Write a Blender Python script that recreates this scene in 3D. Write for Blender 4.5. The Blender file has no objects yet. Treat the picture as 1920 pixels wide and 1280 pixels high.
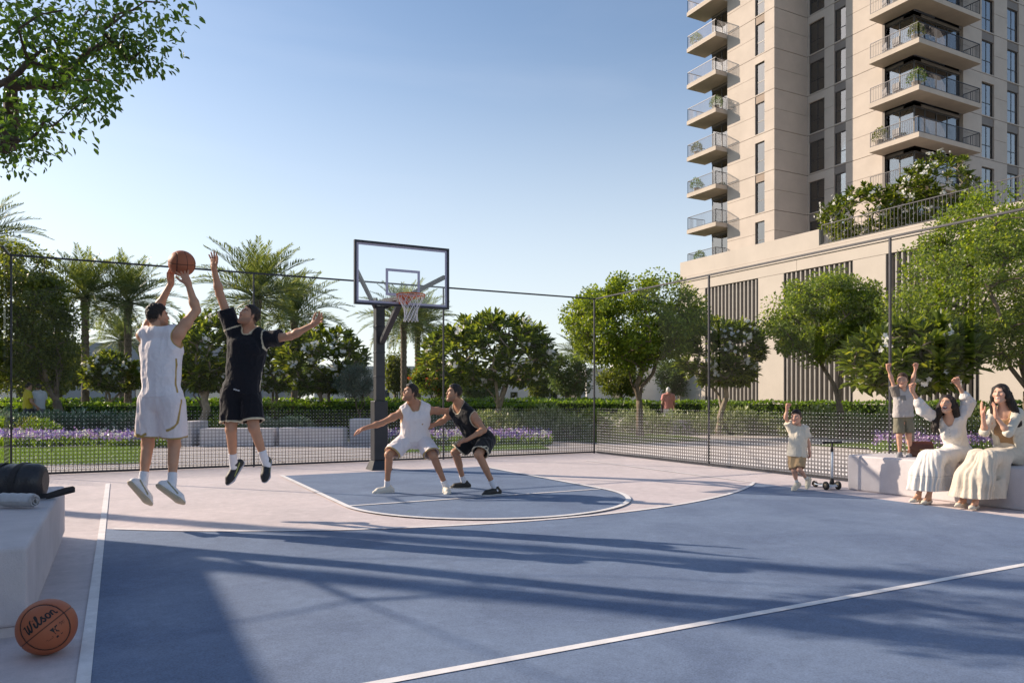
import bpy, bmesh, math, random
import numpy as np
from mathutils import Vector, Matrix

# ------------------------------------------------------------------ camera, sky, sun
SC = bpy.context.scene
COL = SC.collection
CAM_H = 1.3
FPX = 1400.0            # focal length in photo pixels (1920 wide)
HORIZ = 748.0           # row of the horizon in the photo
YAW = math.radians(27.8)
CY, SY = math.cos(YAW), math.sin(YAW)

cam_d = bpy.data.cameras.new('camera')
cam = bpy.data.objects.new('camera', cam_d)
COL.objects.link(cam)
SC.camera = cam
cam.location = (0, 0, CAM_H)
cam.rotation_euler = (math.radians(90), 0, -YAW)
cam_d.sensor_width = 36
cam_d.lens = FPX / 1920 * 36
cam_d.shift_y = (HORIZ - 640) / 1920
cam_d.clip_start = 0.05
cam_d.clip_end = 3000

SUN_AZ = Vector((-0.66, 0.753)).normalized()
SUN_EL = math.radians(27)
SUN_DIR = Vector((SUN_AZ.x * math.cos(SUN_EL), SUN_AZ.y * math.cos(SUN_EL), math.sin(SUN_EL)))
world = bpy.data.worlds.new('World')
SC.world = world
world.use_nodes = True
wn = world.node_tree.nodes
wl = world.node_tree.links
wn.clear()
w_out = wn.new('ShaderNodeOutputWorld')
w_bg = wn.new('ShaderNodeBackground')
w_sky = wn.new('ShaderNodeTexSky')
w_sky.sky_type = 'NISHITA'
w_sky.sun_disc = False
w_sky.sun_elevation = SUN_EL
w_sky.sun_rotation = math.atan2(SUN_AZ.x, SUN_AZ.y)
w_sky.altitude = 0
w_sky.air_density = 1.0
w_sky.dust_density = 0.8
w_sky.ozone_density = 1.6
# thin high cloud, mixed over the clear sky
w_tc = wn.new('ShaderNodeTexCoord')
w_map = wn.new('ShaderNodeMapping')
w_map.inputs['Scale'].default_value = (1.3, 1.3, 6.5)
w_noise = wn.new('ShaderNodeTexNoise')
w_noise.inputs['Scale'].default_value = 1.5
w_noise.inputs['Detail'].default_value = 7
w_noise.inputs['Roughness'].default_value = 0.5
w_noise.inputs['Distortion'].default_value = 0.3
w_ramp = wn.new('ShaderNodeValToRGB')
w_ramp.color_ramp.elements[0].position = 0.55
w_ramp.color_ramp.elements[0].color = (0, 0, 0, 1)
w_ramp.color_ramp.elements[1].position = 0.85
w_ramp.color_ramp.elements[1].color = (0.07, 0.07, 0.07, 1)
w_mix = wn.new('ShaderNodeMixRGB')
w_mix.inputs['Color2'].default_value = (7.4, 7.3, 7.6, 1)
wl.new(w_tc.outputs['Generated'], w_map.inputs['Vector'])
wl.new(w_map.outputs['Vector'], w_noise.inputs['Vector'])
wl.new(w_noise.outputs['Fac'], w_ramp.inputs['Fac'])
wl.new(w_ramp.outputs['Color'], w_mix.inputs['Fac'])
wl.new(w_sky.outputs['Color'], w_mix.inputs['Color1'])
# pale air near the horizon, all the way round
w_sep = wn.new('ShaderNodeSeparateXYZ')
w_hr = wn.new('ShaderNodeMapRange')
w_hr.interpolation_type = 'SMOOTHSTEP'
w_hr.inputs['From Min'].default_value = -0.05
w_hr.inputs['From Max'].default_value = 0.50
w_hr.inputs['To Min'].default_value = 0.80
w_hr.inputs['To Max'].default_value = 0.0
w_air = wn.new('ShaderNodeMixRGB')
w_air.inputs['Color2'].default_value = (5.7, 5.95, 6.0, 1)
wl.new(w_tc.outputs['Generated'], w_sep.inputs['Vector'])
wl.new(w_sep.outputs['Z'], w_hr.inputs['Value'])
wl.new(w_hr.outputs['Result'], w_air.inputs['Fac'])
wl.new(w_mix.outputs['Color'], w_air.inputs['Color1'])
wl.new(w_air.outputs['Color'], w_bg.inputs['Color'])
w_bg.inputs['Strength'].default_value = 0.128
wl.new(w_bg.outputs['Background'], w_out.inputs['Surface'])

sun_d = bpy.data.lights.new('sun', 'SUN')
sun_d.energy = 5.0
sun_d.angle = math.radians(0.55)
sun_d.color = (1.0, 0.83, 0.65)
sun = bpy.data.objects.new('sun', sun_d)
COL.objects.link(sun)
sun.rotation_euler = SUN_DIR.to_track_quat('Z', 'Y').to_euler()

SC.view_settings.view_transform = 'Standard'
SC.view_settings.look = 'None'
SC.view_settings.gamma = 1
SC.view_settings.exposure = 0.44
SC.render.engine = 'CYCLES'
SC.cycles.max_bounces = 8
SC.cycles.transparent_max_bounces = 24
SC.cycles.use_denoising = True
SC.cycles.caustics_reflective = False
SC.cycles.caustics_refractive = False

# ------------------------------------------------------------------ helpers
def cw(cx, cy, z=0.0):
    """metres right of / in front of the camera -> world (court axes)"""
    return Vector((CY * cx + SY * cy, -SY * cx + CY * cy, z))

def px(x, y, d):
    """the point that stands d metres in front of the camera at photo pixel x, y"""
    return cw((x - 960) / FPX * d, d, CAM_H - (y - HORIZ) * d / FPX)

def gp(x, y, z=0.0):
    d = (CAM_H - z) * FPX / (y - HORIZ)
    return px(x, y, d)

def tag(o, label=None, cat=None, group=None, kind=None):
    if label: o['label'] = label
    if cat: o['category'] = cat
    if group: o['group'] = group
    if kind: o['kind'] = kind
    return o

def empty(name, loc=(0, 0, 0), rz=0, label=None, cat=None, group=None):
    o = bpy.data.objects.new(name, None)
    o.empty_display_size = 0.1
    COL.objects.link(o)
    o.location = loc
    o.rotation_euler = (0, 0, rz)
    return tag(o, label, cat, group)

def link_mesh(name, me, parent=None, loc=None):
    o = bpy.data.objects.new(name, me)
    COL.objects.link(o)
    if parent is not None: o.parent = parent
    if loc is not None: o.location = loc
    return o

def mesh_np(name, V, Fq, mat=None, smooth=False, col=None, n=4):
    """numpy mesh: V (N,3), Fq (M,n) faces"""
    V = np.asarray(V, np.float32); Fq = np.asarray(Fq, np.int32)
    me = bpy.data.meshes.new(name)
    me.vertices.add(len(V)); me.vertices.foreach_set('co', V.ravel())
    M = len(Fq)
    me.loops.add(M * n); me.loops.foreach_set('vertex_index', Fq.ravel())
    me.polygons.add(M)
    me.polygons.foreach_set('loop_start', np.arange(M, dtype=np.int32) * n)
    me.polygons.foreach_set('loop_total', np.full(M, n, np.int32))
    me.update(calc_edges=True)
    if smooth:
        me.polygons.foreach_set('use_smooth', np.ones(M, bool))
    if col is not None:
        a = me.color_attributes.new('Col', 'FLOAT_COLOR', 'POINT')
        c = np.ones((len(V), 4), np.float32); c[:, :3] = col
        a.data.foreach_set('color', c.ravel())
    if mat: me.materials.append(mat)
    me.update()
    return me

class MB:
    """collects simple solids, then links them as one mesh object"""
    def __init__(s): s.v = []; s.f = []; s.sm = []
    def add(s, vs, fs, smooth=False):
        o = len(s.v)
        s.v += [tuple(v) for v in vs]
        s.f += [tuple(i + o for i in f) for f in fs]
        s.sm += [smooth] * len(fs)
        return s
    def box(s, x0, x1, y0, y1, z0, z1):
        vs = [(x0,y0,z0),(x1,y0,z0),(x1,y1,z0),(x0,y1,z0),(x0,y0,z1),(x1,y0,z1),(x1,y1,z1),(x0,y1,z1)]
        return s.add(vs, [(3,2,1,0),(4,5,6,7),(0,1,5,4),(1,2,6,5),(2,3,7,6),(3,0,4,7)])
    def bar(s, a, b, w, h=None, up=(0, 0, 1)):
        """box-section bar from a to b"""
        h = h or w; a = Vector(a); b = Vector(b); d = (b - a).normalized(); up = Vector(up)
        if abs(d.dot(up)) > 0.99: up = Vector((0, 1, 0))
        r = d.cross(up).normalized(); u = r.cross(d)
        vs = []
        for p in (a, b):
            for i, j in ((-1,-1),(1,-1),(1,1),(-1,1)): vs.append(p + r * i * w / 2 + u * j * h / 2)
        return s.add(vs, [(3,2,1,0),(4,5,6,7),(0,1,5,4),(1,2,6,5),(2,3,7,6),(3,0,4,7)])
    def tube(s, pts, rad, n=8, caps=True):
        pts = [Vector(p) for p in pts]
        if not hasattr(rad, '__len__'): rad = [rad] * len(pts)
        vs = []; fs = []
        ref = Vector((0, 0, 1))
        t0 = (pts[1] - pts[0]).normalized()
        if abs(t0.dot(ref)) > 0.9: ref = Vector((1, 0, 0))
        r = t0.cross(ref).normalized()
        for i, p in enumerate(pts):
            t = (pts[min(i + 1, len(pts) - 1)] - pts[max(i - 1, 0)])
            t = t.normalized() if t.length > 1e-9 else t0
            r = (r - t * r.dot(t)); r = r.normalized() if r.length > 1e-6 else t.orthogonal().normalized()
            b = t.cross(r)
            for k in range(n):
                a = 2 * math.pi * k / n
                vs.append(p + (r * math.cos(a) + b * math.sin(a)) * rad[i])
        for i in range(len(pts) - 1):
            for k in range(n):
                k2 = (k + 1) % n
                fs.append((i*n+k, i*n+k2, (i+1)*n+k2, (i+1)*n+k))
        if caps:
            fs.append(tuple(range(n - 1, -1, -1))); fs.append(tuple((len(pts)-1)*n + k for k in range(n)))
        return s.add(vs, fs, True)
    def lathe(s, prof, n=24, mtx=None, caps=True):
        """prof: list of (radius, z)"""
        vs = []; fs = []
        for r, z in prof:
            for k in range(n):
                a = 2 * math.pi * k / n
                v = Vector((r * math.cos(a), r * math.sin(a), z))
                vs.append(mtx @ v if mtx else v)
        for i in range(len(prof) - 1):
            for k in range(n):
                k2 = (k + 1) % n
                fs.append((i*n+k, i*n+k2, (i+1)*n+k2, (i+1)*n+k))
        if caps:
            fs.append(tuple(range(n - 1, -1, -1))); fs.append(tuple((len(prof)-1)*n + k for k in range(n)))
        return s.add(vs, fs, True)
    def poly(s, pts, z=None):
        vs = [(p[0], p[1], z if z is not None else p[2]) for p in pts]
        return s.add(vs, [tuple(range(len(vs)))])
    def prism(s, pts, z0, z1):
        n = len(pts)
        vs = [(p[0], p[1], z0) for p in pts] + [(p[0], p[1], z1) for p in pts]
        fs = [tuple(range(n - 1, -1, -1)), tuple(range(n, 2 * n))]
        fs += [(i, (i + 1) % n, n + (i + 1) % n, n + i) for i in range(n)]
        return s.add(vs, fs)
    def mesh(s, name, mat, bevel=0, seg=2):
        me = bpy.data.meshes.new(name)
        me.from_pydata(s.v, [], s.f)
        me.polygons.foreach_set('use_smooth', s.sm)
        if bevel:
            bm = bmesh.new(); bm.from_mesh(me)
            bmesh.ops.bevel(bm, geom=bm.edges[:], offset=bevel, segments=seg, affect='EDGES', profile=0.5)
            bm.to_mesh(me); bm.free()
        if mat: me.materials.append(mat)
        me.update()
        return me
    def build(s, name, mat, parent=None, bevel=0, seg=2, loc=None):
        return link_mesh(name, s.mesh(name, mat, bevel, seg), parent, loc)

# ------------------------------------------------------------------ materials
def newmat(name):
    m = bpy.data.materials.new(name); m.use_nodes = True
    nt = m.node_tree; b = nt.nodes['Principled BSDF']
    return m, nt, b

def mat(name, col, rough=0.6, var=0.12, scale=6.0, bump=0.0, bscale=60.0, metal=0.0, spec=0.5, col2=None, detail=5, fine=0.0, fscale=300):
    """plain procedural material: base colour with two-scale noise variation and fine relief"""
    m, nt, b = newmat(name); N = nt.nodes; L = nt.links
    tc = N.new('ShaderNodeTexCoord')
    nz = N.new('ShaderNodeTexNoise'); nz.inputs['Scale'].default_value = scale; nz.inputs['Detail'].default_value = detail
    nz.inputs['Roughness'].default_value = 0.6
    L.new(tc.outputs['Object'], nz.inputs['Vector'])
    c2 = col2 or tuple(max(0, c * (1 - 2 * var)) for c in col)
    c1 = tuple(min(1, c * (1 + var)) for c in col) if not col2 else col
    rp = N.new('ShaderNodeValToRGB')
    rp.color_ramp.elements[0].position = 0.3; rp.color_ramp.elements[1].position = 0.7
    rp.color_ramp.elements[0].color = (*c2, 1); rp.color_ramp.elements[1].color = (*c1, 1)
    L.new(nz.outputs['Fac'], rp.inputs['Fac'])
    out = rp.outputs['Color']
    if fine:
        n2 = N.new('ShaderNodeTexNoise'); n2.inputs['Scale'].default_value = fscale; n2.inputs['Detail'].default_value = 2
        L.new(tc.outputs['Object'], n2.inputs['Vector'])
        mr = N.new('ShaderNodeMapRange'); mr.inputs['From Min'].default_value = 0.3; mr.inputs['From Max'].default_value = 0.7
        mr.inputs['To Min'].default_value = 1 - fine; mr.inputs['To Max'].default_value = 1 + fine
        L.new(n2.outputs['Fac'], mr.inputs['Value'])
        mx = N.new('ShaderNodeMixRGB'); mx.blend_type = 'MULTIPLY'; mx.inputs['Fac'].default_value = 1
        L.new(out, mx.inputs['Color1']); L.new(mr.outputs['Result'], mx.inputs['Color2'])
        out = mx.outputs['Color']
    L.new(out, b.inputs['Base Color'])
    b.inputs['Roughness'].default_value = rough
    b.inputs['Metallic'].default_value = metal
    b.inputs['Specular IOR Level'].default_value = spec
    if bump:
        n3 = N.new('ShaderNodeTexNoise'); n3.inputs['Scale'].default_value = bscale; n3.inputs['Detail'].default_value = 4
        L.new(tc.outputs['Object'], n3.inputs['Vector'])
        bp = N.new('ShaderNodeBump'); bp.inputs['Strength'].default_value = bump; bp.inputs['Distance'].default_value = 0.02
        L.new(n3.outputs['Fac'], bp.inputs['Height']); L.new(bp.outputs['Normal'], b.inputs['Normal'])
    return m

def leafmat(name, c1, c2, c3=None, rough=0.42, trans=0.35, tcol=None, spec=0.5):
    """leaf: colour differs from leaf to leaf, light shines through"""
    m, nt, b = newmat(name); N = nt.nodes; L = nt.links
    ge = N.new('ShaderNodeNewGeometry')
    rp = N.new('ShaderNodeValToRGB'); e = rp.color_ramp.elements
    e[0].position = 0; e[0].color = (*c1, 1); e[1].position = 1; e[1].color = (*c2, 1)
    if c3:
        x = e.new(0.85); x.color = (*c2, 1); e[-1].color = (*c3, 1)
    L.new(ge.outputs['Random Per Island'], rp.inputs['Fac'])
    L.new(rp.outputs['Color'], b.inputs['Base Color'])
    b.inputs['Roughness'].default_value = rough
    b.inputs['Specular IOR Level'].default_value = spec
    tr = N.new('ShaderNodeBsdfTranslucent')
    hs = N.new('ShaderNodeMixRGB'); hs.blend_type = 'MULTIPLY'; hs.inputs['Fac'].default_value = 1
    hs.inputs['Color2'].default_value = (*(tcol or (2.2, 2.0, 0.9)), 1)
    L.new(rp.outputs['Color'], hs.inputs['Color1']); L.new(hs.outputs['Color'], tr.inputs['Color'])
    mx = N.new('ShaderNodeMixShader'); mx.inputs['Fac'].default_value = trans
    L.new(b.outputs['BSDF'], mx.inputs[1]); L.new(tr.outputs['BSDF'], mx.inputs[2])
    L.new(mx.outputs['Shader'], nt.nodes['Material Output'].inputs['Surface'])
    return m

def glassmat(name, tint=(0.94, 0.97, 0.97), refl=1.0, rough=0.0, base=0.0, ior=1.5):
    """thin pane: Fresnel reflection over a clear, faintly tinted sheet"""
    m, nt, b = newmat(name); N = nt.nodes; L = nt.links
    N.remove(b)
    fr = N.new('ShaderNodeFresnel'); fr.inputs['IOR'].default_value = ior
    ml = N.new('ShaderNodeMath'); ml.operation = 'MULTIPLY_ADD'; ml.inputs[1].default_value = refl; ml.inputs[2].default_value = base
    ml.use_clamp = True
    L.new(fr.outputs['Fac'], ml.inputs[0])
    tr = N.new('ShaderNodeBsdfTransparent'); tr.inputs['Color'].default_value = (*tint, 1)
    gl = N.new('ShaderNodeBsdfGlossy'); gl.inputs['Roughness'].default_value = rough; gl.inputs['Color'].default_value = (1, 1, 1, 1)
    mx = N.new('ShaderNodeMixShader')
    L.new(ml.outputs['Value'], mx.inputs['Fac']); L.new(tr.outputs['BSDF'], mx.inputs[1]); L.new(gl.outputs['BSDF'], mx.inputs[2])
    L.new(mx.outputs['Shader'], N['Material Output'].inputs['Surface'])
    return m

def colmat(name, rough=0.6, spec=0.3, bump=0.0, bscale=120.0, var=0.06, vscale=30, sheen=0.0, sss=0.0, wrinkle=0.0):
    """colour read from the mesh's own 'Col' attribute (dyed cloth trim, lips, brows, hair roots)"""
    m, nt, b = newmat(name); N = nt.nodes; L = nt.links
    at = N.new('ShaderNodeAttribute'); at.attribute_name = 'Col'
    tc = N.new('ShaderNodeTexCoord')
    nz = N.new('ShaderNodeTexNoise'); nz.inputs['Scale'].default_value = vscale; nz.inputs['Detail'].default_value = 4
    L.new(tc.outputs['Object'], nz.inputs['Vector'])
    mr = N.new('ShaderNodeMapRange'); mr.inputs['From Min'].default_value = 0.3; mr.inputs['From Max'].default_value = 0.7
    mr.inputs['To Min'].default_value = 1 - var; mr.inputs['To Max'].default_value = 1 + var
    L.new(nz.outputs['Fac'], mr.inputs['Value'])
    mx = N.new('ShaderNodeMixRGB'); mx.blend_type = 'MULTIPLY'; mx.inputs['Fac'].default_value = 1
    L.new(at.outputs['Color'], mx.inputs['Color1']); L.new(mr.outputs['Result'], mx.inputs['Color2'])
    L.new(mx.outputs['Color'], b.inputs['Base Color'])
    b.inputs['Roughness'].default_value = rough; b.inputs['Specular IOR Level'].default_value = spec
    if sheen: b.inputs['Sheen Weight'].default_value = sheen
    if sss:
        b.inputs['Subsurface Weight'].default_value = sss
        b.inputs['Subsurface Radius'].default_value = (1.0, 0.35, 0.2); b.inputs['Subsurface Scale'].default_value = 0.012
    if bump:
        n3 = N.new('ShaderNodeTexNoise'); n3.inputs['Scale'].default_value = bscale; n3.inputs['Detail'].default_value = 3
        L.new(tc.outputs['Object'], n3.inputs['Vector'])
        bp = N.new('ShaderNodeBump'); bp.inputs['Strength'].default_value = bump; bp.inputs['Distance'].default_value = 0.01
        L.new(n3.outputs['Fac'], bp.inputs['Height'])
        nsock = bp.outputs['Normal']
        if wrinkle:
            mpn = N.new('ShaderNodeMapping'); mpn.inputs['Scale'].default_value = (1, 1, 0.55); L.new(tc.outputs['Object'], mpn.inputs['Vector'])
            n4 = N.new('ShaderNodeTexNoise'); n4.inputs['Scale'].default_value = 16; n4.inputs['Detail'].default_value = 3; n4.inputs['Distortion'].default_value = 1.2
            L.new(mpn.outputs['Vector'], n4.inputs['Vector'])
            b2 = N.new('ShaderNodeBump'); b2.inputs['Strength'].default_value = wrinkle; b2.inputs['Distance'].default_value = 0.03
            L.new(n4.outputs['Fac'], b2.inputs['Height']); L.new(nsock, b2.inputs['Normal']); nsock = b2.outputs['Normal']
        L.new(nsock, b.inputs['Normal'])
    return m
# ------------------------------------------------------------------ setting materials
random.seed(7)
M = {}
def court_mat(name, base, dark, speck, rough=0.75):
    """rolled acrylic court coating: fine grain, cloudy wear, a few hairline cracks"""
    m, nt, b = newmat(name); N = nt.nodes; L = nt.links
    tc = N.new('ShaderNodeTexCoord')
    def noise(s, d, r=0.55, dist=0.0):
        n = N.new('ShaderNodeTexNoise'); n.inputs['Scale'].default_value = s; n.inputs['Detail'].default_value = d
        n.inputs['Roughness'].default_value = r; n.inputs['Distortion'].default_value = dist
        L.new(tc.outputs['Object'], n.inputs['Vector']); return n
    big = noise(0.9, 6, 0.6, 0.6); fine = noise(110, 3); mid = noise(9, 5, 0.65)
    def mul(a, bsock, fac=1.0, mode='MULTIPLY'):
        x = N.new('ShaderNodeMixRGB'); x.blend_type = mode; x.inputs['Fac'].default_value = fac
        if isinstance(a, tuple): x.inputs['Color1'].default_value = (*a, 1)
        else: L.new(a, x.inputs['Color1'])
        L.new(bsock, x.inputs['Color2']); return x.outputs['Color']
    def rng(n, f0, f1, t0, t1):
        r = N.new('ShaderNodeMapRange'); r.inputs['From Min'].default_value = f0; r.inputs['From Max'].default_value = f1
        r.inputs['To Min'].default_value = t0; r.inputs['To Max'].default_value = t1
        L.new(n, r.inputs['Value']); return r.outputs['Result']
    x = N.new('ShaderNodeMixRGB'); x.inputs['Color1'].default_value = (*dark, 1); x.inputs['Color2'].default_value = (*base, 1)
    L.new(rng(big.outputs['Fac'], 0.34, 0.62, -0.15, 1.15), x.inputs['Fac'])
    c = mul(x.outputs['Color'], rng(mid.outputs['Fac'], 0.3, 0.7, 0.9, 1.08))
    c = mul(c, rng(fine.outputs['Fac'], 0.3, 0.7, 1 - speck, 1 + speck))
    vo = N.new('ShaderNodeTexVoronoi'); vo.feature = 'DISTANCE_TO_EDGE'; vo.inputs['Scale'].default_value = 0.55
    dn = noise(2.2, 6, 0.7)
    mp = N.new('ShaderNodeMixRGB'); mp.blend_type = 'ADD'; mp.inputs['Fac'].default_value = 0.9
    L.new(tc.outputs['Object'], mp.inputs['Color1']); L.new(dn.outputs['Color'], mp.inputs['Color2'])
    L.new(mp.outputs['Color'], vo.inputs['Vector'])
    cr = rng(vo.outputs['Distance'], 0.0, 0.004, 0.86, 1.0)
    c = mul(c, cr, 0.7)
    sc1 = noise(2.6, 9, 0.72, 1.6); c = mul(c, rng(sc1.outputs['Fac'], 0.52, 0.72, 1.0, 1.16)); sc2 = noise(5.5, 8, 0.7, 0.8); c = mul(c, rng(sc2.outputs['Fac'], 0.22, 0.42, 0.84, 1.0))
    L.new(c, b.inputs['Base Color'])
    L.new(rng(big.outputs['Fac'], 0.3, 0.7, rough + 0.08, rough - 0.1), b.inputs['Roughness'])
    bp = N.new('ShaderNodeBump'); bp.inputs['Strength'].default_value = 0.35; bp.inputs['Distance'].default_value = 0.004
    L.new(fine.outputs['Fac'], bp.inputs['Height']); L.new(bp.outputs['Normal'], b.inputs['Normal'])
    return m

M['blue'] = court_mat('court_blue', (0.152, 0.206, 0.312), (0.115, 0.160, 0.256), 0.22)
M['pink'] = court_mat('court_pale', (0.62, 0.545, 0.545), (0.54, 0.48, 0.485), 0.07)
M['line'] = court_mat('line_paint', (0.80, 0.78, 0.78), (0.72, 0.70, 0.70), 0.04)
M['ground'] = mat('garden_soil', (0.055, 0.075, 0.028), 0.95, 0.25, 1.2, 0.6, 30)
M['path'] = mat('path_stone', (0.50, 0.45, 0.43), 0.7, 0.08, 1.6, 0.15, 70, fine=0.06, fscale=140)
M['lawn'] = mat('lawn_turf', (0.085, 0.15, 0.022), 0.9, 0.22, 2.5, 0.8, 90, fine=0.3, fscale=60)
M['bench'] = mat('bench_concrete', (0.60, 0.56, 0.57), 0.75, 0.07, 3.0, 0.25, 160, fine=0.06, fscale=220)
M['dark'] = mat('charcoal_metal', (0.035, 0.036, 0.045), 0.42, 0.15, 8, 0.05, 200, metal=0.5)
M['wire'] = mat('screen_wire', (0.085, 0.08, 0.085), 0.5, 0.1, 8, metal=0.3)
M['post'] = mat('hoop_post_paint', (0.020, 0.020, 0.027), 0.38, 0.12, 5, 0.06, 160)
M['wall'] = mat('render_warm', (0.52, 0.455, 0.40), 0.85, 0.045, 0.7, 0.12, 60, fine=0.03, fscale=30)
M['podium'] = mat('podium_render', (0.52, 0.462, 0.405), 0.85, 0.04, 0.6, 0.12, 60, fine=0.03, fscale=30)
M['slab'] = mat('balcony_concrete', (0.50, 0.435, 0.37), 0.85, 0.05, 1.0, 0.1, 60)
M['grey'] = mat('grey_cladding', (0.21, 0.185, 0.17), 0.7, 0.06, 1.0, 0.05, 80)
M['brown'] = mat('brown_spandrel', (0.27, 0.205, 0.16), 0.7, 0.08, 1.0, 0.05, 80)
M['frame'] = mat('window_frame', (0.055, 0.055, 0.06), 0.45, 0.1, 6)
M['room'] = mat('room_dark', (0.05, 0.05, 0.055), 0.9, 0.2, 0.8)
M['curtain'] = mat('curtain_cloth', (0.42, 0.40, 0.40), 0.9, 0.08, 3)
M['slat'] = mat('louvre_slat', (0.30, 0.275, 0.255), 0.55, 0.08, 4)
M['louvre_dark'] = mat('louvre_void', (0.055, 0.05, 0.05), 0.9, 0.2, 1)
M['winglass'] = glassmat('window_glass', (0.42, 0.50, 0.55), 1.6, 0.0, 0.12)
M['railglass'] = glassmat('balcony_glass', (0.75, 0.8, 0.8), 1.0, 0.0, 0.02)
M['fenceglass'] = glassmat('fence_glass', (0.985, 0.99, 0.985), 0.14, 0.0, 0.0)
M['boardglass'] = glassmat('backboard_glass', (0.965, 0.975, 0.985), 0.6, 0.0, 0.015)
M['dot'] = mat('white_frit', (0.70, 0.70, 0.74), 0.6, 0.05, 5)
M['orange'] = mat('rim_orange', (0.60, 0.13, 0.03), 0.4, 0.1, 20)
M['net'] = mat('net_cord', (0.75, 0.74, 0.76), 0.8, 0.08, 90)
M['boardpaint'] = mat('board_marking', (0.46, 0.44, 0.56), 0.5, 0.04, 5)
M['villa'] = mat('villa_render', (0.62, 0.60, 0.58), 0.85, 0.06, 0.3)
M['villa_grey'] = mat('villa_grey', (0.33, 0.34, 0.37), 0.85, 0.08, 0.3)

# ------------------------------------------------------------------ ground and court
MB().box(-1500, 1500, -1500, 1500, -0.6, -0.016).build('ground', M['ground'])['kind'] = 'structure'
def arc_pts(c, r, a0, a1, n):
    return [(c[0] + r * math.cos(math.radians(a0 + (a1 - a0) * i / n)), c[1] + r * math.sin(math.radians(a0 + (a1 - a0) * i / n))) for i in range(n + 1)]
U0, U1, VB, VM = -0.16, 8.75, 13.0, 3.3      # side lines, base line, mid line
KC, KR, KV = 4.31, 1.87, 8.92                # key: centre, half width, free-throw line
AC, AR = (4.31, 13.93), 7.0                  # three-point arc
half = math.degrees(math.asin((KC - U0) / AR)); half2 = math.degrees(math.asin((U1 - KC) / AR))
arcp = arc_pts(AC, AR, 270 - half, 270 + half2, 64)
m = MB(); m.poly([(-30, -14), (10.32, -14), (10.32, 15.12), (-30, 15.12)], 0.0)
tag(m.build('court_pavement', M['pink']), kind='structure')
m = MB(); n = len(arcp)
low = [(p[0], -14) for p in arcp]
m.add([(p[0], p[1], 0.004) for p in low + arcp], [(i, i + 1, n + i + 1, n + i) for i in range(n - 1)])
tag(m.build('blue_court', M['blue']), kind='structure')
semi = arc_pts((KC, KV), KR, 180, 360, 48)
m = MB(); m.poly([(KC - KR, VB)] + semi + [(KC + KR, VB)], 0.004)
tag(m.build('blue_key', M['blue']), kind='structure')
def strip(pts, w, z, name='court_line'):
    """painted line of width w along a polyline"""
    vs = []; fs = []
    for i, p in enumerate(pts):
        a = Vector(pts[max(i - 1, 0)][:2]); b = Vector(pts[min(i + 1, len(pts) - 1)][:2])
        t = (b - a).normalized(); nn = Vector((-t.y, t.x)) * w / 2
        vs += [(p[0] + nn.x, p[1] + nn.y, z), (p[0] - nn.x, p[1] - nn.y, z)]
    for i in range(len(pts) - 1): fs.append((2*i, 2*i+1, 2*i+3, 2*i+2))
    return tag(MB().add(vs, fs).build(name, M['line']), kind='structure')
strip([(U0 + 0.018, -14), (U0 + 0.018, VB + 0.03)], 0.06, 0.008, 'side_line')
strip([(U0 + 0.03, VM), (U1, VM)], 0.06, 0.008, 'middle_line')
strip([(U1, arcp[-1][1]), (U1, VB + 0.25)], 0.05, 0.008, 'three_point_side_line')
strip(arcp[1:], 0.055, 0.012, 'three_point_line')
strip([(KC - KR, VB)] + semi + [(KC + KR, VB)], 0.07, 0.016, 'key_line')
strip([(KC - KR + 0.035, KV), (KC + KR - 0.035, KV)], 0.05, 0.012, 'free_throw_line')

# paved walk round the court, with open joints between the big slabs
m = MB()
for poly in ([(-60, 15.13), (26, 15.13), (26, 22.5), (-60, 22.5)], [(10.33, -20), (17.2, -20), (17.2, 15.12), (10.33, 15.12)]):
    m.poly(poly, -0.004)
tag(m.build('path', M['path']), kind='structure')
M['joint'] = mat('path_joint', (0.16, 0.14, 0.14), 0.9, 0.1, 4)
m = MB()
for v in (16.6, 18.5, 20.6): m.box(-40, 26, v, v + 0.03, -0.003, 0.0)
for k in range(-12, 9): m.box(k * 3.0, k * 3.0 + 0.025, 15.14, 22.5, -0.0035, -0.0005)
for u in (12.4, 14.8): m.box(u, u + 0.03, -12, 15.1, -0.003, 0.0)
for k in range(-3, 5): m.box(10.34, 17.2, k * 3.3, k * 3.3 + 0.025, -0.0035, -0.0005)
tag(m.build('path_joints', M['joint']), kind='structure')
def ground_patch(name, pix, material, z):
    m = MB(); pts = [gp(x, y) for x, y in pix]
    m.poly([(p.x, p.y) for p in pts], z); return tag(m.build(name, material), kind='structure')
LAWNS = [[(-260, 846), (268, 838), (262, 868), (-260, 880)], [(700, 838), (1010, 834), (1030, 842), (700, 850)],
         [(1010, 826), (1117, 812), (1290, 818), (1330, 826), (1180, 832)], [(1375, 806), (1470, 807), (1520, 811), (1420, 816)],
         [(1535, 836), (1640, 826), (1760, 830), (1760, 846)], [(-400, 816), (-20, 812), (0, 830), (-400, 840)]]
for i, L_ in enumerate(LAWNS): ground_patch('lawn', L_, M['lawn'], 0.004 + i * 0.0004)
BEDS = [[(-500, 806), (330, 806), (330, 839), (-500, 846)], [(560, 790), (640, 790), (660, 800), (560, 800)],
        [(700, 806), (1030, 804), (1030, 836), (700, 840)], [(1000, 785), (1130, 790), (1117, 812), (1000, 822)],
        [(1290, 780), (2300, 780), (2300, 836), (1700, 822), (1500, 806), (1290, 806)]]
for i, L_ in enumerate(BEDS): ground_patch('planting_bed', L_, M['ground'], 0.0065 + i * 0.0004)

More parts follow.
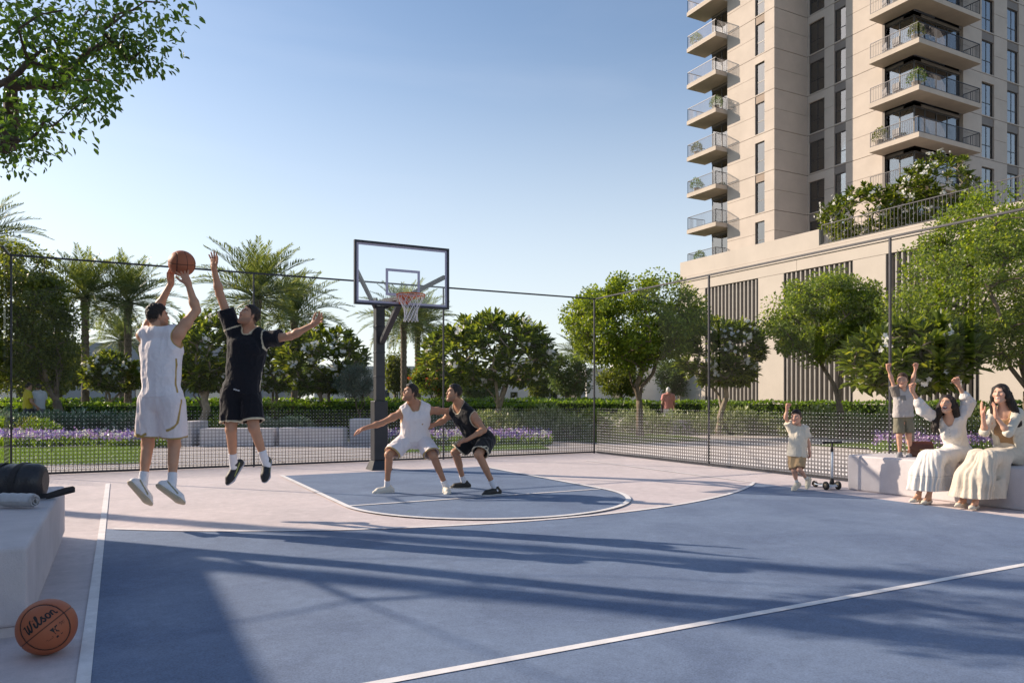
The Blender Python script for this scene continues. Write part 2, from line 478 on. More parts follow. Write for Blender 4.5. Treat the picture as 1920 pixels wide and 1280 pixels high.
# ------------------------------------------------------------------ glass fences with dotted lower screen
FH = 3.7
def fence(name, p0, p1, posts, label, dirn, skip=0):
    """p0,p1 ends in plan; posts: distances from p0"""
    p0 = Vector(p0); p1 = Vector(p1); Ln = (p1 - p0).length
    root = empty(name, (p0.x, p0.y, 0), math.atan2(p1.y - p0.y, p1.x - p0.x), label, 'fence')
    for d in posts[skip:]:
        MB().box(d - 0.014, d + 0.014, -0.018, 0.018, 0, FH).build('post', M['dark'], root)
    MB().box(0.0, Ln, -0.02, 0.02, FH + 0.001, FH + 0.03).build('top_rail', M['dark'], root)
    MB().box(0.0, Ln, -0.02, 0.02, 0.012, 0.05).build('bottom_rail', M['dark'], root)
    ps = list(posts)
    for a, b in zip(ps[:-1], ps[1:]):
        MB().add([(a + 0.02, 0, 0.052), (b - 0.02, 0, 0.052), (b - 0.02, 0, FH - 0.004), (a + 0.02, 0, FH - 0.004)], [(0, 1, 2, 3)]).build('glass_pane', M['fenceglass'], root)
    # wire screen: bars thin out towards the top
    pitch = 0.064; z1 = 1.08; w = MB(); nb = int(Ln / pitch)
    yb = -0.014 * dirn
    for k in range(nb):
        x = (k + 0.5) * pitch; a = 0.0058; b = 0.0007
        w.add([(x - a, yb, 0.05), (x + a, yb, 0.05), (x + b, yb, z1), (x - b, yb, z1),
               (x - a, yb + 0.003, 0.05), (x + a, yb + 0.003, 0.05), (x + b, yb + 0.003, z1), (x - b, yb + 0.003, z1)],
              [(0,1,2,3),(7,6,5,4),(1,5,6,2),(4,0,3,7)])
    nz_ = int(z1 / pitch)
    for k in range(1, nz_):
        z = 0.05 + (k - 0.5) * pitch; t = k / nz_; h = 0.0058 * (1 - t) + 0.0006 * t
        w.box(0.01, Ln - 0.01, yb + 0.0035, yb + 0.006, z - h, z + h)
    o = w.build('wire_screen', M['wire'], root); o['kind'] = 'stuff'
    # round white dots printed on the pane between the wires
    V = []; F = []
    for k in range(nb - 1):
        for j in range(1, nz_ + 1):
            t = j / nz_; r = 0.0150 * (1 - t) + 0.006 * t
            x = (k + 1) * pitch; z = 0.05 + j * pitch; o0 = len(V)
            for q in range(6):
                a = q * math.pi / 3; V.append((x + r * math.cos(a), yb - 0.001, z + r * math.sin(a)))
            F += [(o0, o0+1, o0+2, o0+3), (o0, o0+3, o0+4, o0+5)]
    me = mesh_np('dots', V, F, M['dot']); o = link_mesh('printed_dots', me, root); o['kind'] = 'stuff'
    return root
CU, CV = 10.18, 15.0
fence('glass_fence', (CU - 11.8, CV), (CU, CV), [0.03, 3.92, 7.85, 11.77], 'tall glass fence with dotted lower screen behind the basketball hoop', 1)
fence('glass_fence', (CU, CV - 0.06), (CU, -4.6), [0.05, 3.86, 7.72, 11.58, 15.44, 19.3], 'tall glass fence with dotted lower screen behind the seated women', 1, 1)
fence('glass_fence', (CU - 11.8, CV - 0.75), (CU - 11.8, CV - 0.06), [0.03, 0.66], 'short return of glass fence at the left edge, beside the big dark tree', 1, 2)

# ------------------------------------------------------------------ podium building
PU = 33.3
pod = empty('podium_building', (PU, 20, 0), 0, 'long beige podium block with dark vertical louvres and roof terrace', 'building')
def pchild(mb, name, material, parent=pod, bevel=0):
    o = mb.build(name, material, parent, bevel)
    o.matrix_parent_inverse = Matrix.Translation((-PU, -20, 0)) if parent is pod else Matrix.Identity(4)
    return o
bays = [(32.1, 36.6), (25.7, 30.2), (19.35, 23.85)]
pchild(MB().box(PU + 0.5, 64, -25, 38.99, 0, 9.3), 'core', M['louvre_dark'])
cuts = [(36.6, 39.0), (30.2, 32.1), (23.85, 25.7), (12.0, 19.35), (-25, 12.0)]
for a, b in cuts:
    for z0, z1 in ((0, 4.2), (4.225, 8.40)):
        pchild(MB().box(PU, PU + 0.5, a + 0.0, b - 0.0, z0, z1), 'wall_panel', M['podium'])
for a, b in [(29.3, 39.0), (19.35, 29.28), (-25, 19.33)]:
    pchild(MB().box(PU, PU + 0.5, a, b, 8.42, 9.02), 'lintel_panel', M['podium'])
pchild(MB().box(PU - 0.06, PU + 0.6, -25, 39.06, 9.05, 9.40), 'cornice', M['podium'])
pchild(MB().box(PU, PU + 0.35, 27.8, 39.0, 9.425, 10.42), 'parapet', M['podium'])
pchild(MB().box(PU, PU + 0.35, -25, 27.79, 9.425, 9.55), 'roof_kerb', M['podium'])
pchild(MB().box(PU + 0.36, 64, -25, 38.98, 9.31, 9.45), 'roof_deck', M['slab'])
pchild(MB().box(PU + 0.5, 64, 38.7, 39.0, 9.46, 10.42), 'parapet', M['podium'])
pchild(MB().box(PU + 0.52, 64, 38.7, 39.0, 0, 9.29), 'end_wall', M['podium'])
slat_me = MB().box(-0.13, 0.13, -0.045, 0.045, 0.1, 8.36).mesh('slat', M['slat'])
for a, b in bays:
    f = MB().box(PU + 0.02, PU + 0.3, a + 0.002, a + 0.06, 0.05, 8.39).box(PU + 0.02, PU + 0.3, b - 0.06, b - 0.002, 0.05, 8.39)
    f.box(PU + 0.3, PU + 0.36, a + 0.01, b - 0.01, 0.02, 8.38)
    fr = pchild(f, 'louvre_screen', M['louvre_dark'])
    nS = 14
    for k in range(nS):
        s = link_mesh('slat', slat_me, fr)
        s.location = (PU + 0.16, a + 0.06 + (b - a - 0.12) * (k + 0.5) / nS, 0)

def railing_mesh(pts, z, h, name, step=0.125, closed=False):
    """bar balustrade along a plan polyline; top at z+h"""
    m = MB()
    for p, q in zip(pts[:-1], pts[1:]):
        p = Vector((*p, 0)); q = Vector((*q, 0)); Ln = (q - p).length; n = max(2, int(Ln / step))
        m.bar(p + Vector((0, 0, z + h - 0.02)), q + Vector((0, 0, z + h - 0.02)), 0.05, 0.04)
        m.bar(p + Vector((0, 0, z + 0.07)), q + Vector((0, 0, z + 0.07)), 0.03, 0.03)
        for k in range(n + 1):
            c = p.lerp(q, k / n); w = 0.02 if k in (0, n) else 0.009
            m.box(c.x - w, c.x + w, c.y - w, c.y + w, z, z + h - 0.04)
    return m
pchild(railing_mesh([(PU + 0.12, 27.7), (PU + 0.12, 2)], 9.552, 1.1, 'terrace_railing', 0.2), 'terrace_railing', M['dark'])

# ------------------------------------------------------------------ residential tower
Z0, FLH, NF = 12.95, 3.18, 9
tw = empty('residential_tower', (50, 40, 9.45), 0, 'tall beige apartment tower with corner balconies rising behind the podium', 'building')
TI = Matrix.Translation((-50, -40, -9.45))
def tchild(o, parent=tw):
    if o.parent is None: o.parent = parent
    o.matrix_parent_inverse = TI if o.parent is tw else Matrix.Identity(4)
    return o
def tb(mb, name, material, parent=tw): return tchild(mb.build(name, material, parent))
AX = {'u': (0, 1), 'v': (1, 0)}
def fbox(m, axis, pos, d0, d1, a0, a1, z0, z1):
    """box on a facade: axis 'u' = plane u=pos facing -u (a runs along v); 'v' = plane v=pos facing -v (a runs along u)"""
    if axis == 'u': m.box(pos + d0, pos + d1, a0, a1, z0, z1)
    else: m.box(a0, a1, pos + d0, pos + d1, z0, z1)
    return m
def facade(axis, pos, a0, a1, cols, zlo, seed):
    """storey-high panels with real openings; cols: (a, b, brown) window columns"""
    rnd = random.Random(seed)
    for k in range(-2, NF):
        zb = Z0 + k * FLH; zt = zb + FLH
        if zt < zlo: continue
        z0 = max(zb + 0.02, zlo); z1 = zt - 0.02
        w0, w1 = zb + 0.10, zb + 2.58
        m = MB(); edges = [a0]
        for c in sorted(cols): edges += [c[0], c[1]]
        edges.append(a1)
        for i in range(0, len(edges), 2):
            if edges[i + 1] - edges[i] > 0.01:
                zm = zb + 1.62
                if z0 < zm - 0.1: fbox(m, axis, pos, 0, 0.3, edges[i], edges[i + 1], z0, zm - 0.012); fbox(m, axis, pos, 0, 0.3, edges[i], edges[i + 1], zm + 0.012, z1)
                else: fbox(m, axis, pos, 0, 0.3, edges[i], edges[i + 1], z0, z1)
        for c in cols:
            sp = c[2][k % 2]
            if w0 > z0: fbox(m, axis, pos, 0, 0.3, c[0], c[1], z0, w0)
            if sp is None:
                fbox(m, axis, pos, 0, 0.3, c[0], c[1], w1, z1)
            else:
                s = MB(); fbox(s, axis, pos, 0.05, 0.3, c[0] + 0.004, c[1] - 0.004, w1 + 0.004, z1 + 0.02)
                tb(s, 'spandrel_panel', M[sp])
            # window
            fr = MB(); a, b = c[0] + 0.004, c[1] - 0.004; fw = 0.06
            fbox(fr, axis, pos, 0.13, 0.2, a, a + fw, w0, w1); fbox(fr, axis, pos, 0.13, 0.2, b - fw, b, w0, w1)
            fbox(fr, axis, pos, 0.13, 0.2, a + fw, b - fw, w0, w0 + fw); fbox(fr, axis, pos, 0.13, 0.2, a + fw, b - fw, w1 - fw, w1)
            fbox(fr, axis, pos, 0.14, 0.19, a + fw, b - fw, w0 + 0.98, w0 + 1.03)
            if b - a > 1.3: fbox(fr, axis, pos, 0.14, 0.19, (a + b) / 2 - 0.03, (a + b) / 2 + 0.03, w0 + fw, w1 - fw)
            fo = tb(fr, 'window', M['frame'])
            g = MB(); fbox(g, axis, pos, 0.162, 0.166, a + fw, b - fw, w0 + fw, w1 - fw); tb(g, 'pane', M['winglass'], fo)
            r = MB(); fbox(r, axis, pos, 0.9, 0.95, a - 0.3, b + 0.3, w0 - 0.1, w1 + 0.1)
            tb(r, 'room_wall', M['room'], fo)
            if rnd.random() < 0.75:
                cm = MB(); wd = (b - a) * rnd.choice([0.35, 0.5, 0.6]); c0 = a if rnd.random() < 0.5 else b - wd; nn = 12
                vs = []; fs = []
                for i in range(nn * 2 + 1):
                    t = c0 + wd * i / (nn * 2); dd = 0.36 + 0.05 * (i % 2)
                    for z in (w0, w1):
                        vs.append((pos + dd, t, z) if axis == 'u' else (t, pos + dd, z))
                for i in range(nn * 2): fs.append((2*i, 2*i+2, 2*i+3, 2*i+1))
                cm.add(vs, fs, True); tb(cm, 'curtain', M['curtain'], fo)
        tb(m, 'wall_panel', M['wall'])
ZL = 9.46
facade('u', 45.5, 42.2, 47.3, [(43.2, 44.2, (None, 'brown'))], ZL, 1)
facade('v', 42.2, 45.805, 49.2, [], ZL, 2)
facade('u', 49.2, 35.5, 42.19, [(38.6, 39.65, ('grey', 'grey')), (40.55, 42.05, ('grey', None))], ZL, 3)
facade('v', 33.0, 54.8, 70.0, [(57.1, 58.7, ('grey', None)), (60.4, 62.0, ('grey', 'grey')), (63.7, 65.3, ('grey', None))], ZL, 4)
# dark building core behind the joints, and the unseen far sides
ZT = Z0 + NF * FLH
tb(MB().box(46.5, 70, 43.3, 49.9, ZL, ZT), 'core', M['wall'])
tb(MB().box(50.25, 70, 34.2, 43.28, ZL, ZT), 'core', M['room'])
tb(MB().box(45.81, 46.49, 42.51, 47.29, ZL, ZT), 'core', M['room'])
# balconies: slab > railing, glass wall behind
def rail_slab(parent_name, u0, u1, v0, v1, k, path, label=None):
    z = Z0 + k * FLH
    s = tb(MB().box(u0, u1, v0, v1, z - 0.34, z), 'balcony', M['slab'])
    r = tchild(railing_mesh(path, z, 1.1, 'railing', 0.13).build('railing', M['dark'], s))
    return s
for k in range(0, NF):
    z = Z0 + k * FLH
    # far corner balcony
    s = rail_slab('balcony', 44.2, 46.3, 47.31, 50.9, k, [(45.45, 47.38), (44.27, 47.38), (44.27, 50.83), (46.2, 50.83)])
    # near corner balcony wraps the corner
    m = MB().prism([(47.7, 31.7), (54.8, 31.7), (54.8, 32.98), (49.15, 32.98), (49.15, 35.5), (47.7, 35.5)], z - 0.34, z)
    s2 = tb(m, 'balcony', M['slab'])
    tchild(railing_mesh([(47.77, 35.43), (47.77, 31.77), (54.73, 31.77), (54.73, 32.95)], z, 1.1, 'railing', 0.13).build('railing', M['dark'], s2))
    # soffit panel of the recess and glazing of both corners
    gz = MB()
    gz.box(49.4, 50.2, 33.2, 35.5, z + 2.62, z + FLH - 0.35); gz.box(49.4, 54.79, 33.2, 34.0, z + 2.621, z + FLH - 0.351)
    tb(gz, 'header', M['grey'])
    fr = MB()
    for v in (33.22, 34.3, 35.42): fr.box(49.42, 49.50, v - 0.03, v + 0.05, z + 0.01, z + 2.6)
    for u in (50.7, 52.0, 53.3, 54.7): fr.box(u - 0.04, u + 0.04, 33.24, 33.32, z + 0.012, z + 2.598)
    fr.box(49.43, 49.49, 33.3, 35.4, z + 2.5, z + 2.59); fr.box(49.5, 54.7, 33.25, 33.31, z + 2.505, z + 2.588)
    fo = tb(fr, 'window', M['frame'])
    tb(MB().box(49.45, 49.46, 33.28, 35.42, z + 0.02, z + 2.5), 'pane', M['winglass'], fo)
    tb(MB().box(49.5, 54.72, 33.27, 33.28, z + 0.02, z + 2.5), 'pane', M['winglass'], fo)
    cm = MB(); vs = []; fs = []
    for i in range(41):
        u = 50.0 + (2.4 if k % 2 else 3.6) * i / 40
        for zz in (z + 0.05, z + 2.5): vs.append((u, 33.62 + 0.05 * (i % 2), zz))
    for i in range(40): fs.append((2*i, 2*i+2, 2*i+3, 2*i+1))
    cm.add(vs, fs, True); tb(cm, 'curtain', M['curtain'], fo)
    # glazing by the far balcony
    fr = MB()
    for v in (47.36, 48.7, 49.86): fr.box(46.2, 46.28, v - 0.03, v + 0.04, z + 0.01, z + 2.6)
    fr.box(46.21, 46.27, 47.4, 49.83, z + 2.5, z + 2.58)
    fo = tb(fr, 'window', M['frame'])
    tb(MB().box(46.23, 46.24, 47.4, 49.83, z + 0.02, z + 2.5), 'pane', M['winglass'], fo)
    tb(MB().box(46.15, 46.45, 47.31, 49.9, z + 2.61, z + FLH - 0.35), 'header', M['grey'])
tb(MB().box(49.16, 49.21, 35.3, 35.49, ZL, ZT), 'corner_trim', M['grey'])

# ------------------------------------------------------------------ low houses beyond the garden
def villa(cx, cy, w, dpt, h, material, label, seed):
    rnd = random.Random(seed)
    r = empty('house', cw(cx, cy), -YAW, label, 'house', 'low houses beyond the garden')
    MB().box(-w/2, w/2, 0, dpt, 0, h).build('wall', material, r)
    MB().box(-w/2 - 0.3, w/2 + 0.3, -0.3, dpt, h + 0.002, h + 0.5).build('roof', material, r)
    if rnd.random() < 0.8: MB().box(-w*0.2, w*0.3, 1.5, dpt, h + 0.502, h + 2.8).build('roof_room', material, r)
    nx = int(w / 3)
    for fl in range(max(1, int(h / 3.2))):
        for i in range(nx):
            if rnd.random() < 0.15: continue
            x = -w/2 + (i + 0.5) * w / nx; ww = rnd.choice([0.6, 0.8, 1.0])
            f = MB().box(x - ww, x + ww, -0.06, 0.02, fl * 3.2 + 0.9, fl * 3.2 + 2.5).build('window', M['frame'], r)
            MB().box(x - ww + 0.08, x + ww - 0.08, -0.075, -0.062, fl * 3.2 + 0.98, fl * 3.2 + 2.42).build('pane', M['winglass'], f)
villa(-37, 66, 30, 9, 3.6, M['villa_grey'], 'long low grey house seen below the trees at far left', 1)
villa(-19, 100, 15, 8, 5.2, M['villa'], 'white house glimpsed beside the hoop post', 2)
villa(2, 125, 20, 8, 5.6, M['villa'], 'white house glimpsed above the hedge right of the stooping players', 3)
villa(20, 120, 16, 8, 5.8, M['villa'], 'white house glimpsed left of the podium behind the forked tree', 4)
villa(-8, 112, 9, 8, 4.6, M['villa_grey'], 'small grey house seen behind the two stooping players', 5)
villa(30, 112, 12, 8, 6.2, M['villa'], 'white house just left of the podium corner', 6)

pv = empty('pavilion', (-6.4, 5.5, 0), 0, 'plain low pavilion out of frame left whose shadow falls on the near court', 'building')
MB().box(-1.6, 1.56, -9, 7.56, 0, 4.0).build('wall', M['podium'], pv)
MB().box(-1.62, 1.58, -9.02, 7.58, 4.002, 4.2).build('roof', M['podium'], pv)

# ------------------------------------------------------------------ benches
def bench(name, u0, u1, v0, v1, h, label, rz=0, at=None, group=None, pl=0.055):
    cx, cy = (u0 + u1) / 2, (v0 + v1) / 2
    r = empty(name, (cx, cy, 0) if at is None else at, rz, label, 'bench', group)
    a, b = (u1 - u0) / 2, (v1 - v0) / 2
    MB().box(-a, a, -b, b, pl, h).build('block', M['bench'], r, 0.025, 3)
    if pl: MB().box(-a + 0.02, a - 0.02, -b + 0.02, b - 0.02, 0.0, 0.054).build('plinth', M['bench'], r)
    return r
bench('concrete_bench', -1.5, -0.44, 4.87, 8.1, 0.494, 'pale concrete bench carrying the black duffel bag')
bench('concrete_bench', 9.3, 10.05, 2.2, 7.27, 0.50, 'pale concrete bench with two women seated on it', pl=0)
def pbench(x0, x1, ytop, ybase, label, deep=0.6):
    """bench beyond the fence, its long side square to the view"""
    d = CAM_H * FPX / (ybase - HORIZ); h = (ybase - ytop) * d / FPX
    w = (x1 - x0) / FPX * d; c = cw(((x0 + x1) / 2 - 960) / FPX * d, d + deep / 2)
    r = empty('concrete_bench', c, -YAW, label, 'bench')
    MB().box(-w/2, w/2, -deep/2, deep/2, 0.0, h).build('block', M['bench'], r, 0.02, 2)
pbench(374, 512, 803, 836, 'pale block bench beyond the fence below the leaping black-shirted player')
pbench(523, 643, 802, 836, 'pale block bench beyond the fence just left of the hoop post')
pbench(655, 700, 785, 832, 'pale block bench half hidden by the hoop post', 0.7)
pbench(334, 358, 790, 836, 'tall pale block beyond the fence right of the white-shirted shooter', 1.2)
b5 = gp(1262, 814); bl = gp(1150, 808)
r = empty('concrete_bench', b5, 0, 'long sunlit block bench beyond the fence in front of the walking person', 'bench')
MB().box(0, 1.0, 0, 5.2, 0, 0.52).build('block', M['bench'], r, 0.02, 2)

# ------------------------------------------------------------------ basketball hoop
HU, HV = 4.34, 12.27
hp = empty('basketball_hoop', (4.28, 13.4, 0), 0, 'basketball hoop with glass backboard on a black post', 'hoop')
HI = Matrix.Translation((-4.28, -13.4, 0))
def hb(mb, name, material, parent=hp, bevel=0):
    o = mb.build(name, material, parent, bevel); o.matrix_parent_inverse = HI if parent is hp else Matrix.Identity(4); return o
PX_, PY_ = 4.28, 13.4
def sq(m, cx, cy, w, z): return [(cx - w, cy - w, z), (cx + w, cy - w, z), (cx + w, cy + w, z), (cx - w, cy + w, z)]
def frustum(m, cx, cy, w0, w1, z0, z1):
    return m.add(sq(m, cx, cy, w0, z0) + sq(m, cx, cy, w1, z1), [(3,2,1,0),(4,5,6,7),(0,1,5,4),(1,2,6,5),(2,3,7,6),(3,0,4,7)])
m = MB(); frustum(m, PX_, PY_, 0.20, 0.135, 0.0, 0.17)
hb(m, 'base', M['post'])
hb(MB().box(PX_ - 0.13, PX_ + 0.13, PY_ - 0.13, PY_ + 0.13, 0.172, 1.27), 'post_pad', M['post'], bevel=0.015)
m = MB().box(PX_ - 0.085, PX_ + 0.085, PY_ - 0.085, PY_ + 0.085, 1.272, 3.02)
for z in (1.7, 2.15, 2.62): m.box(PX_ - 0.092, PX_ + 0.092, PY_ - 0.092, PY_ + 0.092, z, z + 0.03)
hb(m, 'post', M['post'], bevel=0.006)
m = MB(); 
for dx in (-0.085, 0.085): m.box(PX_ + dx - 0.012, PX_ + dx + 0.012, PY_ - 0.12, PY_ + 0.06, 2.98, 3.16)
m.tube([(PX_ - 0.11, PY_ - 0.03, 3.09), (PX_ + 0.11, PY_ - 0.03, 3.09)], 0.02, 8)
hb(m, 'hinge_bracket', M['post'])
hb(MB().bar((PX_ + 0.02, PY_ - 0.11, 2.35), (HU, HV + 0.09, 3.02), 0.10, 0.07), 'arm', M['post'])
hb(MB().bar((PX_, PY_ - 0.03, 3.08), (HU, HV + 0.06, 3.06), 0.09, 0.07), 'arm', M['post'])
hb(MB().bar((PX_ - 0.10, PY_ - 0.05, 3.0), (HU - 0.80, HV + 0.05, 3.47), 0.05, 0.07), 'brace', M['post'])
hb(MB().bar((PX_ + 0.10, PY_ - 0.05, 3.0), (HU + 0.80, HV + 0.05, 3.47), 0.05, 0.07), 'brace', M['post'])
bw, bz0, bz1 = 0.855, 2.89, 3.965
m = MB(); t = 0.035
m.box(HU - bw, HU - bw + t, HV - 0.03, HV + 0.03, bz0, bz1).box(HU + bw - t, HU + bw, HV - 0.03, HV + 0.03, bz0, bz1)
m.box(HU - bw + t, HU + bw - t, HV - 0.03, HV + 0.03, bz0, bz0 + t).box(HU - bw + t, HU + bw - t, HV - 0.03, HV + 0.03, bz1 - t, bz1)
bd = hb(m, 'backboard_frame', M['dark'])
hb(MB().box(HU - bw + t, HU + bw - t, HV - 0.006, HV + 0.006, bz0 + t, bz1 - t), 'backboard_glass', M['boardglass'])
m = MB(); a = 0.04
x0, x1, z0, z1 = HU - bw + t, HU + bw - t, bz0 + t, bz1 - t
def rframe(m, x0, x1, z0, z1, a, y):
    m.box(x0, x0 + a, y - 0.003, y, z0, z1).box(x1 - a, x1, y - 0.003, y, z0, z1)
    m.box(x0 + a, x1 - a, y - 0.003, y, z0, z0 + a).box(x0 + a, x1 - a, y - 0.003, y, z1 - a, z1)
rframe(m, x0, x1, z0, z1, a, HV - 0.008)
rframe(m, HU - 0.31, HU + 0.31, 3.07, 3.53, 0.045, HV - 0.008)
hb(m, 'board_marking', M['boardpaint'])
RC = Vector((HU, HV - 0.40, 3.05)); RR = 0.235
ring = MB().tube([RC + Vector((RR * math.cos(2*math.pi*k/36), RR * math.sin(2*math.pi*k/36), 0)) for k in range(37)], 0.011, 8, False)
ring.tube([RC + Vector((RR * math.cos(2*math.pi*k/36), RR * math.sin(2*math.pi*k/36), -0.035)) for k in range(37)], 0.006, 6, False)
rim = hb(ring, 'rim', M['orange'])
m = MB().box(HU - 0.075, HU + 0.075, HV - 0.05, HV - 0.012, 2.93, 3.07).box(HU - 0.075, HU + 0.075, HV - 0.19, HV - 0.051, 3.035, 3.06)
m.bar((HU - 0.07, HV - 0.05, 2.96), (HU - 0.12, HV - 0.26, 3.035), 0.02).bar((HU + 0.07, HV - 0.05, 2.96), (HU + 0.12, HV - 0.26, 3.035), 0.02)
o = m.build('rim_bracket', M['orange'], rim)
net = MB(); NN = 12
def netp(k, j):   # j level 0..6
    prof = [(0.225, 0), (0.195, -0.09), (0.150, -0.17), (0.118, -0.24), (0.108, -0.31), (0.112, -0.38), (0.125, -0.44)]
    r, z = prof[j]; a = 2 * math.pi * (k + 0.5 * (j % 2)) / NN
    return RC + Vector((r * math.cos(a), r * math.sin(a), z - 0.01))
for j in range(6):
    for k in range(NN):
        if j % 2 == 0:
            net.tube([netp(k, j), netp(k, j + 1)], 0.0042, 4, False); net.tube([netp(k, j), netp(k - 1, j + 1)], 0.0042, 4, False)
        else:
            net.tube([netp(k, j), netp(k, j + 1)], 0.0042, 4, False); net.tube([netp(k, j), netp(k + 1, j + 1)], 0.0042, 4, False)
o = net.build('net', M['net'], rim); o['kind'] = 'stuff'
# ------------------------------------------------------------------ vegetation
RNG = np.random.default_rng(11)
M['bark'] = mat('bark_grey', (0.20, 0.155, 0.11), 0.9, 0.25, 5, 0.7, 40)
M['bark_pale'] = mat('bark_pale', (0.30, 0.25, 0.19), 0.9, 0.2, 5, 0.5, 40)
M['bark_dark'] = mat('bark_dark', (0.10, 0.07, 0.05), 0.9, 0.25, 5, 0.7, 40)
M['leaf'] = leafmat('leaf_green', (0.080, 0.124, 0.018), (0.185, 0.26, 0.034), (0.30, 0.34, 0.05), trans=0.46)
M['leaf_dark'] = leafmat('leaf_dark', (0.055, 0.080, 0.018), (0.13, 0.165, 0.030), (0.20, 0.225, 0.045), trans=0.44)
M['leaf_over'] = leafmat('leaf_overhead', (0.037, 0.081, 0.013), (0.081, 0.156, 0.020), (0.112, 0.200, 0.025), trans=0.38)
M['leaf_far'] = leafmat('leaf_far', (0.058, 0.098, 0.039), (0.104, 0.156, 0.058), None, trans=0.40)
M['frangi'] = leafmat('frangipani_leaf', (0.058, 0.092, 0.018), (0.135, 0.185, 0.030), (0.27, 0.30, 0.05), rough=0.32, trans=0.44)
M['olive'] = leafmat('olive_leaf', (0.085, 0.115, 0.085), (0.14, 0.18, 0.14), None, trans=0.2, tcol=(1.4, 1.4, 1.0))
M['hedge'] = leafmat('hedge_leaf', (0.068, 0.135, 0.014), (0.142, 0.236, 0.022), (0.216, 0.317, 0.041), trans=0.42)
M['varieg'] = leafmat('variegated_leaf', (0.09, 0.14, 0.035), (0.34, 0.40, 0.18), (0.66, 0.66, 0.50), trans=0.3, tcol=(1.3, 1.3, 0.8))
M['silver'] = leafmat('silver_leaf', (0.075, 0.13, 0.07), (0.22, 0.30, 0.20), (0.50, 0.56, 0.46), trans=0.28, tcol=(1.2, 1.3, 1.0))
M['petal'] = leafmat('white_petal', (0.75, 0.74, 0.72), (0.85, 0.84, 0.80), None, trans=0.3, tcol=(1, 1, 0.9))
M['purple'] = leafmat('purple_petal', (0.30, 0.20, 0.52), (0.52, 0.34, 0.64), (0.68, 0.46, 0.66), trans=0.3, tcol=(1.1, 1, 1.1))
M['violet'] = leafmat('violet_petal', (0.17, 0.15, 0.46), (0.32, 0.26, 0.60), None, trans=0.3, tcol=(1.1, 1, 1.1))
M['flame'] = leafmat('flame_petal', (0.60, 0.14, 0.03), (0.75, 0.28, 0.05), None, trans=0.3, tcol=(1.1, 1, 1))
M['frond'] = leafmat('palm_leaflet', (0.101, 0.142, 0.047), (0.182, 0.230, 0.081), (0.297, 0.311, 0.121), rough=0.4, trans=0.40, tcol=(1.7, 1.6, 0.8))
M['palm_trunk'] = mat('palm_trunk', (0.19, 0.145, 0.105), 0.9, 0.3, 9, 0.9, 25)
M['grass'] = leafmat('grass_blade', (0.084, 0.156, 0.018), (0.144, 0.240, 0.036), None, trans=0.40)
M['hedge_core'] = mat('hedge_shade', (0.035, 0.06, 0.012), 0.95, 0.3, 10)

def unit(a):
    return a / np.maximum(np.linalg.norm(a, axis=1, keepdims=True), 1e-9)

def leaves_np(P, D, Nn, Ln, Wd, fold=0.25):
    """folded leaf: six points, two quads. P base, D direction, Nn face normal"""
    D = unit(D); S = unit(np.cross(D, Nn)); Nn = np.cross(S, D)
    Ln = np.asarray(Ln).reshape(-1, 1) * np.ones((len(P), 1)); Wd = np.asarray(Wd).reshape(-1, 1) * np.ones((len(P), 1))
    up = Nn * Wd * fold
    b = P; t = P + D * Ln - Nn * Ln * 0.10
    L1 = P + D * Ln * 0.35 + S * Wd * 0.5 + up; L2 = P + D * Ln * 0.72 + S * Wd * 0.42 + up * 0.6
    R1 = P + D * Ln * 0.35 - S * Wd * 0.5 + up; R2 = P + D * Ln * 0.72 - S * Wd * 0.42 + up * 0.6
    V = np.stack([b, L1, L2, t, R2, R1], 1).reshape(-1, 3)
    k = np.arange(len(P)).reshape(-1, 1) * 6
    F = np.concatenate([k + np.array([0, 3, 2, 1]), k + np.array([0, 5, 4, 3])], 0)
    return V, F

def quads_np(P, D, Nn, Ln, Wd):
    """simple diamond leaf: four points, one quad"""
    D = unit(D); S = unit(np.cross(D, Nn))
    Ln = np.asarray(Ln).reshape(-1, 1) * np.ones((len(P), 1)); Wd = np.asarray(Wd).reshape(-1, 1) * np.ones((len(P), 1))
    V = np.stack([P, P + D * Ln * 0.45 + S * Wd * 0.5, P + D * Ln, P + D * Ln * 0.45 - S * Wd * 0.5], 1).reshape(-1, 3)
    k = np.arange(len(P)).reshape(-1, 1) * 4
    return V, k + np.array([0, 1, 2, 3])

